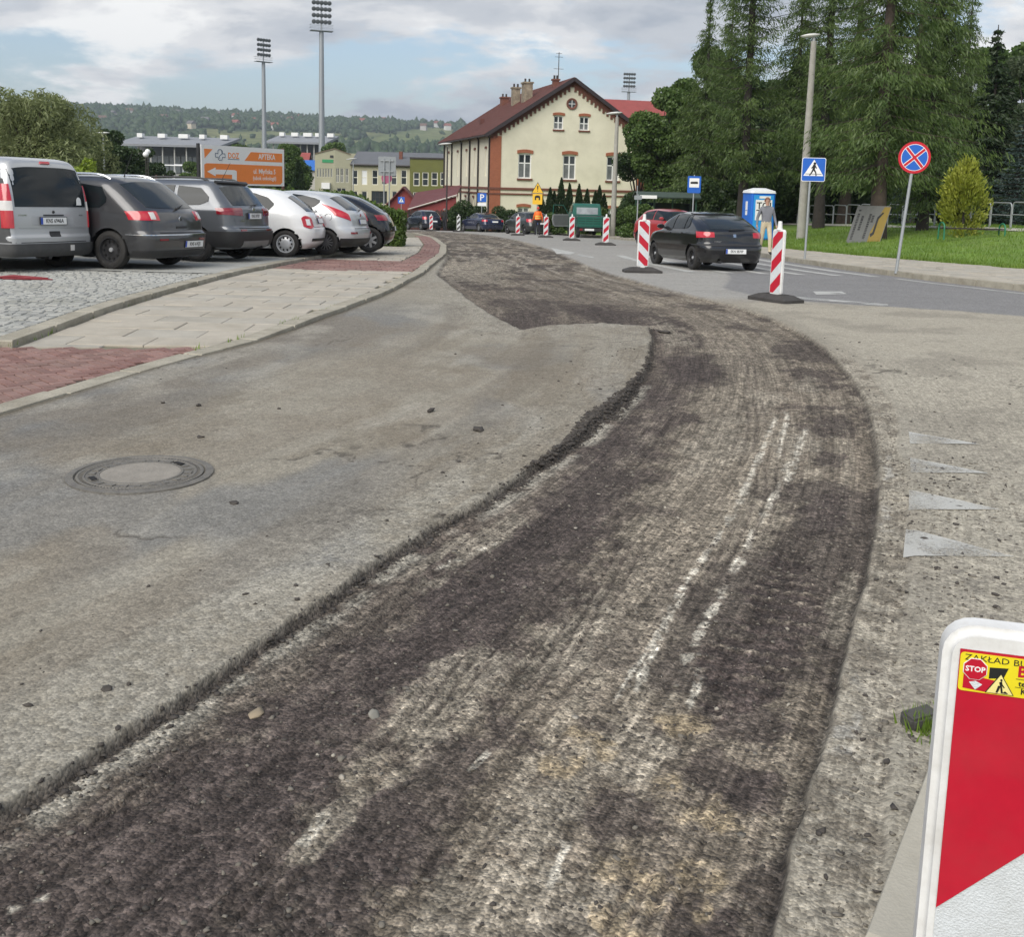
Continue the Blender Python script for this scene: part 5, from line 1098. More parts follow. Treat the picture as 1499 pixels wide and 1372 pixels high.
# ------------------------------------------------------------------ buildings
def clip_poly(poly, half):
    """keep the part of a 2-D outline where a*x+b*y<=c for each (a,b,c)"""
    for a, b, c_ in half:
        out = []
        for i in range(len(poly)):
            p, q = poly[i], poly[(i + 1) % len(poly)]; dp, dq = a * p[0] + b * p[1] - c_, a * q[0] + b * q[1] - c_
            if dp <= 0: out.append(p)
            if (dp < 0 < dq) or (dq < 0 < dp): t = dp / (dp - dq); out.append((p[0] + (q[0] - p[0]) * t, p[1] + (q[1] - p[1]) * t))
        poly = out
        if len(poly) < 3: return []
    return poly
def wallpanel(q, M, outline, holes, depth=.18):
    """wall face with real openings: outline convex (u, v), holes (u0, v0, u1, v1); M maps (u, v, outward) to the parent's space"""
    half = []
    for i in range(len(outline)):
        (x0, y0), (x1, y1) = outline[i], outline[(i + 1) % len(outline)]; half.append((y1 - y0, x0 - x1, (y1 - y0) * x0 + (x0 - x1) * y0))
    us = sorted({min(p[0] for p in outline), max(p[0] for p in outline)} | {h[0] for h in holes} | {h[2] for h in holes}); vs = sorted({min(p[1] for p in outline), max(p[1] for p in outline)} | {h[1] for h in holes} | {h[3] for h in holes})
    for i in range(len(us) - 1):
        for j in range(len(vs) - 1):
            cu, cv = (us[i] + us[i + 1]) / 2, (vs[j] + vs[j + 1]) / 2
            if any(h[0] < cu < h[2] and h[1] < cv < h[3] for h in holes): continue
            p = clip_poly([(us[i], vs[j]), (us[i + 1], vs[j]), (us[i + 1], vs[j + 1]), (us[i], vs[j + 1])], half)
            if p: q.add([M @ Vector((u_, v_, 0)) for u_, v_ in p], [tuple(range(len(p)))])
    for u0_, v0_, u1_, v1_ in holes:
        c4 = [(u0_, v0_), (u1_, v0_), (u1_, v1_), (u0_, v1_)]
        for i in range(4):
            a, b = c4[i], c4[(i + 1) % 4]; q.add([M @ Vector((*a, 0)), M @ Vector((*b, 0)), M @ Vector((*b, -depth)), M @ Vector((*a, -depth))], [(0, 1, 2, 3)])
white_frame = mat('window_white', (.72, .72, .70), .5, var=.05); pane_dark = mat('window_pane', (.035, .042, .046), .08, var=.5, scale=.6, spec=.6); pane_curtain = mat('window_pane_curtain', (.17, .18, .18), .12, var=.5, scale=1.2, spec=.6)
def window(parent, M, u0_, v0_, u1_, v1_, cols=2, rows=(.5,), fw=.07, depth=.16, frame=None, pane=None, name='window'):
    """frame set back in its opening, one glass pane for each light"""
    q = MB(); w_, h_ = u1_ - u0_, v1_ - v0_
    def bar(a0, b0, a1, b1, d0=-depth, d1=-depth + .06):
        V = [M @ Vector((x, y, d)) for d in (d0, d1) for x, y in ((a0, b0), (a1, b0), (a1, b1), (a0, b1))]; q.add(V, [(3, 2, 1, 0), (4, 5, 6, 7), (0, 1, 5, 4), (1, 2, 6, 5), (2, 3, 7, 6), (3, 0, 4, 7)])
    bar(u0_, v0_, u0_ + fw, v1_); bar(u1_ - fw, v0_, u1_, v1_); bar(u0_ + fw, v0_, u1_ - fw, v0_ + fw); bar(u0_ + fw, v1_ - fw, u1_ - fw, v1_)
    cu = [u0_ + fw] + [u0_ + w_ * k / cols for k in range(1, cols)] + [u1_ - fw]; cv = [v0_ + fw] + [v0_ + h_ * r_ for r_ in rows] + [v1_ - fw]
    for x in cu[1:-1]: bar(x - fw * .55, v0_ + fw, x + fw * .55, v1_ - fw)
    for y in cv[1:-1]: bar(u0_ + fw, y - fw * .5, u1_ - fw, y + fw * .5, d1=-depth + .055)
    f = q.build(name, frame or white_frame, parent)
    for i in range(len(cu) - 1):
        for j in range(len(cv) - 1):
            V = [M @ Vector((x, y, -depth + .02)) for x, y in ((cu[i], cv[j]), (cu[i + 1], cv[j]), (cu[i + 1], cv[j + 1]), (cu[i], cv[j + 1]))]
            mk('pane', V, [(0, 1, 2, 3)], (pane or (pane_dark if j else pane_curtain)), f)
    return f
def frame(o, u_, v_):
    """matrix with columns u, v, outward normal and origin o"""
    u_, v_ = Vector(u_), Vector(v_); n_ = u_.cross(v_); return Matrix(((u_.x, v_.x, n_.x, o[0]), (u_.y, v_.y, n_.y, o[1]), (u_.z, v_.z, n_.z, o[2]), (0, 0, 0, 1)))

plaster = mat('cream_plaster', (.68, .645, .505), .9, var=.05, scale=.8, bump=.1, bscale=20, dirt=(.50, .47, .36), dscale=.35, damt=.6)
redbrick = mat('orange_brick', (.30, .105, .055), .85, var=.18, scale=6, bump=.2, bscale=30)
brownb = mat('brown_brick', (.155, .062, .042), .85, var=.2, scale=6)
rooft = mat('rusty_roof', (.115, .040, .030), .7, var=.25, scale=1.2, dirt=(.07, .028, .025), dscale=.5, damt=.7)
darkmetal = mat('dark_pipe', (.035, .028, .026), .6, var=.2)
oldplaster = mat('chimney_plaster', (.26, .22, .16), .9, var=.4, scale=2.5, dirt=(.10, .07, .05), dscale=2, damt=.8)
HX, HTH = -2.19, 0.244; HZ = Tf(90) - .15; HW, HL, HE, HR = 13.87, 21.7, 6.0 - HZ, 10.5 - HZ
ho = thing('gabled_house', 'cream two storey house with rusty red gabled roof and orange brick corner', 'house', (HX, 90, HZ), HTH)
Zl = lambda zw: zw - HZ
Mg = frame((0, 0, 0), (1, 0, 0), (0, 0, 1)); Ms = frame((0, HL, 0), (0, -1, 0), (0, 0, 1))
lowW = [(2.40, Zl(2.19), 3.55, Zl(4.25)), (6.33, Zl(2.19), 7.48, Zl(4.25)), (10.25, Zl(2.19), 11.40, Zl(4.25))]; upW = [(5.40, Zl(6.36), 6.25, Zl(7.5)), (7.68, Zl(6.36), 8.53, Zl(7.5))]; basW = [(2.45, Zl(-1.3), 3.45, Zl(-.25)), (6.4, Zl(-1.3), 7.4, Zl(-.25)), (10.3, Zl(-1.3), 11.3, Zl(-.25))]
q = MB(); wallpanel(q, Mg, [(0, 0), (HW, 0), (HW, HE), (HW / 2, HR), (0, HE)], lowW + upW + basW); q.build('gable_wall', plaster, ho)
for w_ in lowW: window(ho, Mg, *w_, 2, (.62,), .10)
for w_ in upW: window(ho, Mg, *w_, 2, (.5,), .085)
for w_ in basW: window(ho, Mg, *w_, 2, (), .08)
def archlintel(u0_, u1_, v_, h_, name='brick_lintel', M=Mg, m=redbrick):
    n_ = 8; top = [(u0_ + (u1_ - u0_) * k / n_, v_ + h_ * (.75 + .25 * math.sin(math.pi * k / n_))) for k in range(n_ + 1)]; bot = [(u0_ + (u1_ - u0_) * k / n_, v_ + h_ * .22 * math.sin(math.pi * k / n_)) for k in range(n_ + 1)][::-1]
    b_ = MB(); b_.prism(top[::-1] + bot[::-1], .07, M); return b_.build(name, m, ho)
for w_ in lowW: archlintel(w_[0] - .12, w_[2] + .12, w_[3] + .003, .36); b_ = MB(); b_.prism([(w_[0] - .1, w_[1] - .16), (w_[2] + .1, w_[1] - .16), (w_[2] + .1, w_[1] - .003), (w_[0] - .1, w_[1] - .003)], .12, Mg); b_.build('window_sill', brownb, ho)
for w_ in upW: archlintel(w_[0] - .1, w_[2] + .1, w_[3] + .003, .28); b_ = MB(); b_.prism([(w_[0] - .08, w_[1] - .14), (w_[2] + .08, w_[1] - .14), (w_[2] + .08, w_[1] - .003), (w_[0] - .08, w_[1] - .003)], .10, Mg); b_.build('window_sill', brownb, ho)
for w_ in basW: archlintel(w_[0] - .12, w_[2] + .12, w_[3] + .003, .32)
# corner pilaster, plinth bands
b_ = MB(); b_.b2((-.04, -.05, 0), (.90, .02, HE - .35)); b_.build('corner_pilaster', redbrick, ho); b_ = MB(); b_.b2((HW - .9, -.05, 0), (HW + .04, .02, HE - .35)); b_.build('corner_pilaster', redbrick, ho)
for zz_, hh_ in ((1.20, .20), (.80, .13)):
    b_ = MB(); b_.b2((-.06, -.10, Zl(zz_)), (HW + .06, .0, Zl(zz_) + hh_)); b_.build('string_course', brownb, ho); b_ = MB(); b_.b2((-.10, .002, Zl(zz_)), (.0, HL, Zl(zz_) + hh_)); b_.build('string_course', brownb, ho)
# stepped brick frieze under the verge: one brown strip with square teeth
sl = (HR - HE) / (HW / 2); fz = MB()
for sg in (1, -1):
    n_ = 38
    for k in range(n_):
        t0, t1 = k / n_, (k + 1) / n_; x0, x1 = HW / 2 * t0, HW / 2 * t1; tt = HE + sl * x0 * 1.0; te = HE + sl * x1
        dep = .60 if k % 2 else .88; X0_, X1_ = (x0, x1) if sg > 0 else (HW - x1, HW - x0); ya, yb_ = (tt, te) if sg > 0 else (te, tt)
        zl = min(ya, yb_) - dep + .12
        if k == 0: zl = HE - .55
        fz.prism([(X0_, zl), (X1_, zl), (X1_, yb_ - .0), (X0_, ya - .0)], .075, Mg)
struct(fz.build('gable_frieze', brownb, ho), 'stuff')
b_ = MB(); b_.lathe([(.30, .0), (.48, .0), (.48, .09), (.38, .10), (.30, .05)], 28, Mg @ Matrix.Translation((HW / 2, Zl(8.52), .0)), close=True); ov_ = b_.build('round_window', brownb, ho, 40); b_ = MB(); b_.lathe([(.001, .03), (.31, .03)], 24, Mg @ Matrix.Translation((HW / 2, Zl(8.52), 0))); b_.build('pane', pane_dark, ov_)
b_ = MB(); b_.box((0, 0, .05), (.05, .6, .04), M=Matrix.Identity(3)); b_.box((0, 0, .05), (.6, .05, .04), M=Matrix.Identity(3)); o = struct(b_.build('glazing_bars', white_frame, ov_), 'stuff'); o.data.transform(Mg @ Matrix.Translation((HW / 2, Zl(8.52), 0)))
# side wall with tall narrow blind windows between dark pipes
sw = [(HL - b0 - .30, Zl(2.3), HL - b0 + .30, Zl(4.6)) for b0 in (1.8, 6.4, 10.2, 14.5, 19.3)]; sl2 = [(HL - b0 - .3, Zl(-.35), HL - b0 + .3, Zl(.4)) for b0 in (6.7, 10.3, 14.4)]
q = MB(); wallpanel(q, Ms, [(0, 0), (HL, 0), (HL, HE), (0, HE)], sw + sl2); q.build('side_wall', plaster, ho)
for w_ in sw: window(ho, Ms, *w_, 1, (.33, .66), .09); archlintel(w_[0] - .06, w_[2] + .06, w_[3] + .003, .22, M=Ms, m=brownb)
for w_ in sl2: window(ho, Ms, *w_, 1, (), .08); archlintel(w_[0] - .06, w_[2] + .06, w_[3] + .003, .2, M=Ms, m=brownb)
for b0 in (0.12, 4.6, 8.4, 12.4, 17.3, 21.5): b_ = MB(); b_.tube([(-.10, b0, 0), (-.10, b0, HE - .55), (-.35, b0 - .2, HE - .25)], .075, 6); b_.build('downpipe', darkmetal, ho, 40)
q = MB(); q.b2((.01, HL - .01, 0), (HW - .01, HL, HE)); q.b2((HW - .02, .01, 0), (HW - .01, HL, HE)); q.prism([(0.01, HE), (HW - .01, HE), (HW / 2, HR)], .02, frame((0, HL - .03, 0), (1, 0, 0), (0, 0, 1))); q.build('rear_wall', plaster, ho)
# roof: two slopes with thickness, standing seams
ovh, vov, th_ = .62, .55, .16
for sg, nm in ((1, 'roof'), (-1, 'roof')):
    e0 = Vector((-ovh if sg > 0 else HW + ovh, 0, HE - sl * ovh)); r0_ = Vector((HW / 2, 0, HR)); up_ = Vector((-sl if sg > 0 else sl, 0, 1)).normalized() * th_
    V = []
    for y in (-vov, HL + .4): V += [Vector((e0.x, y, e0.z)), Vector((r0_.x, y, r0_.z)), Vector((r0_.x, y, r0_.z + th_ / up_.normalized().z)), Vector((e0.x, y, e0.z)) + up_]
    F = [(0, 1, 2, 3), (7, 6, 5, 4), (0, 4, 5, 1), (1, 5, 6, 2), (2, 6, 7, 3), (3, 7, 4, 0)]; ro = mk(nm, V, F, rooft, ho)
    b_ = MB()
    for k in range(38):
        y = -vov + .1 + k * (HL + .8) / 38; a_, bb = Vector((e0.x, y, e0.z)) + up_ * 1.02, Vector((r0_.x, y, r0_.z)) + up_ * 1.02; b_.tube([a_, bb], .025, 4)
    struct(b_.build('roof_seams', rooft, ro), 'stuff')
    b_ = MB(); b_.tube([(e0.x - sg * .05, -vov, e0.z), (e0.x - sg * .05, HL + .4, e0.z)], .07, 6); b_.build('gutter', darkmetal, ro)
    fa_ = MB(); a_, bb = Vector((e0.x, -vov - .03, e0.z - .06)), Vector((r0_.x, -vov - .03, r0_.z - .02)); d_ = (bb - a_); L_ = d_.length; an = math.atan2(d_.z, d_.x); fa_.box((a_ + bb) / 2 + Vector((0, 0, .06)), (L_, .06, .30), M=Matrix.Rotation(-an, 3, 'Y')); fa_.build('verge_board', mat('verge_dark', (.030, .022, .024), .6), ro)
def chimney(x, y, w_, d_, h_, m, base):
    b_ = MB(); b_.b2((x - w_ / 2, y - d_ / 2, base), (x + w_ / 2, y + d_ / 2, base + h_)); o = b_.build('chimney', m, ho); b_ = MB(); b_.b2((x - w_ / 2 - .08, y - d_ / 2 - .08, base + h_ + .002), (x + w_ / 2 + .08, y + d_ / 2 + .08, base + h_ + .14)); b_.build('chimney_cap', m, o)
    for k in (-.25, .25): b_ = MB(); b_.cyl((x + k * w_, y, base + h_ + .1), (x + k * w_, y, base + h_ + .45), .09, n=10); b_.build('chimney_pot', darkmetal, o)
rz_ = lambda x: HE + sl * min(x, HW - x)
chimney(4.6, 6.2, .75, 1.1, 2.0, oldplaster, rz_(4.6) - .4); chimney(4.4, 9.6, .7, .7, 1.95, oldplaster, rz_(4.4) - .4); chimney(5.2, 17.5, .7, .9, 1.05, brownb, rz_(5.2) - .3); chimney(6.2, 2.6, .5, .5, .9, brownb, rz_(6.2) - .3)
b_ = MB(); b_.tube([(6.6, 3.2, HR - .2), (6.6, 3.2, HR + 2.6)], .035, 5)
for k, l_ in ((2.5, .5), (2.2, .7), (1.2, .9)): b_.tube([(6.6 - l_ / 2, 3.2, HR + k), (6.6 + l_ / 2, 3.2, HR + k)], .022, 4)
b_.build('roof_aerial', darkmetal, ho)
b_ = MB(); b_.b2((1.4, 11, rz_(1.4) + .1), (1.8, 11.4, rz_(1.4) + .75)); b_.build('roof_vent', rooft, ho)

def box_house(name, label, x, y, w_, d_, eave, ridge, wall_m, roof_m, rz=0.0, z0=None, cat='house', holes=(), along='x', group=None):
    """plain gabled building: walls with openings, overhanging roof slabs; (x, y) its front-left corner"""
    z0 = Tf(y) - .2 if z0 is None else z0; t_ = thing(name, label, cat, (x, y, z0), rz, group); Mf = frame((0, 0, 0), (1, 0, 0), (0, 0, 1)); q = MB()
    gab = along == 'y'
    out = [(0, 0), (w_, 0), (w_, eave), (w_ / 2, ridge), (0, eave)] if gab else [(0, 0), (w_, 0), (w_, eave), (0, eave)]
    wallpanel(q, Mf, out, list(holes)); Mb = frame((0, d_, 0), (1, 0, 0), (0, 0, 1)); wallpanel(q, Mb, out, [])
    for xx in (0.0, w_):
        Mx_ = frame((xx, 0, 0), (0, 1, 0), (0, 0, 1)); wallpanel(q, Mx_, [(0, 0), (d_, 0), (d_, eave), (0, eave)] if gab else [(0, 0), (d_, 0), (d_, eave), (d_ / 2, ridge), (0, eave)], [])
    q.build('wall', wall_m, t_)
    for h_ in holes: window(t_, Mf, *h_, 2, (.5,), .08)
    o_ = .35
    if gab: segs = [((-o_, eave - o_ * (ridge - eave) / (w_ / 2)), (w_ / 2, ridge)), ((w_ + o_, eave - o_ * (ridge - eave) / (w_ / 2)), (w_ / 2, ridge))]
    else: segs = [((-o_, eave - o_ * (ridge - eave) / (d_ / 2)), (d_ / 2, ridge)), ((d_ + o_, eave - o_ * (ridge - eave) / (d_ / 2)), (d_ / 2, ridge))]
    for (a0, z1), (a1, z2) in segs:
        q = MB(); V = []
        for e in (-o_, (d_ if gab else w_) + o_):
            for (a, zz) in ((a0, z1), (a1, z2)):
                for dz in (0.01, .14): V.append((a, e, zz + dz) if gab else (e, a, zz + dz))
        q.add(V, [(0, 2, 3, 1), (4, 5, 7, 6), (0, 1, 5, 4), (2, 6, 7, 3), (1, 3, 7, 5), (0, 4, 6, 2)]); q.build('roof', roof_m, t_)
    return t_
redroof = mat('red_sheet_roof', (.26, .060, .052), .6, var=.15, scale=1.5); darkred = mat('dark_red_tile', (.115, .030, .030), .7, var=.2, scale=2); redwall = mat('red_painted_wall', (.24, .045, .042), .8, var=.15, scale=2, dirt=(.15, .04, .04), dscale=1, damt=.6)
# house with red sheet roof behind, partly hidden by trees
p = at(884, 160, 122); bh = box_house('red_roofed_house', 'cream house with bright red sheet roof behind the gabled house', p.x, 122, 13, 9, at(900, 200, 122).z - Tf(122) + 1.2, at(900, 147, 127).z - Tf(122) + .2, plaster, redroof, .25, holes=[(1.5, 2, 2.6, 3.6), (4.5, 2, 5.6, 3.6)])
for i_ in range(1): b_ = MB(); b_.b2((5.2, -.1, 0), (6.4, .1, 7.5)); b_.build('brick_pilaster', redbrick, bh)
# garages left of the house
p = at(569, 300, 97); box_house('red_hut', 'small hut with dark red gabled roof beside the long red shed', p.x, 97, 2.6, 4, at(569, 297, 97).z - Tf(97) + .2, at(589, 275, 97).z - Tf(97) + .2, redwall, darkred, 0.05, along='y', cat='hut')
pa, pb = at(603, 306, 92), at(668, 287, 92); g0 = Tf(92) - .2; sh = thing('red_shed', 'long red walled shed with sloping dark roof against the house', 'shed', (pa.x, 92, g0)); wx = pb.x - pa.x; h0, h1 = pa.z - g0, pb.z - g0
q = MB(); q.prism([(0, 0), (wx, 0), (wx, h1), (0, h0)], .2, frame((0, .1, 0), (1, 0, 0), (0, 0, 1))); q.build('front_wall', redwall, sh)
zb = at(648, 277, 99).z - g0; q = MB(); q.add([(-.3, -.3, h0 - .05), (wx + .1, -.3, h1 + .1), (wx + .1, 6.5, zb + .3), (-.3, 6.5, zb - .5)] + [(-.3, -.3, h0 + .10), (wx + .1, -.3, h1 + .25), (wx + .1, 6.5, zb + .45), (-.3, 6.5, zb - .35)], [(3, 2, 1, 0), (4, 5, 6, 7), (0, 1, 5, 4), (1, 2, 6, 5), (2, 3, 7, 6), (3, 0, 4, 7)]); q.build('roof', darkred, sh)
q = MB(); q.tube([(-.32, -.36, h0 - .02), (wx + .1, -.36, h1 + .12)], .06, 5); q.build('verge', mat('pale_verge', (.5, .45, .42), .6), sh)
q = MB(); q.b2((0, .3, 0), (.2, 6.3, h0 - .3)); q.build('side_wall', redwall, sh)

# school ----------------------------------------------------------------------
beige = mat('school_beige', (.34, .33, .235), .9, var=.06, scale=1); creamw = mat('school_cream', (.47, .44, .30), .9, var=.06, scale=1); olive = mat('school_olive', (.13, .135, .038), .9, var=.08, scale=1); slate = mat('school_slate', (.115, .12, .13), .7, var=.1, scale=1); schoolw = mat('school_window_cream', (.66, .64, .54), .6, var=.05)
SY = 145.0; sg0 = Tf(SY) - .3; p0 = at(461, 260, SY); SX = lambda px: at(px, 262, SY).x - p0.x; sz = lambda px, py: at(px, py, SY).z - sg0
sc_ = thing('school_building', 'long two storey school with cream and olive walls and grey roof beyond the hedge', 'building', (p0.x, SY, sg0))
Mf = frame((0, 0, 0), (1, 0, 0), (0, 0, 1))
A0, A1, A2, A3, A4 = 0, SX(490), SX(513), SX(600), SX(660)
zt = sz(461, 225); za = sz(487, 217.5)
w1 = [(.28 + k * .37, sz(470, 259), .28 + k * .37 + .22, sz(470, 246)) for k in range(6)]
q = MB(); wallpanel(q, Mf, [(0, 0), (A1, 0), (A1, za), (0, zt)], w1, .12); q.build('pavilion_wall', beige, sc_)
for w_ in w1: window(sc_, Mf, *w_, 1, (), .03, .1, schoolw)
q = MB(); q.b2((1.0, -.06, sz(470, 237.5)), (2.5, -.01, sz(470, 233.0))); q.build('green_sign', mat('sign_green', (.03, .25, .10), .6), sc_); q = MB(); q.b2((2.05, -.06, sz(480, 230.5)), (2.5, -.01, sz(480, 227))); q.build('wall_clock', trimm, sc_)
q = MB(); q.b2((1.0, -.7, sz(470, 276)), (2.1, -.005, sz(470, 267))); q.build('air_unit', white_frame, sc_)
Mr = frame((A1, 0, 0), ((A2 - A1), .45, 0), (0, 0, 1)); Lr = math.hypot(A2 - A1, .45); Mr = frame((A1, 0, 0), ((A2 - A1) / Lr, .45 / Lr, 0), (0, 0, 1))
w2 = [(.18, sz(495, 267), .62, sz(495, 246)), (.75, sz(495, 267), 1.2, sz(495, 246)), (1.42, sz(495, 267), 1.85, sz(495, 246)), (.3, sz(495, 285), 1.5, sz(495, 275))]
q = MB(); wallpanel(q, Mr, [(0, 0), (Lr, 0), (Lr, zt), (0, za)], w2, .12); q.build('pavilion_return', beige, sc_)
for w_ in w2: window(sc_, Mr, *w_, 2, (.5,), .05, .1, schoolw)
q = MB(); q.tube([(0, -.05, zt + .03), (A1, -.05, za + .03), (A2, .42, zt + .03)], .08, 4); q.build('parapet_cap', mat('brown_cap', (.16, .12, .08), .7), sc_)
ze = sz(560, 242.5); wins = []
for px in (518.5, 532.5, 548, 562, 576, 590.5): wins.append((SX(px - 4.3), sz(px, 270.5), SX(px + 4.3), sz(px, 248.5)))
wlow = [(SX(px - 4.3), sz(px, 293), SX(px + 4.3), sz(px, 279.5)) for px in (518.5, 532.5)] + [(SX(543), sz(555, 298), SX(566), sz(555, 279.5))] + [(SX(px - 4), sz(px, 293), SX(px + 4), sz(px, 279.5)) for px in (577, 591)]
Mm = frame((0, .6, 0), (1, 0, 0), (0, 0, 1)); q = MB(); wallpanel(q, Mm, [(A2, 0), (A3, 0), (A3, ze), (A2, ze)], wins + wlow, .15); q.build('main_wall', creamw, sc_)
for k, w_ in enumerate(wins): window(sc_, Mm, *w_, 1, (.5,), .09, .12, schoolw, pane_dark if k not in (1,) else platem)
for k, w_ in enumerate(wlow): window(sc_, Mm, *w_, 1 if k != 2 else 4, (.5,) if k == 2 else (), .09, .12, schoolw if k != 2 else trimm, pane_dark)
rz2 = sz(560, 222); q = MB(); q.add([(A2 - .1, .2, ze), (A4 + 3, .2, ze), (A4 + 3, 7, rz2), (A2 - .1, 7, rz2), (A2 - .1, .2, ze + .18), (A4 + 3, .2, ze + .18), (A4 + 3, 7, rz2 + .18), (A2 - .1, 7, rz2 + .18)], [(3, 2, 1, 0), (4, 5, 6, 7), (0, 1, 5, 4), (1, 2, 6, 5), (2, 3, 7, 6), (3, 0, 4, 7)]); q.build('roof', slate, sc_)
q = MB(); q.tube([(A2, .12, ze + .05), (A3, .12, ze + .05)], .10, 5); q.build('gutter', darkmetal, sc_)
zo = sz(620, 232.5); A5 = A4 + 3.5; wo = [(SX(px - 4.6), sz(px, 272), SX(px + 4.6), sz(px, 252)) for px in (609.5, 622.5, 636, 649)] + [(SX(px - 4.6), sz(px, 296), SX(px + 4.6), sz(px, 281)) for px in (609.5, 622.5, 636, 649)]
Mo = frame((0, .1, 0), (1, 0, 0), (0, 0, 1)); q = MB(); wallpanel(q, Mo, [(A3, 0), (A5, 0), (A5, zo), (A3, zo)], wo, .15); q.build('olive_wing_wall', olive, sc_)
for w_ in wo: window(sc_, Mo, *w_, 1, (.5,), .10, .12, schoolw, pane_dark)
q = MB(); q.b2((A3 - .05, -.02, zo + .004), (A5, 5, zo + .2)); q.build('flat_roof', darkmetal, sc_); q = MB(); q.b2((A3 - .02, .14, 0), (A3 + .1, 5, zo)); q.build('olive_return', olive, sc_)
q = MB(); q.b2((0, .15, 0), (.1, 9, zt - .1)); q.b2((.1, 8.9, 0), (A5, 9, rz2 - .1)); q.build('back_wall', beige, sc_)
q = MB(); q.cyl((SX(553), -3, 0), (SX(553), -3, 1), .05); 
for px in (510, 518, 523): pass
q = MB(); q.b2((SX(580), 3.2, rz2 - 1.0), (SX(585), 3.9, rz2 + .2)); q.build('chimney', brownb, sc_)

# stadium ------------------------------------------------------------------------
greyclad = mat('grey_cladding', (.22, .23, .245), .6, var=.08, scale=.3); dkclad = mat('dark_cladding', (.16, .165, .17), .6, var=.1, scale=.3); palec = mat('pale_concrete', (.42, .41, .38), .9, var=.12, scale=.4); brickred = mat('brick_red_panel', (.22, .10, .075), .85, var=.2, scale=.5)
stY = 300.0
def stand(name, label, px0_, px1_, pyr, pyb, Y_):
    g_ = Tf(Y_) - .3; p = at(px0_, 230, Y_); w_ = at(px1_, 230, Y_).x - p.x; zt_ = at((px0_ + px1_) / 2, pyr, Y_).z - g_; t_ = thing(name, label, 'stadium', (p.x, Y_, g_), -.05); zb_ = at((px0_ + px1_) / 2, pyb, Y_).z - g_
    q = MB(); q.add([(0, -3, zt_ - 3.4), (w_, -3, zt_ - 3.4), (w_, 15, zt_ - .8), (0, 15, zt_ - .8), (0, -3, zt_ - 2.8), (w_, -3, zt_ - 2.8), (w_, 15, zt_), (0, 15, zt_)], [(3, 2, 1, 0), (4, 5, 6, 7), (0, 1, 5, 4), (1, 2, 6, 5), (2, 3, 7, 6), (3, 0, 4, 7)]); q.build('roof', greyclad, t_)
    q = MB(); q.b2((0, 14, 0), (w_, 14.6, zt_ - 1.2)); q.build('back_wall', dkclad, t_)
    n_ = 9
    for k in range(n_):
        x0, x1 = w_ * k / n_ + .15, w_ * (k + 1) / n_ - .15; q = MB(); q.b2((x0, 3.0, 0), (x1, 3.6, zt_ * .52)); q.build('facade_panel', [brickred, palec, brickred][k % 3], t_); q = MB(); q.b2((x0, 3.3, zt_ * .53), (x1, 3.5, zt_ * .74)); q.build('window_strip', mat('stand_glass', (.14, .16, .17), .2, var=.2), t_); q = MB(); q.b2((x0 - .3, -1.5, 0), (x0, -1.1, zt_ - 3.2)); q.build('column', palec, t_)
    for k in range(5): x = w_ * (.08 + .2 * k); q = MB(); q.b2((x, 8, zt_ - .6), (x + 1.5 + .6 * (k % 3), 10, zt_ + .55)); q.build('roof_unit', white_frame, t_)
    return t_
stand('stadium_stand', 'long grey roofed stadium stand with brick panels far behind the parked cars', 172, 330, 197, 250, stY)
stand('stadium_block', 'grey clad stadium block standing around the tall floodlight mast', 392, 482, 195, 240, 340)
def mast(label, px, pytop, Y_, rz):
    g_ = Tf(Y_) - .4; p = at(px, 220, Y_); top = at(px, pytop, Y_).z - g_; t_ = thing('floodlight_mast', label, 'floodlight', (p.x, Y_, g_), rz, 'stadium floodlight masts'); hd = 5.2; galv = mat('galvanised', (.30, .32, .335), .5, metal=.4, var=.1)
    q = MB(); q.cyl((0, 0, 0), (0, 0, top - hd), .72, .42, 14); q.build('mast_tube', galv, t_, 40); q = MB(); q.cyl((0, 0, top - hd - .02), (0, 0, top - .1), .16, .14, 8); q.build('head_post', galv, t_)
    q = MB(); q.b2((-2.1, -.8, top - hd - .15), (2.1, .8, top - hd)); q.build('platform', galv, t_); q = MB()
    for z_ in (.5, 1.0): q.tube([(-2.1, -.8, top - hd + z_), (2.1, -.8, top - hd + z_), (2.1, .8, top - hd + z_), (-2.1, .8, top - hd + z_), (-2.1, -.8, top - hd + z_)], .04, 4)
    q.build('platform_railing', galv, t_)
    lamp = MB(); lamp.lathe([(.001, -.14), (.36, -.14), (.43, .05), (.43, .11), (.34, .16), (.001, .16)], 10, Matrix.Rotation(math.radians(115), 4, 'X')); lm = None
    for r_ in range(4):
        zr = top - .35 - r_ * 1.15; q = MB(); q.b2((-1.6, -.06, zr - .05), (1.6, .06, zr + .05)); q.build('crossbar', galv, t_)
        for k in range(5):
            x = -1.45 + k * .725
            if lm is None: lo_ = lamp.build('lamp', mat('lamp_housing', (.16, .17, .18), .45, metal=.3), t_, 40); lm = lo_
            else: lo_ = lm.copy(); C.objects.link(lo_)
            lo_.location = (x, -.25, zr + .15)
mast('tall steel floodlight mast rising behind the school roof, taller in view', 471, 2, 205, .35); mast('steel floodlight mast standing behind the orange pharmacy billboard', 387, 57, 262, .75); mast('distant floodlight head above the trees beside the red roof', 917, 107, 320, .1)
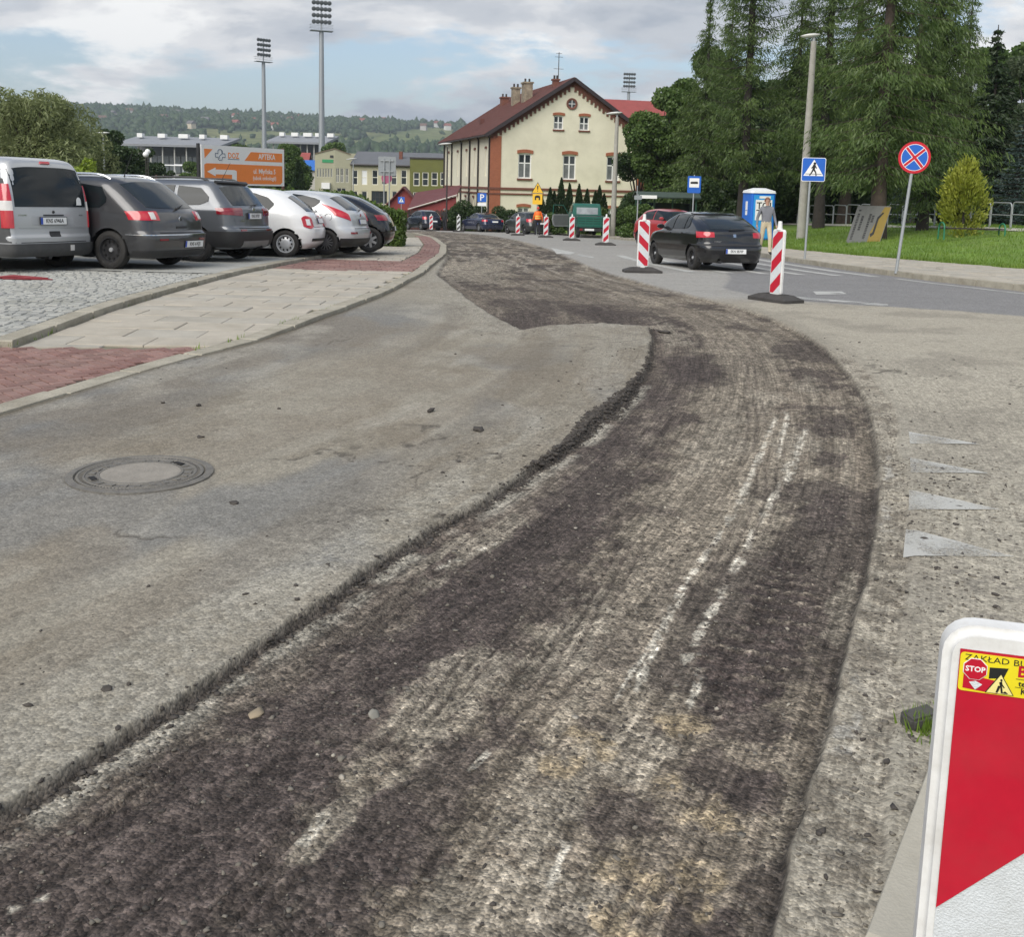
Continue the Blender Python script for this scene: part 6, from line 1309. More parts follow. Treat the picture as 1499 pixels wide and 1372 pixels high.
# ------------------------------------------------------------------ far hillside: woods, houses
r = np.random.default_rng(5); hx = r.uniform(-1900, 900, 110000); hy = r.uniform(620, 2900, 110000); k_ = (forest(hx, hy) > .5 * r.random(110000) + .25) & (np.abs(hx) < .62 * hy); hx, hy = hx[k_][:15000], hy[k_][:15000]
sc1 = 3.2 + 4.5 * r.random(len(hx)); hp = np.stack([hx, hy, ground_z(hx, hy) + 2], 1)
wood1 = leafmat('far_wood', (.020, .040, .014), (.050, .080, .026), trans=.0)
struct(scatter_blobs('hillside_wood', hp, np.stack([sc1, sc1, sc1 * 1.15], 1), wood1, 1.0, seed=21, jit=.45), 'stuff')
hx = r.uniform(-1900, 900, 2600); hy = r.uniform(500, 2700, 2600); sc1 = 1.8 + 3 * r.random(2600); struct(scatter_blobs('field_trees', np.stack([hx, hy, ground_z(hx, hy) + 1.5], 1), np.stack([sc1, sc1, sc1], 1), wood1, 1.0, seed=22, jit=.45), 'stuff')
# ridge line of trees
hx = r.uniform(-1700, 500, 900); hy = 2690 + r.normal(0, 40, 900); sc1 = 5 + 8 * r.random(900) ** 2; kk = fbm(hx / 120, hx * 0, 8, 3) > .42; struct(scatter_blobs('ridge_trees', np.stack([hx, hy, ground_z(hx, hy) + 3], 1)[kk], np.stack([sc1 * .9, sc1 * .9, sc1 * 1.3], 1)[kk], wood1, 1.0, seed=23, jit=.4), 'stuff')
hw = [mat('far_house_white', (.62, .61, .57), .9), mat('far_house_cream', (.55, .48, .36), .9), mat('far_house_grey', (.42, .40, .38), .9)]; hr = [mat('far_roof_red', (.24, .08, .06), .9), mat('far_roof_grey', (.14, .13, .13), .9), mat('far_roof_brown', (.15, .09, .065), .9)]
protos = []
for k in range(3):
    V = [(-4.5, -4, -3), (4.5, -4, -3), (4.5, 4, -3), (-4.5, 4, -3), (-4.5, -4, 5.5), (4.5, -4, 5.5), (4.5, 4, 5.5), (-4.5, 4, 5.5)]; wv = (V, [(0, 1, 5, 4), (1, 2, 6, 5), (2, 3, 7, 6), (3, 0, 4, 7)])
    rv = ([(-5.2, -4.6, 5.4), (5.2, -4.6, 5.4), (5.2, 4.6, 5.4), (-5.2, 4.6, 5.4), (-5.2, 0, 9.2), (5.2, 0, 9.2)], [(0, 1, 5, 4), (2, 3, 4, 5), (1, 2, 5), (3, 0, 4), (0, 3, 2, 1)])
    a = thing('hillside_house', ('small white house', 'small cream house', 'small grey house')[k] + ' far off on the wooded hillside', 'house', group='far %s houses on the hillside' % ('white', 'cream', 'grey')[k]); mk('wall', *wv, hw[k], a); mk('roof', *rv, hr[k], a); protos.append(a)
spots = []; rr_ = random.Random(17)
for px, py in [(190, 168), (260, 170), (305, 165), (320, 172), (345, 175), (240, 178), (410, 178), (425, 180), (440, 176), (345, 186), (500, 166), (515, 168), (530, 165), (545, 167), (560, 166), (575, 168), (592, 169), (605, 166), (618, 170), (632, 167), (648, 170), (560, 180), (585, 176), (612, 182), (640, 186), (663, 178), (662, 185), (530, 182), (375, 182), (390, 187), (402, 190), (150, 180), (165, 172), (300, 182), (280, 188), (455, 172), (470, 168), (620, 190), (655, 190)]:
    d = ray(px, py); lo = None
    for Yk in np.linspace(700, 2900, 500):
        p = np.array([0, 0, EYE]) + d * (Yk / d[1])
        if p[2] < ground_z(p[0], p[1]): lo = p; break
    if lo is not None: spots.append(lo)
used_ = [False] * 3
for i, p in enumerate(spots):
    k = rr_.choice((0, 0, 1, 2)); o = protos[k] if not used_[k] else copy_tree(protos[k]); used_[k] = True; o.location = (p[0], p[1], float(ground_z(p[0], p[1])) + 1); o.rotation_euler = (0, 0, rr_.uniform(-.6, .6)); o.scale = (1.25,) * 3
for k in range(3):
    if not used_[k]: protos[k].location = (-300 + 40 * k, 1500, float(ground_z(-300 + 40 * k, 1500)) + 1)
# ------------------------------------------------------------------ vegetation
bark = mat('bark_brown', (.060, .045, .035), .95, var=.4, scale=6, bump=.8, bscale=18); bark_d = mat('bark_dark', (.030, .025, .021), .95, var=.4, scale=6, bump=.6, bscale=18)
def cards(P, D, L_, W_, seed=0):
    """narrow leaf faces: P centres, D long axes, L/W sizes; each face its own island"""
    r = np.random.default_rng(seed); n = len(P); D = D / np.maximum(np.linalg.norm(D, axis=1, keepdims=True), 1e-6); A = r.normal(size=(n, 3)); S = np.cross(D, A); S /= np.maximum(np.linalg.norm(S, axis=1, keepdims=True), 1e-6)
    l = (L_ * (.6 + .8 * r.random(n)))[:, None] / 2; w_ = (W_ * (.6 + .8 * r.random(n)))[:, None] / 2
    V = np.stack([P - D * l, P + S * w_ - D * l * .1, P + D * l, P - S * w_ - D * l * .1], 1); return V.reshape(-1, 3), np.arange(n * 4).reshape(-1, 4)
def tree_obj(name, V, F, leaf, trunk, barkm, crown='crown'):
    e = thing(name, 'tree standing on the ground', 'tree'); mk(crown, V, F, leaf, e); trunk.build('trunk', barkm, e, 60); return e
def conifer(name, H, R, base, seed, leaf, barkm, droop=.25, dens=1.0, gap=.45, hang=.5, card=(.30, .045), nb=6, tr=.22, power=.85, upcurve=.1):
    r = np.random.default_rng(seed); q = MB(); bend = r.normal(0, .12, 2); tp = lambda t: Vector((bend[0] * math.sin(t * 3), bend[1] * math.sin(t * 2.3), H * t))
    q.tube([tp(t) for t in np.linspace(0, 1, 12)], [tr * (1.25 if i == 0 else 1) * (1 - .93 * i / 11) + .01 for i in range(12)], 9); Ps, Ds = [], []
    z = base * H
    while z < H * .985:
        t = z / H; rel = (t - base) / (1 - base); ln0 = R * max(.04, (1 - rel)) ** power * (.55 + .45 * min(1, rel * 6 + .35)); k = nb if rel < .8 else 4
        for b in range(k):
            az = r.random() * 6.283; ln = ln0 * r.uniform(.55, 1.18); p0 = tp(t); n_ = max(3, int(ln / .16)); path = []
            for i in range(n_ + 1):
                s_ = i / n_; rr = ln * s_; dz = -droop * ln * s_ ** 1.3 + upcurve * ln * s_ ** 4 + r.normal(0, .015); path.append(Vector((p0.x + rr * math.cos(az), p0.y + rr * math.sin(az), p0.z + dz)))
            if ln > .5: q.tube([path[0], path[n_ // 2], path[-1]], [.022 + .012 * ln, .014, .004], 4, caps=False)
            for i in range(1, n_ + 1):
                s_ = i / n_; c_ = path[i]; m_ = max(1, int(dens * (3.2 + 3.2 * (1 - s_)) * r.uniform(.4, 1.5)))
                spread = .10 + .20 * ln * .35 * math.sin(math.pi * min(1, s_ * .9 + .1)); side = Vector((-math.sin(az), math.cos(az), 0))
                for _ in range(m_):
                    o = side * r.normal(0, spread) + Vector((r.normal(0, .05), r.normal(0, .05), -abs(r.normal(0, hang * (.25 + .3 * ln / R)))))
                    Ps.append(c_ + o); d_ = Vector((math.cos(az) * .5, math.sin(az) * .5, -hang * 1.3)) + side * r.normal(0, .6) + Vector((0, 0, r.normal(0, .35))); Ds.append(d_)
        z += gap * r.uniform(.6, 1.4)
    V, F = cards(np.array([p[:] for p in Ps]), np.array([d[:] for d in Ds]), np.full(len(Ps), card[0]), np.full(len(Ps), card[1]), seed + 1); return tree_obj(name, V, F, leaf, q, barkm)
def broadleaf(name, H, R, base, seed, leaf, barkm, n=16000, card=(.16, .10), lobes=16, tr=.16, crown='crown', shrub=False, rough=1.0):
    r = np.random.default_rng(seed); q = MB(); q.tube([(0, 0, 0), (r.normal(0, .08), r.normal(0, .08), H * base), (r.normal(0, .15), r.normal(0, .15), H * .72)], [tr * 1.3, tr, tr * .35], 8); cs = []
    for k in range(lobes):
        t = r.random(); zc = H * (base + (1 - base) * (.12 + .78 * t)); rad = R * math.sin(math.pi * (.16 + .74 * t)) ** .7 * r.random() ** .5 * .78; a = r.random() * 6.283
        sz_ = R * r.uniform(.22, .48) * (1 - .35 * t); c_ = np.array([rad * math.cos(a), rad * math.sin(a), zc]); cs.append((c_, sz_)); q.tube([(0, 0, H * max(.05, base * .9)), tuple(c_ * np.array([.5, .5, .8])), tuple(c_)], [tr * .45, tr * .22, .008], 5, caps=False)
    wts = np.array([s_ ** 2 for _, s_ in cs]); idx = r.choice(len(cs), n, p=wts / wts.sum()); C_ = np.array([c_ for c_, _ in cs])[idx]; S_ = np.array([s_ for _, s_ in cs])[idx]
    d = r.normal(size=(n, 3)); d /= np.linalg.norm(d, axis=1, keepdims=True); rad = S_ * (.55 + .55 * r.random(n) ** .5 * rough) ; P = C_ + d * rad[:, None] * np.array([1, 1, .85]); P[:, 2] = np.maximum(P[:, 2], .05)
    D = d * .4 + r.normal(size=(n, 3)) * .8; D[:, 2] -= .35; V, F = cards(P, D, np.full(n, card[0]), np.full(n, card[1]), seed + 1); return tree_obj(name, V, F, leaf, q, barkm, crown)
def columnar(name, H, R, seed, leaf, n=3000, card=(.16, .05), shape=1.0, base=0.0):
    r = np.random.default_rng(seed); t = r.random(n) ** .85; prof = R * np.clip((1 - t), 0, 1) ** shape * np.clip(.55 + t * 4, 0, 1); a = r.random(n) * 6.283; lump = 1 + .26 * np.sin(a * 5 + t * 9) * np.sin(t * 17 + a * 2) + .12 * r.normal(size=n); rr = prof * (.55 + .5 * r.random(n) ** .5) * lump
    P = np.stack([rr * np.cos(a), rr * np.sin(a), base + t * (H - base)], 1); D = np.stack([np.cos(a) * .5, np.sin(a) * .5, np.full(n, 1.1)], 1) + r.normal(0, .3, (n, 3)); V, F = cards(P, D, np.full(n, card[0]), np.full(n, card[1]), seed); q = MB(); q.cyl((0, 0, 0), (0, 0, H * .8), .05 + .02 * H, .01, 7); return tree_obj(name, V, F, leaf, q, bark_d)
larch_l = leafmat('larch_needles', (.046, .090, .022), (.130, .182, .050)); spruce_l = leafmat('spruce_needles', (.014, .030, .012), (.038, .060, .022), trans=.2); blue_l = leafmat('blue_spruce_needles', (.035, .060, .055), (.085, .120, .110), trans=.2); gold_l = leafmat('golden_thuja_leaf', (.17, .21, .025), (.38, .40, .06)); thuja_l = leafmat('thuja_leaf', (.016, .034, .014), (.040, .066, .024), trans=.25)
decid_l = leafmat('broad_leaf', (.050, .095, .022), (.125, .190, .050)); decid_d = leafmat('broad_leaf_dark', (.026, .052, .018), (.066, .105, .034)); willow_l = leafmat('willow_leaf', (.13, .165, .060), (.25, .28, .125)); lime_l = leafmat('lime_leaf', (.13, .20, .018), (.27, .34, .05)); grey_l = leafmat('grey_leaf', (.055, .080, .038), (.115, .145, .080)); hedge_l = leafmat('hedge_leaf', (.060, .105, .020), (.13, .19, .045))

def put(o, px, Y_, sc=1.0, rz=0.0, label=None, group=None, zf=None, cat=None, py=300, sx=None):
    X_ = at(px, py, Y_).x; z_ = (float(lawn_z(X_, Y_)) if zf == 'lawn' else Tf(Y_) - .15 if zf is None else zf); o.location = (X_, Y_, z_); o.scale = (sx or sc, sx or sc, sc); o.rotation_euler = (0, 0, rz)
    if label: o['label'] = label
    if group: o['group'] = group
    if cat: o['category'] = cat
    return o
larchA = conifer('larch_tree', 17, 3.3, .15, 41, larch_l, bark, droop=.30, dens=3.4, gap=.44, hang=.6, card=(.25, .042), nb=6, tr=.30)
larchB = conifer('larch_tree', 15, 3.0, .10, 42, larch_l, bark_d, droop=.34, dens=3.2, gap=.38, hang=.65, card=(.25, .043), nb=6, tr=.2)
larchS = conifer('larch_tree', 22, 2.8, .14, 43, larch_l, bark_d, droop=.16, dens=3.2, gap=.50, hang=.55, card=(.24, .042), nb=5, tr=.27, power=.55, upcurve=.25)
put(larchA, 1287, 40, 1, .4, 'big drooping larch with brown trunk where the sign panel leans', zf='lawn')
put(larchB, 1353, 43, 1.0, 2.0, 'larch with slim dark trunk between the leaning panel and the bench', zf='lawn')
put(larchS, 1087, 55, 1.0, 1.0, 'tall sparse larch with straight dark trunk behind the blue toilet cabin', zf='lawn')
put(copy_tree(larchB), 1024, 61, .88, .3, 'young larch with a thin top shoot behind the bus stop', zf='lawn')
put(copy_tree(larchS), 1200, 52, .92, 2.6, 'tall thin crowned larch behind the concrete lamp post', zf='lawn')
put(copy_tree(larchA), 1236, 56, 1.0, 3.4, 'full larch behind the railing beside the concrete lamp post', zf='lawn')
put(copy_tree(larchA), 1330, 58, 1.05, 5.1, 'full larch behind the railing near the round blue sign', zf='lawn')
put(copy_tree(larchB), 1160, 60, 1.0, 4.0, 'dense larch growing behind the man in the grey jumper', zf='lawn')
put(copy_tree(larchB), 1060, 66, .95, 5.0, 'dense larch growing behind the bus shelter', zf='lawn')
put(copy_tree(larchB), 1395, 64, .95, .9, 'dense larch growing behind the golden conifer', zf='lawn')
spr = conifer('spruce_tree', 10, 2.1, .04, 44, spruce_l, bark_d, droop=.28, dens=2.2, gap=.26, hang=.25, card=(.30, .08), nb=8, tr=.16)
put(spr, 1437, 55, 1.0, 0, 'dark narrow spruce behind the golden conifer', zf='lawn')
put(copy_tree(spr), 1462, 64, .95, 2, 'dark spruce standing behind the blue spruce', zf='lawn'); put(copy_tree(spr), 1290, 66, .8, 1, 'dark spruce in the shade behind the leaning panel', zf='lawn'); put(copy_tree(spr), 1120, 68, .85, 3, 'dark spruce in the shade behind the toilet cabin', zf='lawn')
blu = conifer('blue_spruce', 4.4, 1.35, .03, 45, blue_l, bark_d, droop=.12, dens=1.6, gap=.17, hang=.1, card=(.16, .05), nb=9, tr=.08); put(blu, 1487, 46, 1, 0, 'silvery blue spruce behind the lawn railing', zf='lawn')
put(copy_tree(blu), 1318, 50, .62, 1, 'small bluish spruce behind the leaning sign panel', zf='lawn')
r = np.random.default_rng(46); GP = []
for k in range(46):
    t = r.random() ** .8; a = r.random() * 6.283; rr = (.80 * math.sin(math.pi * min(1, .22 + t * .72)) ** .8) * r.uniform(.55, 1.0) if t < .85 else .10; c_ = np.array([rr * math.cos(a), rr * math.sin(a), .25 + 2.45 * t]); GP.append(c_ + r.normal(size=(170, 3)) * np.array([.13, .13, .17]))
GP = np.concatenate(GP); V, F = cards(GP, np.stack([GP[:, 0] * .9, GP[:, 1] * .9, np.full(len(GP), .9)], 1) + r.normal(0, .35, GP.shape), np.full(len(GP), .17), np.full(len(GP), .06), 4); q = MB(); q.cyl((0, 0, 0), (0, 0, 2.2), .07, .02, 7); gold = tree_obj('golden_thuja', V, F, gold_l, q, bark_d); put(gold, 1412, 37.5, .92, 0, 'golden yellow conifer bush beside the green bench', zf='lawn')
dA = broadleaf('broadleaf_tree', 9, 2.7, .15, 47, decid_l, bark_d, 17000, (.22, .15), 22); dB = broadleaf('broadleaf_tree', 8, 2.5, .12, 48, decid_d, bark_d, 15000, (.22, .15), 20); wi = broadleaf('willow_tree', 6.2, 2.7, .10, 49, willow_l, bark, 22000, (.24, .055), 26, rough=1.25); gr = broadleaf('grey_leaved_tree', 10, 3.0, .12, 50, grey_l, bark_d, 16000, (.22, .13), 20); li = broadleaf('lime_bush', 3.0, 1.3, .05, 51, lime_l, bark_d, 4200, (.15, .10), 12, tr=.05, rough=1.3); sb = broadleaf('shrub', 3.2, 1.9, .03, 52, decid_d, bark_d, 9000, (.17, .11), 16, tr=.06); sg_ = broadleaf('leafy_bush', 1.7, 1.15, .03, 53, decid_l, bark_d, 4500, (.14, .10), 12, tr=.03)
put(gr, 1492, 60, 1.0, 0, 'grey green leafy tree behind the blue spruce', zf='lawn'); put(dA, 965, 66, 1.0, 0, 'mid green leafy tree beside the gable of the house', zf='lawn'); put(copy_tree(dA), 1010, 72, 1.1, 2, 'mid green leafy tree behind the bus shelter', zf='lawn'); put(dB, 935, 74, .85, 0, 'dark leafy tree hiding the right corner of the house', zf='lawn')
for i, (px, Y_, s_) in enumerate([(985, 84, 1.35), (1045, 82, 1.5), (1105, 80, 1.45), (1165, 82, 1.5), (1225, 78, 1.5), (1290, 80, 1.5), (1350, 78, 1.45), (1410, 76, 1.4), (1465, 74, 1.3), (1520, 72, 1.4)]): put(copy_tree(dA if i % 2 else dB), px, Y_, s_, i * 1.7, 'leafy tree in the dense row behind the larches', 'leafy trees behind the larches', 'lawn')
# understorey behind the railing
for i, (px, Y_, s_) in enumerate([(1040, 60, 1.1), (1075, 62, 1.2), (1110, 60, 1.2), (1145, 62, 1.25), (1180, 60, 1.3), (1215, 60, 1.2), (1250, 62, 1.3), (1285, 62, 1.3), (1320, 60, 1.25), (1352, 62, 1.35), (1388, 62, 1.3), (1425, 60, 1.2), (1460, 58, 1.2), (1495, 56, 1.3), (1525, 54, 1.3), (1000, 66, 1.1)]):
    o = sb if i == 0 else copy_tree(sb); put(o, px, Y_, s_, i * 1.3, 'dark shrub in the shade behind the park railing', 'shrubs behind the park railing', 'lawn', 'shrub')
for px, Y_, s_, lb in [(950, 60, .75, 'dark shrub beside the small grey street sign'), (917, 68, .7, 'dark shrub beside the pale concrete lamp column by the house'), (690, 86, 1.0, 'dark evergreen shrub beneath the blue parking sign'), (744, 86, .85, 'dark evergreen shrub at the brick corner of the house'), (665, 88, .8, 'dark shrub at the end of the red shed')]:
    put(copy_tree(sb), px, Y_, s_, px * .1, lb, 'shrubs along the street', 'lawn' if px > 900 else None, 'shrub')
for i, (px, Y_, s_, lb) in enumerate([(938, 56, 1.0, 'low leafy bush by the small grey street sign'), (918, 62, .9, 'low leafy bush right of the concrete lamp column'), (812, 72, .9, 'leafy bush in front of the thuja row'), (865, 70, 1.2, 'leafy bush behind the green pick-up')]):
    o = sg_ if i == 0 else copy_tree(sg_); put(o, px, Y_, s_, i, lb, 'low bushes by the street', 'lawn' if px > 900 else None, 'bush')
# thuja row in front of the house
tj = columnar('thuja', 3.2, .62, 54, thuja_l, 3200, (.17, .06), .75)
for i, (px, pt) in enumerate([(793, 287), (805, 275), (811, 280), (821, 261), (833, 269), (847, 270), (859, 277), (871, 280), (877, 272), (884, 284)]):
    Y_ = 78 + .25 * i; z0 = Tf(Y_) - .1; h_ = at(px, pt, Y_).z - z0; o = tj if i == 0 else copy_tree(tj)
    put(o, px, Y_, h_ / 3.2, i * .9, 'slim dark green thuja, ' + ('first second third fourth fifth sixth seventh eighth ninth tenth'.split()[i]) + ' of the row counted from the yellow warning sign', 'thuja row before the house', z0, 'thuja', sx=.85 + .12 * (h_ / 3.2))
# left-hand side
put(wi, 50, 42, .98, 0, 'olive leaved willow behind the silver van', cat='tree'); put(copy_tree(wi), 5, 46, 1.0, 2, 'pale willow at the edge of the car park left of the other willow'); put(copy_tree(wi), 100, 47, .88, 4, 'pale willow right beside the lime green bush')
put(copy_tree(spr), 66, 66, .82, 0, 'dark conifer tip showing above the willows'); put(copy_tree(dB), 165, 78, .95, 1, 'dark leafy tree behind the street lamp and dark estate car'); put(copy_tree(dB), 205, 90, .88, 3, 'dark leafy tree next to the stadium stand'); put(copy_tree(dB), 140, 84, .95, 5, 'dark leafy tree between the willow and the street lamp')
put(li, 124, 33, .92, 0, 'bright lime green bush behind the parked estate car', cat='bush'); put(copy_tree(li), 100, 34.5, .75, 1, 'lime green bush behind the silver van roof', cat='bush')
for px, Y_, s_, rz, lb in [(414, 112, 1.0, 0, 'green tree right of the pharmacy billboard'), (428, 118, 1.0, 2, 'green tree left of the school pavilion'), (445, 150, .9, 1, 'green tree behind the school pavilion end'), (352, 185, 1.7, 1, 'leafy tree left of the floodlight mast base'), (330, 195, 1.6, 2, 'leafy tree behind the billboard top'), (499, 200, 1.95, 3, 'yellowish tree behind the school roof'), (572, 205, 2.0, 4, 'dark tree behind the school chimney'), (603, 210, 2.1, 5, 'dark tree behind the olive school wing'), (632, 205, 2.0, 6, 'dark tree beside the house eaves'), (548, 230, 1.8, .5, 'dark tree in the valley behind the school'), (280, 110, .75, 1, 'small tree in front of the stadium stand'), (245, 100, .7, 2, 'small tree beside the globe lamps')]:
    put(copy_tree(dA if px in (414, 428, 352, 499, 280) else dB), px, Y_, s_, rz, lb)
put(copy_tree(tj), 437, 100, 1.9, 0, 'dark slender cypress next to the billboard', zf=Tf(100), cat='thuja'); put(copy_tree(tj), 447, 108, 1.2, 0, 'small dark thuja before the school pavilion', cat='thuja'); put(copy_tree(tj), 588, 118, 1.1, 0, 'dark thuja behind the red hut', cat='thuja')
for o_ in list(C.objects):
    if o_.parent is None and o_.get('group') == 'thuja row before the house' and 'of the row' not in o_['label']: del o_['group']
for i, (px, Y_) in enumerate([(235, 62), (262, 64), (285, 70), (190, 58), (215, 60), (165, 50), (310, 75), (430, 90), (455, 95)]): put(copy_tree(sg_), px, Y_, 1.5, i, 'wild green bush on the bank beyond the car park', 'bushes beyond the car park', None, 'bush')
# belt of trees on the valley floor, too far to tell apart
r = np.random.default_rng(9); n = 900; vx = r.uniform(-330, 60, n); vy = r.uniform(330, 640, n); s_ = 3 + 3.5 * r.random(n); struct(scatter_blobs('valley_trees', np.stack([vx, vy, ground_z(vx, vy) + 1], 1), np.stack([s_, s_, s_ * 1.15], 1), wood1, 1.0, seed=24, jit=.45), 'stuff')
# clipped hedge at the end of the car park
r = np.random.default_rng(10); n = 15000; hx0, hx1 = -13.0, -3.55; t = r.random(n); x = hx0 + (hx1 - hx0) * t; face = r.random(n); y = np.where(face < .5, 33 + r.random(n) * .12, 33 + 1.3 * r.random(n)); htop = 1.55 - .55 * sstep(.80, 1.0, t); z_ = np.where(face < .5, htop * r.random(n), htop - .12 * r.random(n)); endc = face > .92; x = np.where(endc, hx1 - .1 * r.random(n), x); z_ = np.where(endc, r.random(n), z_); y = np.where(endc, 33 + 1.3 * r.random(n), y)
lump = .14 * (fbm(x * 2.2, z_ * 2.2, 88, 3) - .5); P = np.stack([x + r.normal(0, .04, n), y + r.normal(0, .05, n) - lump, z_ + r.normal(0, .05, n) + lump], 1); D = r.normal(size=(n, 3)); V, F = cards(P - np.array([-8, 33.6, 0]), D, np.full(n, .13), np.full(n, .085), 3)
hg = thing('clipped_hedge', 'clipped green hedge closing the end of the car park', 'hedge', (-8, 33.6, Tf(33.6) + .08)); mk('foliage', V, F, hedge_l, hg); q = MB(); q.b2((-4.9, -.45, 0), (4.25, .55, .95)); q.build('hedge_core', mat('hedge_twigs', (.02, .03, .012), .95, var=.4), hg)
# ------------------------------------------------------------------ street furniture, signs, people
galv = mat('galvanised_post', (.33, .35, .36), .5, metal=.35, var=.12); blue_s = mat('sign_blue', (.012, .11, .48), .45, var=.05); white_s = mat('sign_white', (.78, .78, .77), .45, var=.04); red_s = mat('sign_red', (.50, .010, .025), .4, var=.05); yel_s = mat('sign_yellow', (.80, .48, .03), .5, var=.06); sback = mat('sign_back_grey', (.24, .26, .27), .5, var=.1); concp = mat('concrete_post', (.33, .32, .285), .9, var=.15, scale=3, bump=.3, bscale=40, dirt=(.20, .19, .16), dscale=2, damt=.6)
FR = Matrix.Rotation(math.pi / 2, 4, 'X')            # local XY of a plate -> upright, facing -Y
def rrect(w_, h_, r_, n=4):
    o = []
    for cx, cy, a0 in ((w_ / 2 - r_, h_ / 2 - r_, 0), (-w_ / 2 + r_, h_ / 2 - r_, 90), (-w_ / 2 + r_, -h_ / 2 + r_, 180), (w_ / 2 - r_, -h_ / 2 + r_, 270)):
        for k in range(n + 1): a = math.radians(a0 + 90 * k / n); o.append((cx + r_ * math.cos(a), cy + r_ * math.sin(a)))
    return o
def plate_(name, poly, z0_, th_, m, parent, cz, x=0.0): q = MB(); q.prism(poly, th_, Matrix.Translation((x, -.03, cz)) @ FR @ Matrix.Translation((0, 0, z0_))); return q.build(name, m, parent)
def circ(r_, n=40, c_=(0, 0)): return [(c_[0] + r_ * math.cos(2 * math.pi * k / n), c_[1] + r_ * math.sin(2 * math.pi * k / n)) for k in range(n)]
def ztop(px, py, Y_, z0): return at(px, py, Y_).z - z0
def post(parent, h_, r_=.03, m=None, y=.0): q = MB(); q.cyl((0, y, -.05), (0, y, h_), r_, n=10); return q.build('post', m or galv, parent, 40)
WALK = [(-.02, .33), (.04, .36), (.05, .30), (.02, .27)]
def walker(parent, s_, cz, m, z0_=.012):
    """walking figure of the crossing sign"""
    def lim(pts, wd): 
        q = MB(); out = []
        (x0, y0), (x1, y1) = pts; dx, dy = x1 - x0, y1 - y0; l = math.hypot(dx, dy); nx, ny = -dy / l * wd / 2, dx / l * wd / 2; return [(x0 + nx, y0 + ny), (x0 - nx, y0 - ny), (x1 - nx * .8, y1 - ny * .8), (x1 + nx * .8, y1 + ny * .8)]
    q = MB()
    for poly in (circ(.035, 14, (.02, .155)), lim([(.015, .12), (-.005, .0)], .075), lim([(0, .01), (.055, -.07)], .042), lim([(.055, -.07), (.07, -.16)], .034), lim([(-.01, .01), (-.05, -.08)], .042), lim([(-.05, -.08), (-.10, -.15)], .034), lim([(.02, .11), (.075, .03)], .028), lim([(.0, .11), (-.06, .03)], .028)):
        q.prism([(x * s_, y * s_) for x, y in poly], .003, Matrix.Translation((0, -.03, cz)) @ FR @ Matrix.Translation((0, 0, z0_)))
    return struct(q.build('walking_figure', m, parent), 'stuff')
# pedestrian crossing sign
b0 = gnd(1178, 379, .12); Z0 = b0.z; t = thing('crossing_sign', 'blue square pedestrian crossing sign on a grey post before the lamp column', 'road sign', (b0.x, b0.y, Z0), -.05); cz = ztop(1188, 248, b0.y, Z0); s_ = .64
post(t, cz + .30, .03, y=.0); plate_('sign_plate', rrect(s_, s_, .05), 0, .012, white_s, t, cz, .07); plate_('blue_field', rrect(s_ - .03, s_ - .03, .04), .0122, .003, blue_s, t, cz, .07); tri = [(-.27, -.17), (.27, -.17), (0, .27)]; plate_('white_triangle', tri, .0154, .002, white_s, t, cz, .07); plate_('base_line', [(-.22, -.125), (.22, -.125), (.22, -.112), (-.22, -.112)], .0176, .002, inkm, t, cz, .07)
w_ = walker(t, 1.05, cz - .0, inkm, .0178); w_.location.x = .07
# no stopping sign, leaning
b0 = gnd(1312, 397, .12); Z0 = b0.z; t = thing('no_stopping_sign', 'round red and blue no stopping sign on a leaning grey post', 'road sign', (b0.x, b0.y, Z0), rot=(0, math.radians(4.2), -.08)); cz = ztop(1338, 230, b0.y, Z0); post(t, cz + .25, .035); R_ = .345
plate_('red_disc', circ(R_), 0, .012, red_s, t, cz)
wd = .026; r_in = R_ * .80
plate_('white_ring', circ(r_in + .012), .0122, .0015, white_s, t, cz)
for k in range(4):
    a0 = math.radians(45 + 90 * k) + math.asin(.042 / r_in); a1 = math.radians(135 + 90 * k) - math.asin(.042 / r_in); am = (a0 + a1) / 2; c_ = (.060 * math.cos(am), .060 * math.sin(am)); seg = [c_] + [(r_in * math.cos(a0 + (a1 - a0) * j / 12), r_in * math.sin(a0 + (a1 - a0) * j / 12)) for j in range(13)]; plate_('blue_quarter', seg, .014, .002, blue_s, t, cz)
for k in range(2): an = math.radians(45 + 90 * k); d = (math.cos(an), math.sin(an)); n_ = (-d[1] * wd, d[0] * wd); plate_('red_bar', [(d[0] * r_in + n_[0], d[1] * r_in + n_[1]), (-d[0] * r_in + n_[0], -d[1] * r_in + n_[1]), (-d[0] * r_in - n_[0], -d[1] * r_in - n_[1]), (d[0] * r_in - n_[0], d[1] * r_in - n_[1])], .0162 + .0022 * k, .002, red_s, t, cz)
def simple_sign(label, px, pyc, Y_, w_, h_, m, name='road_sign', z0=None, rz=0.0, x_px=None):
    X_ = at(px, pyc, Y_).x; Z0 = (Tf(Y_) if z0 is None else z0); t = thing(name, label, 'road sign', (X_, Y_, Z0), rz); cz = ztop(px, pyc, Y_, Z0); post(t, cz + h_ / 2 + .05); plate_('sign_plate', rrect(w_, h_, .04), 0, .012, m, t, cz); return t, cz
t, cz = simple_sign('blue bus stop sign with white panel above the black car', 1016, 270, 46, .57, .72, blue_s, 'bus_stop_sign', Tf(46) + .12); plate_('white_panel', [(-.21, -.12), (.21, -.12), (.21, .27), (-.21, .27)], .0122, .002, white_s, t, cz); plate_('bus_symbol', [(-.15, .03), (.15, .03), (.17, .08), (.13, .13), (-.15, .12), (-.17, .07)], .0144, .002, inkm, t, cz)
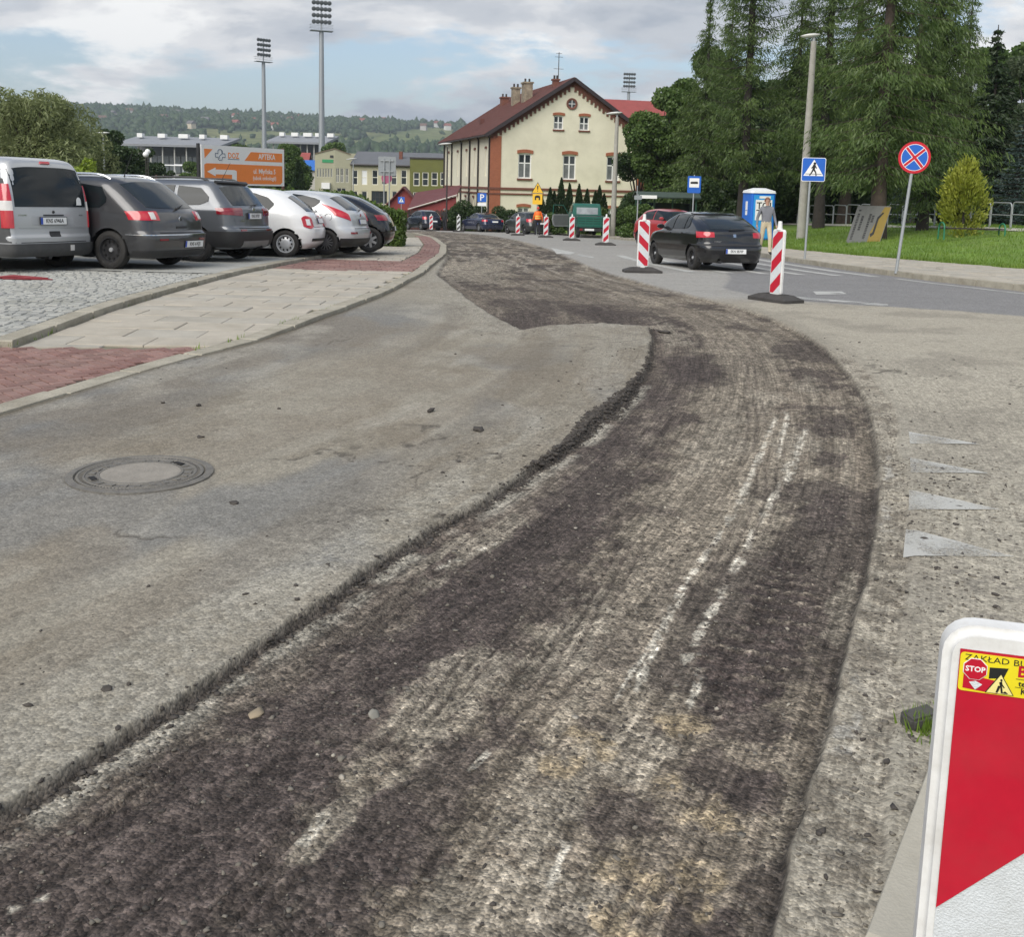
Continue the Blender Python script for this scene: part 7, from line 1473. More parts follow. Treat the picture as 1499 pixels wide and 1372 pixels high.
t, cz = simple_sign('blue parking sign with letter P above a small white plate', 705.5, 289, 81.5, .68, .68, blue_s, 'parking_sign'); text('P', .68, white_s, t, Matrix.Translation((0, -.0445, cz - .02)) @ FR, bold=.01); plate_('white_plate', rrect(.66, .24, .03), 0, .012, white_s, t, cz - .52)
t, cz = simple_sign('blue crossing sign far off in front of the red hut', 587.5, 293, 88, .55, .55, blue_s, 'far_crossing_sign'); plate_('white_triangle', [(-.2, -.15), (.2, -.15), (0, .2)], .0122, .002, white_s, t, cz); walker(t, .62, cz - .02, inkm, .0144)
# yellow roadworks warning board
X_ = at(787, 280, 68).x; Z0 = Tf(68); t = thing('warning_sign', 'yellow triangular warning sign over a square yellow plate beside the worker', 'road sign', (X_, 68, Z0)); cz = ztop(787, 276, 68, Z0); post(t, cz + .2, .035); h_ = .78; plate_('black_border', [(-.40, -.30), (.40, -.30), (0, .42)], 0, .012, inkm, t, cz); plate_('yellow_triangle', [(-.345, -.268), (.345, -.268), (0, .355)], .0122, .003, yel_s, t, cz); plate_('mark_bar', [(-.028, -.05), (.028, -.05), (.045, .18), (-.045, .18)], .0154, .002, inkm, t, cz); plate_('mark_dot', circ(.035, 14, (0, -.14)), .0154, .002, inkm, t, cz)
plate_('yellow_plate', rrect(.62, .66, .04), 0, .012, yel_s, t, cz - .66); plate_('plate_symbol', [(-.17, -.12), (-.08, -.12), (-.08, .02), (.08, .02), (.08, -.12), (.17, -.12), (.17, .12), (.06, .18), (-.06, .18), (-.17, .12)], .0122, .002, inkm, t, cz - .60)
# back of a big square sign on two posts
X_ = at(566.5, 243, 60).x; Z0 = Tf(60); t = thing('square_sign_back', 'grey back of a square road sign on two posts above the hedge', 'road sign', (X_, 60, Z0)); cz = ztop(566.5, 243, 60, Z0)
for dx in (-.16, .14): q = MB(); q.cyl((dx, .0, 0), (dx, .0, cz + .4), .035, n=8); q.build('post', galv, t, 40)
q = MB(); q.prism(rrect(.98, 1.06, .05), .012, Matrix.Translation((0, .06, cz)) @ FR); q.build('sign_plate', sback, t)
for dz in (-.3, .3): q = MB(); q.b2((-.36, -.02, cz + dz - .025), (.36, .045, cz + dz + .025)); q.build('rail', galv, t)
q = MB(); q.lathe([(.001, 0), (.30, 0), (.30, .012), (.001, .012)], 24, Matrix.Translation((-.02, .07, cz - .66)) @ FR); q.build('round_plate', mat('faded_red_blue', (.33, .09, .16), .5), t)
t, cz = simple_sign('small grey street name plate on a thin post by the pavement', 934, 289, 50, .36, .20, sback, 'street_name_sign', Tf(50) + .12); q = MB(); q.cyl((-.05, 0, cz), (-.05, 0, cz + .55), .02, n=8); q.build('post_tip', galv, t)

# lamp columns
def lamp(label, px, pyb, pyt, Y_, r0_, r1_, m, head=.55, z0=None, rz=0.0, name='street_lamp', flat=.2):
    X_ = at(px, pyb, Y_).x; Z0 = Tf(Y_) if z0 is None else z0; H_ = ztop(px, pyt, Y_, Z0); t = thing(name, label, 'street lamp', (X_, Y_, Z0 - .05), rz); q = MB(); q.cyl((0, 0, 0), (0, 0, H_ - .15), r0_, r1_, 12); q.build('column', m, t, 40); q = MB(); q.tube([(0, 0, H_ - .16), (0, 0, H_ - .04), (-head * .15, 0, H_)], r1_ * .55, 8); q.build('bracket', galv, t)
    q = MB(); q.lathe([(.001, -flat * .55), (.6, -flat * .5), (.95, -.02), (1, .05), (.8, flat * .5), (.35, flat * .8), (.001, flat * .85)], 20, Matrix.Translation((-head * .35, 0, H_ + .06)) @ Matrix.Rotation(math.radians(-6), 4, 'Y') @ Matrix.Diagonal((head, head * .36, .55, 1))); q.build('lamp_head', mat('lamp_white', (.62, .62, .58), .5, var=.06), t, 50); return t
X_ = at(1172, 353, 45).x; t = lamp('tall pale concrete lamp column on the grass behind the crossing sign', 1172, 353, 52, 45, .20, .115, concp, .42, float(lawn_z(X_, 45)), 0)
lamp('pale concrete lamp column in front of the gable and thujas', 897, 338, 166, 62, .17, .10, concp, .5, Tf(62) + .1, .1)
lamp('thin dark lamp column beside the left wall of the house', 653.5, 320, 211, 84, .07, .05, darkmetal, .55, None, 0); lamp('slim street lamp among the dark trees beyond the car park', 153, 250, 196, 58, .06, .045, galv, .55); lamp('slim lamp column in front of the school', 517, 300, 233, 118, .07, .05, galv, .6)
for k, (px, pt, Y_) in enumerate([(214, 226, 70), (217, 222, 74)]):
    X_ = at(px, 250, Y_).x; Z0 = Tf(Y_) - .1; H_ = ztop(px, pt, Y_, Z0); t = thing('globe_lamp', ('white globe lamp on a thin post, the lower of two', 'white globe lamp on a thin post, the taller of two')[k], 'street lamp', (X_, Y_, Z0)); post(t, H_ - .15, .035, darkmetal); q = MB(); q.lathe([(.001, -.2), (.14, -.14), (.2, 0), (.14, .14), (.001, .2)], 14, Matrix.Translation((0, 0, H_))); q.build('globe', white_s, t, True)

# billboard -----------------------------------------------------------------------
A_, B_ = at(293, 240, 53), at(414, 240, 58.5); wv = Vector((B_.x - A_.x, B_.y - A_.y, 0)); bw = wv.length; ang = math.atan2(wv.y, wv.x); mid_ = (A_ + B_) / 2; zt_ = (at(293, 210, 53).z + at(414, 219.5, 58.5).z) / 2; zb_ = (at(414, 276.5, 58.5).z + at(293, 266, 53).z) / 2; bh_ = zt_ - zb_; gz = Tf(mid_.y) - .2
t = thing('pharmacy_billboard', 'white and orange pharmacy billboard with arrow behind the parked cars', 'billboard', (mid_.x, mid_.y, gz), ang); cz = (zt_ + zb_) / 2 - gz; orange = mat('billboard_orange', (.82, .24, .055), .5, var=.05); navyink = mat('logo_navy', (.02, .06, .12), .5)
plate_('panel', rrect(bw, bh_, .01), 0, .06, white_s, t, cz)
for sx in (-1, 1): q = MB(); q.b2((sx * (bw / 2 + .02), -.02, 0), (sx * (bw / 2 + .12), .12, cz + bh_ / 2 + .05)); q.build('post', trimm if sx < 0 else mat('rust_post', (.12, .05, .04), .7), t)
U = lambda x, y: ((x - .5) * bw, (.5 - y) * bh_); BP = lambda name, pts, m, z0=.0605: plate_(name, [U(*p) for p in pts][::-1], z0, .003, m, t, cz)
BP('orange_corner', [(.03, .10), (.125, .10), (.035, .335)], orange); BP('orange_banner', [(.575, .12), (.975, .12), (.975, .355), (.495, .355)], orange); BP('orange_field', [(.03, .49), (.055, .455), (.975, .455), (.975, .90), (.945, .955), (.03, .955)], orange)
BP('arrow', [(.06, .665), (.155, .555), (.155, .605), (.375, .605), (.40, .63), (.40, .90), (.345, .90), (.345, .725), (.155, .725), (.155, .775)], white_s, .0636)
TM = lambda x, y, z=.0640: Matrix.Translation((U(x, y)[0], -.03 - z, cz + U(x, y)[1])) @ FR
for body, x, y, sz, m, bo in (('DOZ', .365, .245, .40, orange, .008), ('APTEKA', .775, .235, .40, white_s, .006), ('ul. Młyńska 5', .745, .625, .36, white_s, .004), ('(obok onkologii)', .745, .80, .30, white_s, .003)): text(body, sz, m, t, TM(x, y), bold=bo, sx=.92)
def outline(name, pts, wd, m):
    q = MB(); q.tube([(U(*p)[0], -.094, cz + U(*p)[1]) for p in pts], wd, 5); return q.build(name, m, t)
outline('logo_cross', [(.155, .20), (.185, .20), (.185, .13), (.195, .10), (.22, .10), (.235, .13), (.235, .20), (.265, .20), (.268, .29), (.235, .29), (.23, .36), (.20, .37), (.188, .34), (.188, .29), (.155, .29), (.155, .20)], .016, navyink); outline('logo_swoosh', [(.205, .33), (.20, .27), (.232, .20), (.225, .12)], .016, navyink); BP('logo_underline', [(.30, .325), (.435, .325), (.435, .340), (.30, .340)], navyink)

# striped barrier boards ------------------------------------------------------------
plastic = mat('white_plastic', (.70, .70, .69), .45, var=.05, scale=3, dirt=(.42, .40, .36), dscale=9, damt=.55); rubber = mat('recycled_rubber', (.045, .042, .040), .9, var=.3, bump=.5, bscale=40); refl_r = mat('reflective_red', (.46, .008, .028), .35, var=.10, scale=14, dirt=(.30, .05, .05), dscale=9, damt=.25); refl_w = mat('reflective_white', (.60, .63, .65), .4, var=.10, scale=260, bump=.3, bscale=320, dirt=(.36, .36, .34), dscale=7, damt=.45); dark_stripe = mat('dark_stripe', (.05, .048, .045), .6)
def board(label, pos, rz, mirror=False, red=None, foot=.80, W_=.25, H_=1.0, ground=.12, slope=1.0, neck=True, period=.36, phase=.0, group='striped barrier boards along the milled lane', tilt=0.0):
    red = red or refl_r; t = thing('barrier_board', label, 'barrier', pos, rz, group, rot=(0, tilt, rz)); th_ = .055; fr_ = .022
    out = rrect(W_, H_, .045, 5); q = MB(); q.prism(out, th_, Matrix.Translation((0, th_ / 2, ground + H_ / 2)) @ FR)
    bo = q.build('frame', plastic, t); bm = bmesh.new(); bm.from_mesh(bo.data); bmesh.ops.bevel(bm, geom=[e for e in bm.edges if e.calc_face_angle(0) > 1.2], offset=.012, segments=3, affect='EDGES'); bm.to_mesh(bo.data); bm.free(); bo.data.polygons.foreach_set('use_smooth', [True] * len(bo.data.polygons)); bo.data.set_sharp_from_angle(angle=math.radians(50))
    x0, x1, z0, z1 = -W_ / 2 + fr_, W_ / 2 - fr_, ground + fr_ + .01, ground + H_ - fr_ - .01
    half = [(1, 0, x1), (-1, 0, -x0), (0, 1, z1), (0, -1, -z0)]; yf = -th_ / 2
    q = MB(); q.add([(x0, yf - .0015, z0), (x1, yf - .0015, z0), (x1, yf - .0015, z1), (x0, yf - .0015, z1)], [(0, 1, 2, 3)]); q.build('white_film', refl_w, t)
    k = -3
    while k < 8:
        c0 = z1 + phase - k * period; sgn = -1 if mirror else 1; poly = [(x0 - .1, c0 + sgn * slope * (x0 - .1)), (x1 + .1, c0 + sgn * slope * (x1 + .1)), (x1 + .1, c0 - period / 2 + sgn * slope * (x1 + .1)), (x0 - .1, c0 - period / 2 + sgn * slope * (x0 - .1))]; p = clip_poly(poly, half)
        if len(p) > 2: V = [(x, yf - .003, z_) for x, z_ in p]; mk('stripe', V, [tuple(range(len(p)))], red, t)
        k += 1
    q = MB(); q.add([(x0, -yf + .0015, z0), (x1, -yf + .0015, z0), (x1, -yf + .0015, z1), (x0, -yf + .0015, z1)], [(3, 2, 1, 0)]); q.build('back_film', refl_w, t)
    if neck: q = MB(); q.lathe([(.05, 0), (.036, .04), (.034, .09), (.03, .13), (.001, .135)], 14, Matrix.Translation((0, 0, ground + H_ - .01))); q.build('neck', plastic, t, 50)
    q = MB(); q.b2((-.045, -.03, .03), (.045, .03, ground + .01)); q.build('tongue', plastic, t)
    if foot:
        q = MB(); a, b = foot / 2, .20; V = []
        for z_, f, g in ((0, 1, 1), (.05, 1, 1), (.11, .62, .62)): V += [(-a * f, -b * g, z_), (a * f, -b * g, z_), (a * f, b * g, z_), (-a * f, b * g, z_)]
        F = [(8, 9, 10, 11), (3, 2, 1, 0)] + [(i * 4 + j, i * 4 + (j + 1) % 4, i * 4 + 4 + (j + 1) % 4, i * 4 + 4 + j) for i in range(2) for j in range(4)]; q.add(V, F); fo = q.build('foot', rubber, t)
        for sx in (-1, 1): q = MB(); q.b2((sx * a * .42 - .05, -.07, .095), (sx * a * .42 + .05, .07, .118)); q.build('grip', rubber, fo)
    return t
BG = 'striped barrier boards along the milled lane'
p = gnd(1135, 441); board('red striped board turned edge on, beside the dark asphalt patch', (p.x, p.y, p.z), math.radians(-60), False, ground=.10)
p = gnd(940, 399); board('red and white striped board in front of the black car bonnet', (p.x, p.y, p.z), math.radians(4), True)
for px, Y_, mir, lb, rd in [(887, 42.6, False, 'red striped board nearest the small grey street name plate', None), (837, 50, False, 'red striped board behind the tailboard of the green pick-up', None), (799, 57, False, 'red striped board right beside the worker in orange', None), (758, 62, False, 'red striped board in front of the charcoal hatchback', None), (671, 75, False, 'dark striped board between the pedestrian and the navy saloon', dark_stripe), (631, 78, False, 'faded striped board in front of the dark blue hatchback', None), (586, 83, False, 'dark striped board under the far crossing sign', dark_stripe)]:
    X_ = at(px, 340, Y_).x; board(lb, (X_, Y_, Tf(Y_)), 0.05, mir, rd)
# the board close by, beside the kerb flag
nb = at(1399, 905, 1.50); nz = nb.z; nw = .34; bd = board('large white framed barrier board with a yellow sticker beside the concrete kerb flag', (0, 0, 0), math.radians(-15), False, None, foot=.7, W_=nw, H_=nz - .10, ground=.10, slope=1.0, period=.86, phase=.16, neck=False, group=None)
cv_, sv_ = math.cos(math.radians(-15)), math.sin(math.radians(-15)); bd.location = (nb.x + cv_ * nw / 2 - .018, nb.y + sv_ * nw / 2, 0)
sticky = mat('sticker_yellow', (.72, .60, .02), .35, var=.08); H1 = nz; x0 = -nw / 2
KS = .90; SM = lambda x, y, d=.0050: Matrix.Translation((x0 + .023 + (x - .024) * KS, -.0275 - d, H1 - .036 - (y - .036) * KS)) @ FR @ Matrix.Diagonal((KS, KS, 1, 1))
def sp(name, poly, m, d, x, y, th=.0006): q = MB(); q.prism(poly, th, SM(x, y, d)); return q.build(name, m, bd)
sx0, sy0, sw_, sh_ = .024, .036, .28, .066
sticker = sp('sticker', rrect(sw_, sh_, .006, 3), sticky, .0036, sx0 + sw_ / 2, sy0 + sh_ / 2)
text('ZAKŁAD BU', .0145, inkm, bd, SM(sx0 + .0065, sy0 + .0085, .0044), ext=.0002, align='LEFT', sx=1.2); text('B', .026, refl_r, bd, SM(sx0 + .0865, sy0 + .0225, .0044), ext=.0002, align='LEFT', bold=.0008); text('te', .013, inkm, bd, SM(sx0 + .0895, sy0 + .0425, .0044), ext=.0002, align='LEFT', bold=.0003); text('K', .014, inkm, bd, SM(sx0 + .0935, sy0 + .0555, .0044), ext=.0002, align='LEFT', bold=.0003)
sp('rule_line', [(-.03, -.0003), (.03, -.0003), (.03, .0003), (-.03, .0003)], inkm, .0044, sx0 + .115, sy0 + .0345); sp('rule_line', [(-.03, -.0003), (.03, -.0003), (.03, .0003), (-.03, .0003)], inkm, .0044, sx0 + .115, sy0 + .0485)
octo = lambda r_: [(r_ * math.cos(math.radians(22.5 + 45 * k)), r_ * math.sin(math.radians(22.5 + 45 * k))) for k in range(8)]
sp('red_patch', [(-.019, -.012), (.034, -.016), (.034, .006), (-.019, .012)], refl_r, .0040, sx0 + .026, sy0 + .049); sp('stop_border', octo(.0195), white_s, .0048, sx0 + .0235, sy0 + .0265); sp('stop_octagon', octo(.0183), refl_r, .0056, sx0 + .0235, sy0 + .0265); text('STOP', .0125, white_s, bd, SM(sx0 + .0235, sy0 + .0265, .0064), ext=.0002, bold=.0003)
sp('black_flag', [(-.013, -.012), (.009, -.008), (.015, .009), (-.013, .007)], inkm, .0041, sx0 + .058, sy0 + .028); sp('grey_shape', [(-.010, .004), (.0, .007), (.010, .002), (.0, -.008)], refl_w, .0049, sx0 + .026, sy0 + .0535)
sp('works_triangle_edge', [(-.0215, -.0165), (.0215, -.0165), (0, .019)], inkm, .0049, sx0 + .0625, sy0 + .047); sp('works_triangle', [(-.0195, -.0155), (.0195, -.0155), (0, .0165)], mat('pale_yellow', (.75, .66, .25), .4), .0057, sx0 + .0625, sy0 + .047)
q = MB()
for poly in ([(-.002, .004), (.002, .006), (.004, -.002), (0, -.003)], [(-.003, -.002), (.001, -.002), (-.003, -.014), (-.006, -.014)], [(.0, -.002), (.003, -.003), (.005, -.014), (.002, -.014)], [(.001, .004), (.007, -.004), (.006, -.005), (-.001, .002)], [(.008, -.010), (.013, -.014), (.004, -.014)], circ(.0018, 10, (.001, .008))): q.prism(poly, .0005, SM(sx0 + .0625, sy0 + .047, .0065))
struct(q.build('digging_figure', inkm, bd), 'stuff')

# portable toilet -----------------------------------------------------------------
TY = 46.5; X_ = at(1108, 340, TY).x; Z0 = float(lawn_z(X_, TY)) - .03; Z0 = at(1108, 275, TY).z - 2.32; t = thing('portable_toilet', 'blue portable toilet cabin with white roof and white door panel', 'toilet', (X_, TY, Z0), math.radians(9)); tb = mat('cabin_blue', (.010, .13, .55), .45, var=.08); tb2 = mat('cabin_light_blue', (.03, .30, .68), .45, var=.08); twh = mat('cabin_white', (.70, .72, .72), .5, var=.05)
q = MB(); q.prism(rrect(1.08, 1.08, .06), 1.98, Matrix.Translation((0, 0, .12))); q.build('cabin', tb, t, 40); q = MB(); q.prism(rrect(1.16, 1.16, .1), .12, Matrix.Translation((0, 0, -.6))); q.prism(rrect(1.1, 1.1, .1), .6, Matrix.Translation((0, 0, -.48))); q.build('base', trimm, t)
q = MB(); rr1, rr2, rr3 = rrect(1.16, 1.16, .12), rrect(1.12, 1.12, .15), rrect(.5, .5, .2); n_ = len(rr1); q.add([(x, y, 2.10) for x, y in rr1] + [(x, y, 2.20) for x, y in rr2] + [(x, y, 2.32) for x, y in rr3], [(i, (i + 1) % n_, n_ + (i + 1) % n_, n_ + i) for i in range(n_)] + [(n_ + i, n_ + (i + 1) % n_, 2 * n_ + (i + 1) % n_, 2 * n_ + i) for i in range(n_)] + [tuple(range(2 * n_, 3 * n_)), tuple(range(n_))[::-1]]); q.build('roof', twh, t, 50)
q = MB(); q.b2((-.44, -.565, .18), (.44, -.542, 2.02)); q.build('door', tb2, t); q = MB(); q.b2((-.36, -.578, .95), (.38, -.567, 1.82)); dp = q.build('door_panel', white_s, t); q = MB(); q.b2((-.2, -.578, 1.88), (.30, -.567, 1.98)); q.build('top_label', white_s, t)
DF = lambda x, z_: Matrix.Translation((x, -.5795, z_)) @ FR
text('TOI', .40, inkm, t, DF(.02, 1.56), bold=.006); text('TOI', .40, inkm, t, DF(.02, 1.24), bold=.006)
for z_, h_ in ((1.55, .38), (1.24, .18)): q = MB(); q.b2((-.560, -.12, z_ - h_ / 2), (-.543, .08, z_ + h_ / 2)); q.build('side_label', white_s, t)
# bus shelter ------------------------------------------------------------------------
SY2 = 57; X_ = at(975, 300, SY2).x; Z0 = Tf(SY2) + .12; t = thing('bus_shelter', 'green framed glass bus shelter with curved roof behind the red car', 'bus shelter', (X_, SY2, Z0), .1); gfr = mat('shelter_green', (.02, .07, .045), .5); H_ = ztop(975, 290, SY2, Z0)
for x in (-1.5, -.5, .5, 1.5): q = MB(); q.b2((x - .035, .55, 0), (x + .035, .62, H_)); q.build('post', gfr, t)
for k in range(3): q = MB(); q.b2((-1.45 + k, .575, .25), (-.55 + k, .59, H_ - .25)); q.build('glass_panel', glassm_l, t)
for sx in (-1.5, 1.5): q = MB(); q.b2((sx - .03, -.5, 0), (sx + .03, -.44, H_)); q.build('front_post', gfr, t); q = MB(); q.b2((sx - .008, -.42, .3), (sx + .008, .53, H_ - .3)); q.build('side_glass', glassm_l, t)
q = MB(); n_ = 10; V = [(x, -.75 + 1.5 * k / n_, H_ + .28 * math.sin(math.pi * k / n_) + dz) for x in (-1.7, 1.7) for dz in (0, .05) for k in range(n_ + 1)]; m_ = n_ + 1; F = []
for k in range(n_): F += [(k, k + 1, 2 * m_ + k + 1, 2 * m_ + k), (m_ + k + 1, m_ + k, 3 * m_ + k, 3 * m_ + k + 1), (k + 1, k, m_ + k, m_ + k + 1), (2 * m_ + k, 2 * m_ + k + 1, 3 * m_ + k + 1, 3 * m_ + k)]
q.add(V, F); q.build('curved_roof', mat('shelter_roof', (.05, .07, .055), .5), t); q = MB(); q.b2((-1.2, .1, .42), (1.2, .45, .47)); q.build('seat', bark, t); q = MB(); q.b2((-1.6, -.80, H_ - .03), (-.7, -.76, H_ + .14)); q.build('name_plate', white_s, t)
# park railing: hoops side by side ----------------------------------------------------
q = MB(); wR, hR, rR = 1.42, .98, .16
q.tube([(0.03, 0, 0), (.03, 0, hR - rR)] + [(.03 + rR - rR * math.cos(a), 0, hR - rR + rR * math.sin(a)) for a in (.4, .8, 1.2, 1.57)] + [(wR - rR - .03 + rR * math.sin(a), 0, hR - rR + rR * math.cos(a)) for a in (0, .4, .8, 1.2, 1.57)] + [(wR - .03, 0, 0)], .028, 7); rail0 = None
for i, y in enumerate(np.arange(36.0, 63.0, 1.36)):
    p0 = Vector((float(ex(y)) + 8.45, y)); p1 = Vector((float(ex(y + 1.36)) + 8.45, y + 1.36)); d = p1 - p0; z0 = float(lawn_z(p0.x, p0.y))
    if rail0 is None: rail0 = tag(q.build('park_railing', galv, None, 60), 'galvanised hoop of the park railing along the path', 'railing', 'hoops of the park railing'); o = rail0; qq = MB(); qq.tube([(.03, 0, .52), (wR - .03, 0, .52)], .022, 6); qq.build('middle_rail', galv, o)
    else: o = copy_tree(rail0)
    o.location = (p0.x, p0.y, z0 - .02); o.rotation_euler = (0, 0, math.atan2(d.y, d.x)); o.scale = (d.length / wR, 1, 1)
# bench ---------------------------------------------------------------------------------
BY = 36; X_ = at(1422, 345, BY).x; Z0 = float(lawn_z(X_, BY)); t = thing('park_bench', 'low backless bench with green hooped ends and dark slats on the lawn', 'bench', (X_, BY, Z0), .06); bg = mat('bench_green', (.02, .16, .08), .45, var=.1)
for sx in (-1.05, 1.05):
    q = MB(); q.tube([(sx, -.22, 0), (sx, -.20, .36)] + [(sx, -.20 * math.cos(a), .40 + .17 * math.sin(a)) for a in np.linspace(0.1, math.pi - .1, 9)] + [(sx, .20, .36), (sx, .22, 0)], .028, 7); q.build('end_hoop', bg, t, 60)
for k in range(3): q = MB(); q.b2((-1.05, -.17 + k * .12, .36), (1.05, -.07 + k * .12, .40)); q.build('slat', bark_d, t)
# discarded sign panel leaning on the larch --------------------------------------------------
LY = 39.3; X_ = at(1262, 340, LY).x; Z0 = float(lawn_z(X_, LY)); t = thing('leaning_sign_panel', 'grey and yellow printed sign panel tipped against the larch trunk', 'sign', (X_, LY, Z0))
_u, _v = Vector((.73, -.683, 0)), Vector((.342, .365, .866)); _nn = -_u.cross(_v); t.rotation_euler = Matrix(((_u.x, _nn.x, _v.x), (_u.y, _nn.y, _v.y), (_u.z, _nn.z, _v.z))).to_euler(); t.location = Vector((at(1252, 345, LY).x, LY, Z0 - .02)); gpan = mat('panel_grey_shaded', (.105, .107, .10), .6, var=.1); gold_s = mat('panel_gold_shaded', (.19, .13, .016), .55, var=.08)  # grey and gold darkened: the tree's shade is put into the panel colours
LP = lambda name, pts, m, d: (lambda q: (q.prism(pts, .012 if d == 0 else .003, Matrix.Translation((0, -d, 0)) @ FR), q.build(name, m, t)))(MB())[1]
LP('panel', rrect(1.30, 1.60, .06), gpan, 0).data.transform(Matrix.Translation((.30, 0, .80))); 
for ob in list(t.children): pass
LP('yellow_field', [(.45, .02), (.93, .02), (.93, 1.56), (.70, 1.56), (.45, .5)], gold_s, .013); LP('black_arrow', [(.52, .40), (.60, .40), (.62, 1.05), (.75, 1.30), (.70, 1.34), (.55, 1.12), (.54, .48), (.46, .42), (.52, .28), (.62, .42)], inkm, .0165)
rg = random.Random(4)
for c_, (x, y0_, y1_) in enumerate([(-.20, .15, .55), (-.20, .62, 1.25), (-.20, 1.35, 1.42), (-.02, .55, .95), (-.02, 1.0, 1.15), (.26, .2, .7), (.26, .78, 1.2), (.38, .9, 1.2)]):
    y = y0_
    while y < y1_: h_ = rg.uniform(.03, .07); LP('print_mark', [(x - .045, y), (x + .045, y), (x + .045, y + h_), (x - .045, y + h_)], inkm, .0135); y += h_ + .025
# fence of dark boards by the shed --------------------------------------------------------
def fence(label, x0, x1, Y_, h_):
    t = thing('board_fence', label, 'fence', (x0, Y_, Tf(Y_) - .1)); q = MB(); x = 0; L_ = x1 - x0; rg = random.Random(8); fm = mat('fence_brown', (.040, .028, .022), .9, var=.35, scale=4)
    while x < L_: hh = h_ + rg.uniform(-.06, .06); q.b2((x, -.012, 0), (x + .10, .012, hh)); x += .125
    struct(q.build('fence_boards', fm, t), 'stuff')
    for k in range(int(L_ / 2.2) + 1): qq = MB(); qq.b2((k * 2.2, .02, 0), (k * 2.2 + .09, .11, h_)); qq.build('fence_post', fm, t)
    for z_ in (.35, h_ - .3): qq = MB(); qq.b2((0, .013, z_), (L_, .05, z_ + .08)); qq.build('fence_rail', fm, t)
fence('brown board fence between the red shed and the parking sign', at(562, 330, 90).x, at(712, 330, 90).x, 89, 1.75)
# football goals on the pitch beyond
for k, (px0, px1, Y_, lb) in enumerate([(222, 268, 150, 'white football goal frame beside the globe lamps'), (255, 293, 170, 'white football goal frame left of the billboard')]):
    a, b = at(px0, 241, Y_), at(px1, 243, Y_); t = thing('goal_frame', lb, 'goal', (a.x, Y_, a.z - 2.44)); q = MB(); q.tube([(0, 0, 0), (0, 0, 2.44), (b.x - a.x, 0, 2.44), (b.x - a.x, 0, 0)], .10, 6); q.build('goal_posts', white_s, t, 60); q = MB(); q.tube([(0, 0, 2.4), (0, 1.5, 0)], .05, 5); q.build('goal_stay', white_s, t)
for k, (px0, px1, py, m_, lb) in enumerate([(434, 449, 226, redroof, 'small kiosk with red tent roof behind the billboard'), (438, 461, 237, mat('tarp_blue', (.02, .12, .42), .6), 'blue tarpaulin shelter beside the school pavilion')]):
    Y_ = 160 - 6 * k; a, b = at(px0, py, Y_), at(px1, py, Y_); g_ = Tf(Y_) - .2; w_ = b.x - a.x; box_house('kiosk' if k == 0 else 'tarpaulin_shelter', lb, a.x, Y_, w_, 2.5, a.z - g_ - .9, a.z - g_ + .2, palec, m_, 0, g_, 'kiosk' if k == 0 else 'shelter')

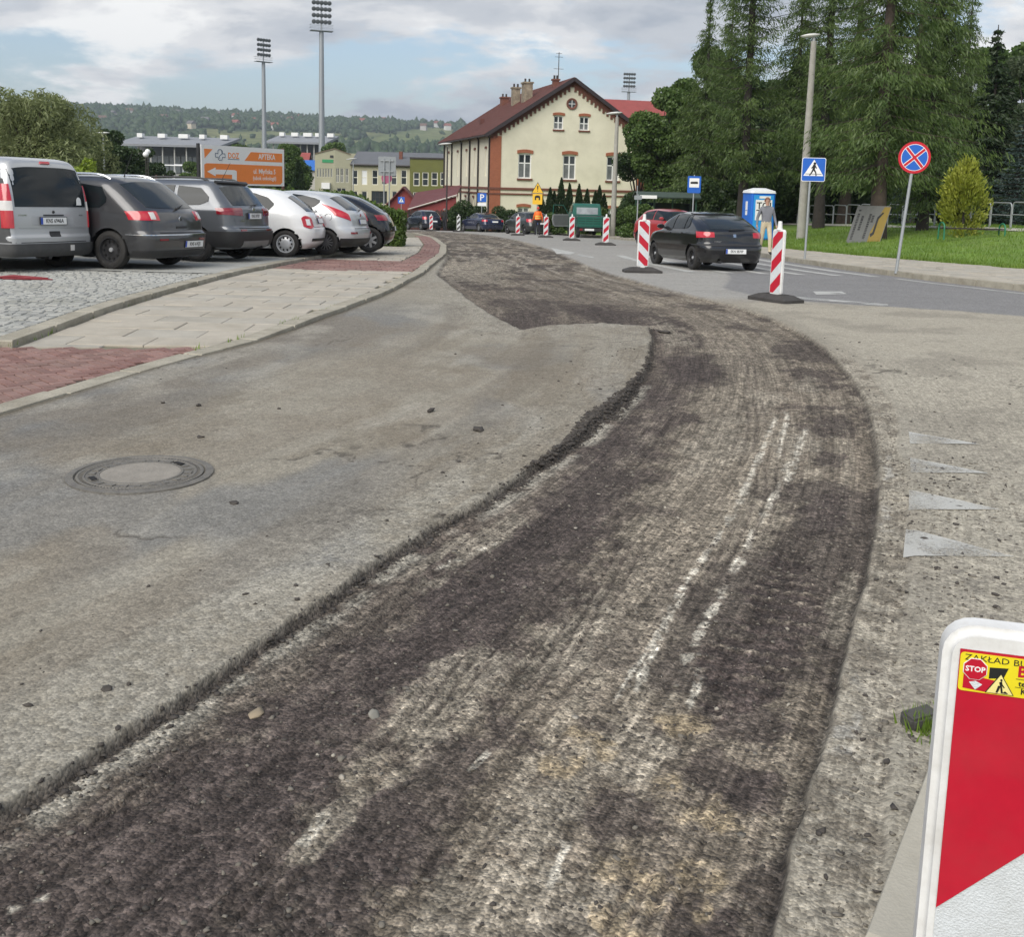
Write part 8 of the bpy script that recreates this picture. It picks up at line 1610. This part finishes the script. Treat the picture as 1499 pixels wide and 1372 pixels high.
# people ------------------------------------------------------------------------------------
skin_m = mat('skin', (.42, .25, .18), .6, var=.08)
def person(label, loc, rz, shirt, trousers, shoes, hair, H_=1.74, stride=.16, arm=((.16, -.02), (.16, .06)), vest=None, elbow=.04):
    """standing or walking figure facing local -Y; one skinned body, hair and vest as children"""
    t = thing('person', label, 'person', loc, rz); f = H_ / 1.75
    J = {'pel': (0, 0, .96), 'wai': (0, 0, 1.08), 'che': (0, .01, 1.30), 'nb': (0, .015, 1.46), 'nt': (0, 0, 1.54), 'hd': (0, -.01, 1.64), 'ht': (0, -.005, 1.71)}; E = [('pel', 'wai'), ('wai', 'che'), ('che', 'nb'), ('nb', 'nt'), ('nt', 'hd'), ('hd', 'ht')]; Rr = {'pel': (.155, .11), 'wai': (.15, .105), 'che': (.175, .115), 'nb': (.075, .07), 'nt': (.055, .055), 'hd': (.078, .092), 'ht': (.055, .065)}
    for s_, n_ in ((1, 'l'), (-1, 'r')):
        sw = stride * s_; J.update({'hip' + n_: (s_ * .09, 0, .90), 'kn' + n_: (s_ * .10, -sw * .55 - .03, .50), 'an' + n_: (s_ * .10, -sw * 1.0 + (.05 if sw < 0 else 0), .09), 'to' + n_: (s_ * .11, -sw * 1.0 - .14 + (.05 if sw < 0 else 0), .035)}); E += [('pel', 'hip' + n_), ('hip' + n_, 'kn' + n_), ('kn' + n_, 'an' + n_), ('an' + n_, 'to' + n_)]; Rr.update({'hip' + n_: (.088, .095), 'kn' + n_: (.062, .065), 'an' + n_: (.048, .05), 'to' + n_: (.042, .032)})
        ax, ay = arm[0 if s_ > 0 else 1]; J.update({'sh' + n_: (s_ * .175, .01, 1.41), 'el' + n_: (s_ * (.225 + ax * .2), .03 + ay, 1.13), 'wr' + n_: (s_ * (.225 + ax * .35), -.04 + ay * 2 - elbow, .89), 'ha' + n_: (s_ * (.225 + ax * .36), -.06 + ay * 2 - elbow, .82)}); E += [('che', 'sh' + n_), ('sh' + n_, 'el' + n_), ('el' + n_, 'wr' + n_), ('wr' + n_, 'ha' + n_)]; Rr.update({'sh' + n_: (.068, .068), 'el' + n_: (.047, .047), 'wr' + n_: (.031, .031), 'ha' + n_: (.034, .026)})
    ks = list(J); me = bpy.data.meshes.new('body'); me.from_pydata([J[k] for k in ks], [(ks.index(a), ks.index(b)) for a, b in E], []); ob = bpy.data.objects.new('body', me); C.objects.link(ob); md = ob.modifiers.new('skin', 'SKIN'); md.use_smooth_shade = True; sub = ob.modifiers.new('sub', 'SUBSURF'); sub.levels = sub.render_levels = 2
    for i, k in enumerate(ks): me.skin_vertices[0].data[i].radius = Rr[k]; me.skin_vertices[0].data[i].use_root = (k == 'pel')
    dg = bpy.context.evaluated_depsgraph_get(); nm = bpy.data.meshes.new_from_object(ob.evaluated_get(dg)); bpy.data.objects.remove(ob); bm = bmesh.new(); bm.from_mesh(nm)
    # fingers and face
    q = MB()
    for s_, n_ in ((1, 'l'), (-1, 'r')):
        h_ = Vector(J['ha' + n_])
        for k in range(4): b0_ = h_ + Vector((s_ * .004, -.026 + k * .017, -.02)); ln = (.065, .078, .082, .07)[k]; q.tube([b0_, b0_ + Vector((-s_ * .004, -.004, -ln * .55)), b0_ + Vector((-s_ * .016, -.008, -ln))], [.0095, .0085, .006], 6)
        b0_ = h_ + Vector((-s_ * .006, -.034, .02)); q.tube([b0_, b0_ + Vector((-s_ * .012, -.022, -.03)), b0_ + Vector((-s_ * .016, -.026, -.058))], [.011, .0095, .007], 6)
    q.tube([(0, -.085, 1.665), (0, -.112, 1.632), (0, -.092, 1.622)], [.010, .014, .008], 6)
    for s_ in (1, -1): q.tube([(s_ * .082, .012, 1.665), (s_ * .090, .022, 1.645), (s_ * .083, .014, 1.615)], [.014, .016, .010], 6)
    nv = [bm.verts.new(v_) for v_ in q.v]
    for f_ in q.f: bm.faces.new([nv[i] for i in f_])
    for m_ in (skin_m, shirt, trousers, shoes, inkm): nm.materials.append(m_)
    for f_ in bm.faces:
        c_ = f_.calc_center_median(); arm_ = abs(c_.x) > .20
        f_.smooth = True; f_.material_index = 0 if (c_.z > 1.50 or (arm_ and c_.z < .90)) else 1 if (c_.z > 1.0 or arm_) else 3 if c_.z < .10 else 2
    ec = []
    for s_ in (1, -1):
        r1 = bmesh.ops.create_icosphere(bm, subdivisions=1, radius=.012, matrix=Matrix.Translation((s_ * .032, -.090, 1.652)))
        for v_ in r1['verts']:
            for f_ in v_.link_faces: f_.material_index = 4
    bm.to_mesh(nm); bm.free(); nm.name = 'body'; nm.transform(Matrix.Diagonal((f, f, f, 1))); o = bpy.data.objects.new('body', nm); C.objects.link(o); o.parent = t
    q = MB(); V = []; F = []; n1, n2 = 8, 14
    for i in range(n1 + 1):
        a = math.pi * .62 * i / n1
        for j in range(n2): b = 2 * math.pi * j / n2; fr = 1.0 if math.sin(b) > -.35 else max(.0, 1 - (i / n1) * .62) ; aa = a * (1 if math.sin(b) > -.35 else .62); V.append((.090 * math.sin(aa) * math.cos(b), .012 + .105 * math.sin(aa) * math.sin(b), 1.645 + .108 * math.cos(aa)))
    F = [(i * n2 + j, i * n2 + (j + 1) % n2, (i + 1) * n2 + (j + 1) % n2, (i + 1) * n2 + j) for i in range(n1) for j in range(n2)]; hr_ = mk('hair', [(x * f, y * f, z_ * f) for x, y, z_ in V], F, hair, t, True)
    if vest:
        V = []; F = []; lv = [(.96, .20, .145), (1.10, .19, .14), (1.28, .205, .15), (1.40, .20, .135), (1.47, .12, .10)]
        for z_, a, b in lv:
            for j in range(18): an = 2 * math.pi * j / 18; V.append((a * math.cos(an) * f, (.01 + b * math.sin(an)) * f, z_ * f))
        F = [(i * 18 + j, i * 18 + (j + 1) % 18, (i + 1) * 18 + (j + 1) % 18, (i + 1) * 18 + j) for i in range(4) for j in range(18)]; vo = mk('vest', V, F, vest, t, True)
        q = MB()
        for z_ in (1.04, 1.16): q.lathe([(1, 0), (1, .045)], 18, Matrix.Translation((0, .01 * f, z_ * f)) @ Matrix.Diagonal((.196 * f + .004, .147 * f + .004, f, 1)))
        struct(q.build('reflective_bands', yel_s if False else mat('reflective_lime', (.75, .70, .15), .4), vo), 'stuff')
    return t
cl = lambda n, c_: mat('cloth_' + n, c_, .9, var=.12, scale=9, bump=.2, bscale=30)
hairb = mat('hair_brown', (.10, .055, .03), .7, var=.2); hairg = mat('hair_grey', (.20, .19, .18), .8, var=.2)
p = gnd(1119, 372.5, .12); person('man in grey jumper and beige trousers walking past the toilet cabin', (p.x, p.y, p.z), math.radians(8), cl('grey_jumper', (.17, .175, .195)), cl('beige', (.50, .43, .30)), cl('black_shoe', (.02, .02, .02)), mat('hair_reddish', (.17, .075, .04), .7), 1.72, .15)
person('worker in bright orange vest and dark trousers seen from behind', (at(787, 330, 66).x, 66, Tf(66)), math.radians(195), cl('orange_shirt', (.75, .14, .02)), cl('dark_navy', (.018, .018, .024)), cl('black_shoe', (.02, .02, .02)), mat('cap_red', (.45, .04, .03), .7), 1.76, .05, vest=mat('vest_orange', (.85, .16, .02), .6, var=.05))
person('pedestrian in dark clothes standing on the pavement by the fence', (at(650.5, 330, 84).x, 84, Tf(84) + .02), math.radians(160), cl('black_coat', (.022, .020, .020)), cl('dark_navy', (.018, .018, .024)), cl('black_shoe', (.02, .02, .02)), hairg, 1.74, .08)
person('person in pale shirt standing beyond the navy saloon', (at(693, 320, 86).x, 86, Tf(86) + .1), 0, cl('pale_shirt', (.55, .55, .52)), cl('grey_trousers', (.12, .12, .13)), cl('black_shoe', (.02, .02, .02)), hairb, 1.74, .05)

# bits and pieces on the ground ------------------------------------------------------------------
def stone(label, px, py, s_, m, flat=.7, name='stone', seed=1, dz=0.0):
    p = gnd(px, py); zz_ = road_z(p.x, p.y); o = scatter_blobs(name, np.array([[0, 0, 0]], float), np.array([s_]), m, flat, seed=seed, jit=.5); bm = bmesh.new(); bm.from_mesh(o.data); bmesh.ops.subdivide_edges(bm, edges=bm.edges[:], cuts=1, use_grid_fill=True, fractal=.9 * s_, along_normal=.5, seed=seed); bm.to_mesh(o.data); bm.free(); o.location = (p.x, p.y, zz_ + dz); tag(o, label, 'stone'); return o
z_keep = z
lstone = mat('pebble_grey', (.235, .225, .195), .85, var=.2, scale=20)
stone('pale grey angular stone lying alone on the dark milled surface', 545, 1030, .021, lstone, .75, seed=3); stone('buff stone bedded in a sandy spot of the milled lane', 372, 1028, .024, mat('buff', (.26, .21, .145), .9, var=.25), .32, seed=5)
for i, (px, py, s_, lb) in enumerate([(700, 631, .035, 'dark clod of asphalt on the grey road above the broken edge'), (291, 595, .026, 'dark crumb on the clean asphalt strip, right of its neighbour'), (239, 590, .024, 'dark crumb on the clean asphalt strip, left of its neighbour'), (343, 738, .022, 'dark lump on the asphalt below the manhole cover'), (156, 1008, .018, 'brown lump on the asphalt beside the broken edge'), (630, 603, .035, 'flat dark clod on the dusty asphalt'), (294, 641, .02, 'small dark lump just above the manhole cover'), (973, 482, .07, 'dark asphalt lump at the corner of the remaining surface')]): stone(lb, px, py, s_, dark_stone, .5, 'asphalt_lump', 10 + i)
# broken dark block and weeds by the near board
p = gnd(1345, 1062); q = MB(); q.b2((-.05, -.03, 0), (.06, .035, .045)); bl = q.build('broken_block', mat('block_grey', (.07, .068, .062), .9, var=.25, bump=.4), None); bl.location = (p.x, p.y, .0); bl.rotation_euler = (.08, -.1, .35); tag(bl, 'broken dark grey block at the end of the concrete kerb flag', 'block')
bm = bmesh.new(); bm.from_mesh(bl.data); bmesh.ops.bevel(bm, geom=bm.edges[:], offset=.008, segments=2, affect='EDGES'); bm.to_mesh(bl.data); bm.free()
r = np.random.default_rng(31); n = 260; P = np.stack([p.x + .03 + r.normal(0, .045, n), p.y - .03 + r.normal(0, .035, n), np.full(n, .0)], 1); blades('weed_tuft', P, .05, .010, grassm, 33)
# red strip lying under the van
p = gnd(38, 409, PARKZ); q = MB(); q.tube([(-.45, 0, .015), (-.2, .05, .028), (.1, .0, .024), (.30, .06, .018)], [.018, .034, .028, .012], 6); q.tube([(-.3, -.08, .012), (.05, -.06, .02), (.40, -.02, .01)], [.014, .02, .008], 6); o = q.build('red_strap', mat('strap_red', (.17, .010, .016), .6), None, 50); o.location = p; tag(o, 'crumpled red strap on the setts behind the silver van', 'strap')
p = gnd(1190, 379, .12)
# ------------------------------------------------------------------ haze
q = MB(); q.b2((-3300, -40, -18), (3300, 3650, 215)); hz = q.build('haze', None); struct(hz, 'stuff')
m = bpy.data.materials.new('haze_air'); m.use_nodes = True; N = m.node_tree.nodes; N.clear(); out = N.new('ShaderNodeOutputMaterial'); v_ = N.new('ShaderNodeVolumePrincipled'); v_.inputs['Color'].default_value = (.78, .87, .98, 1); v_.inputs['Density'].default_value = .00019; v_.inputs['Anisotropy'].default_value = .3
m.node_tree.links.new(v_.outputs[0], out.inputs['Volume']); hz.data.materials.append(m)
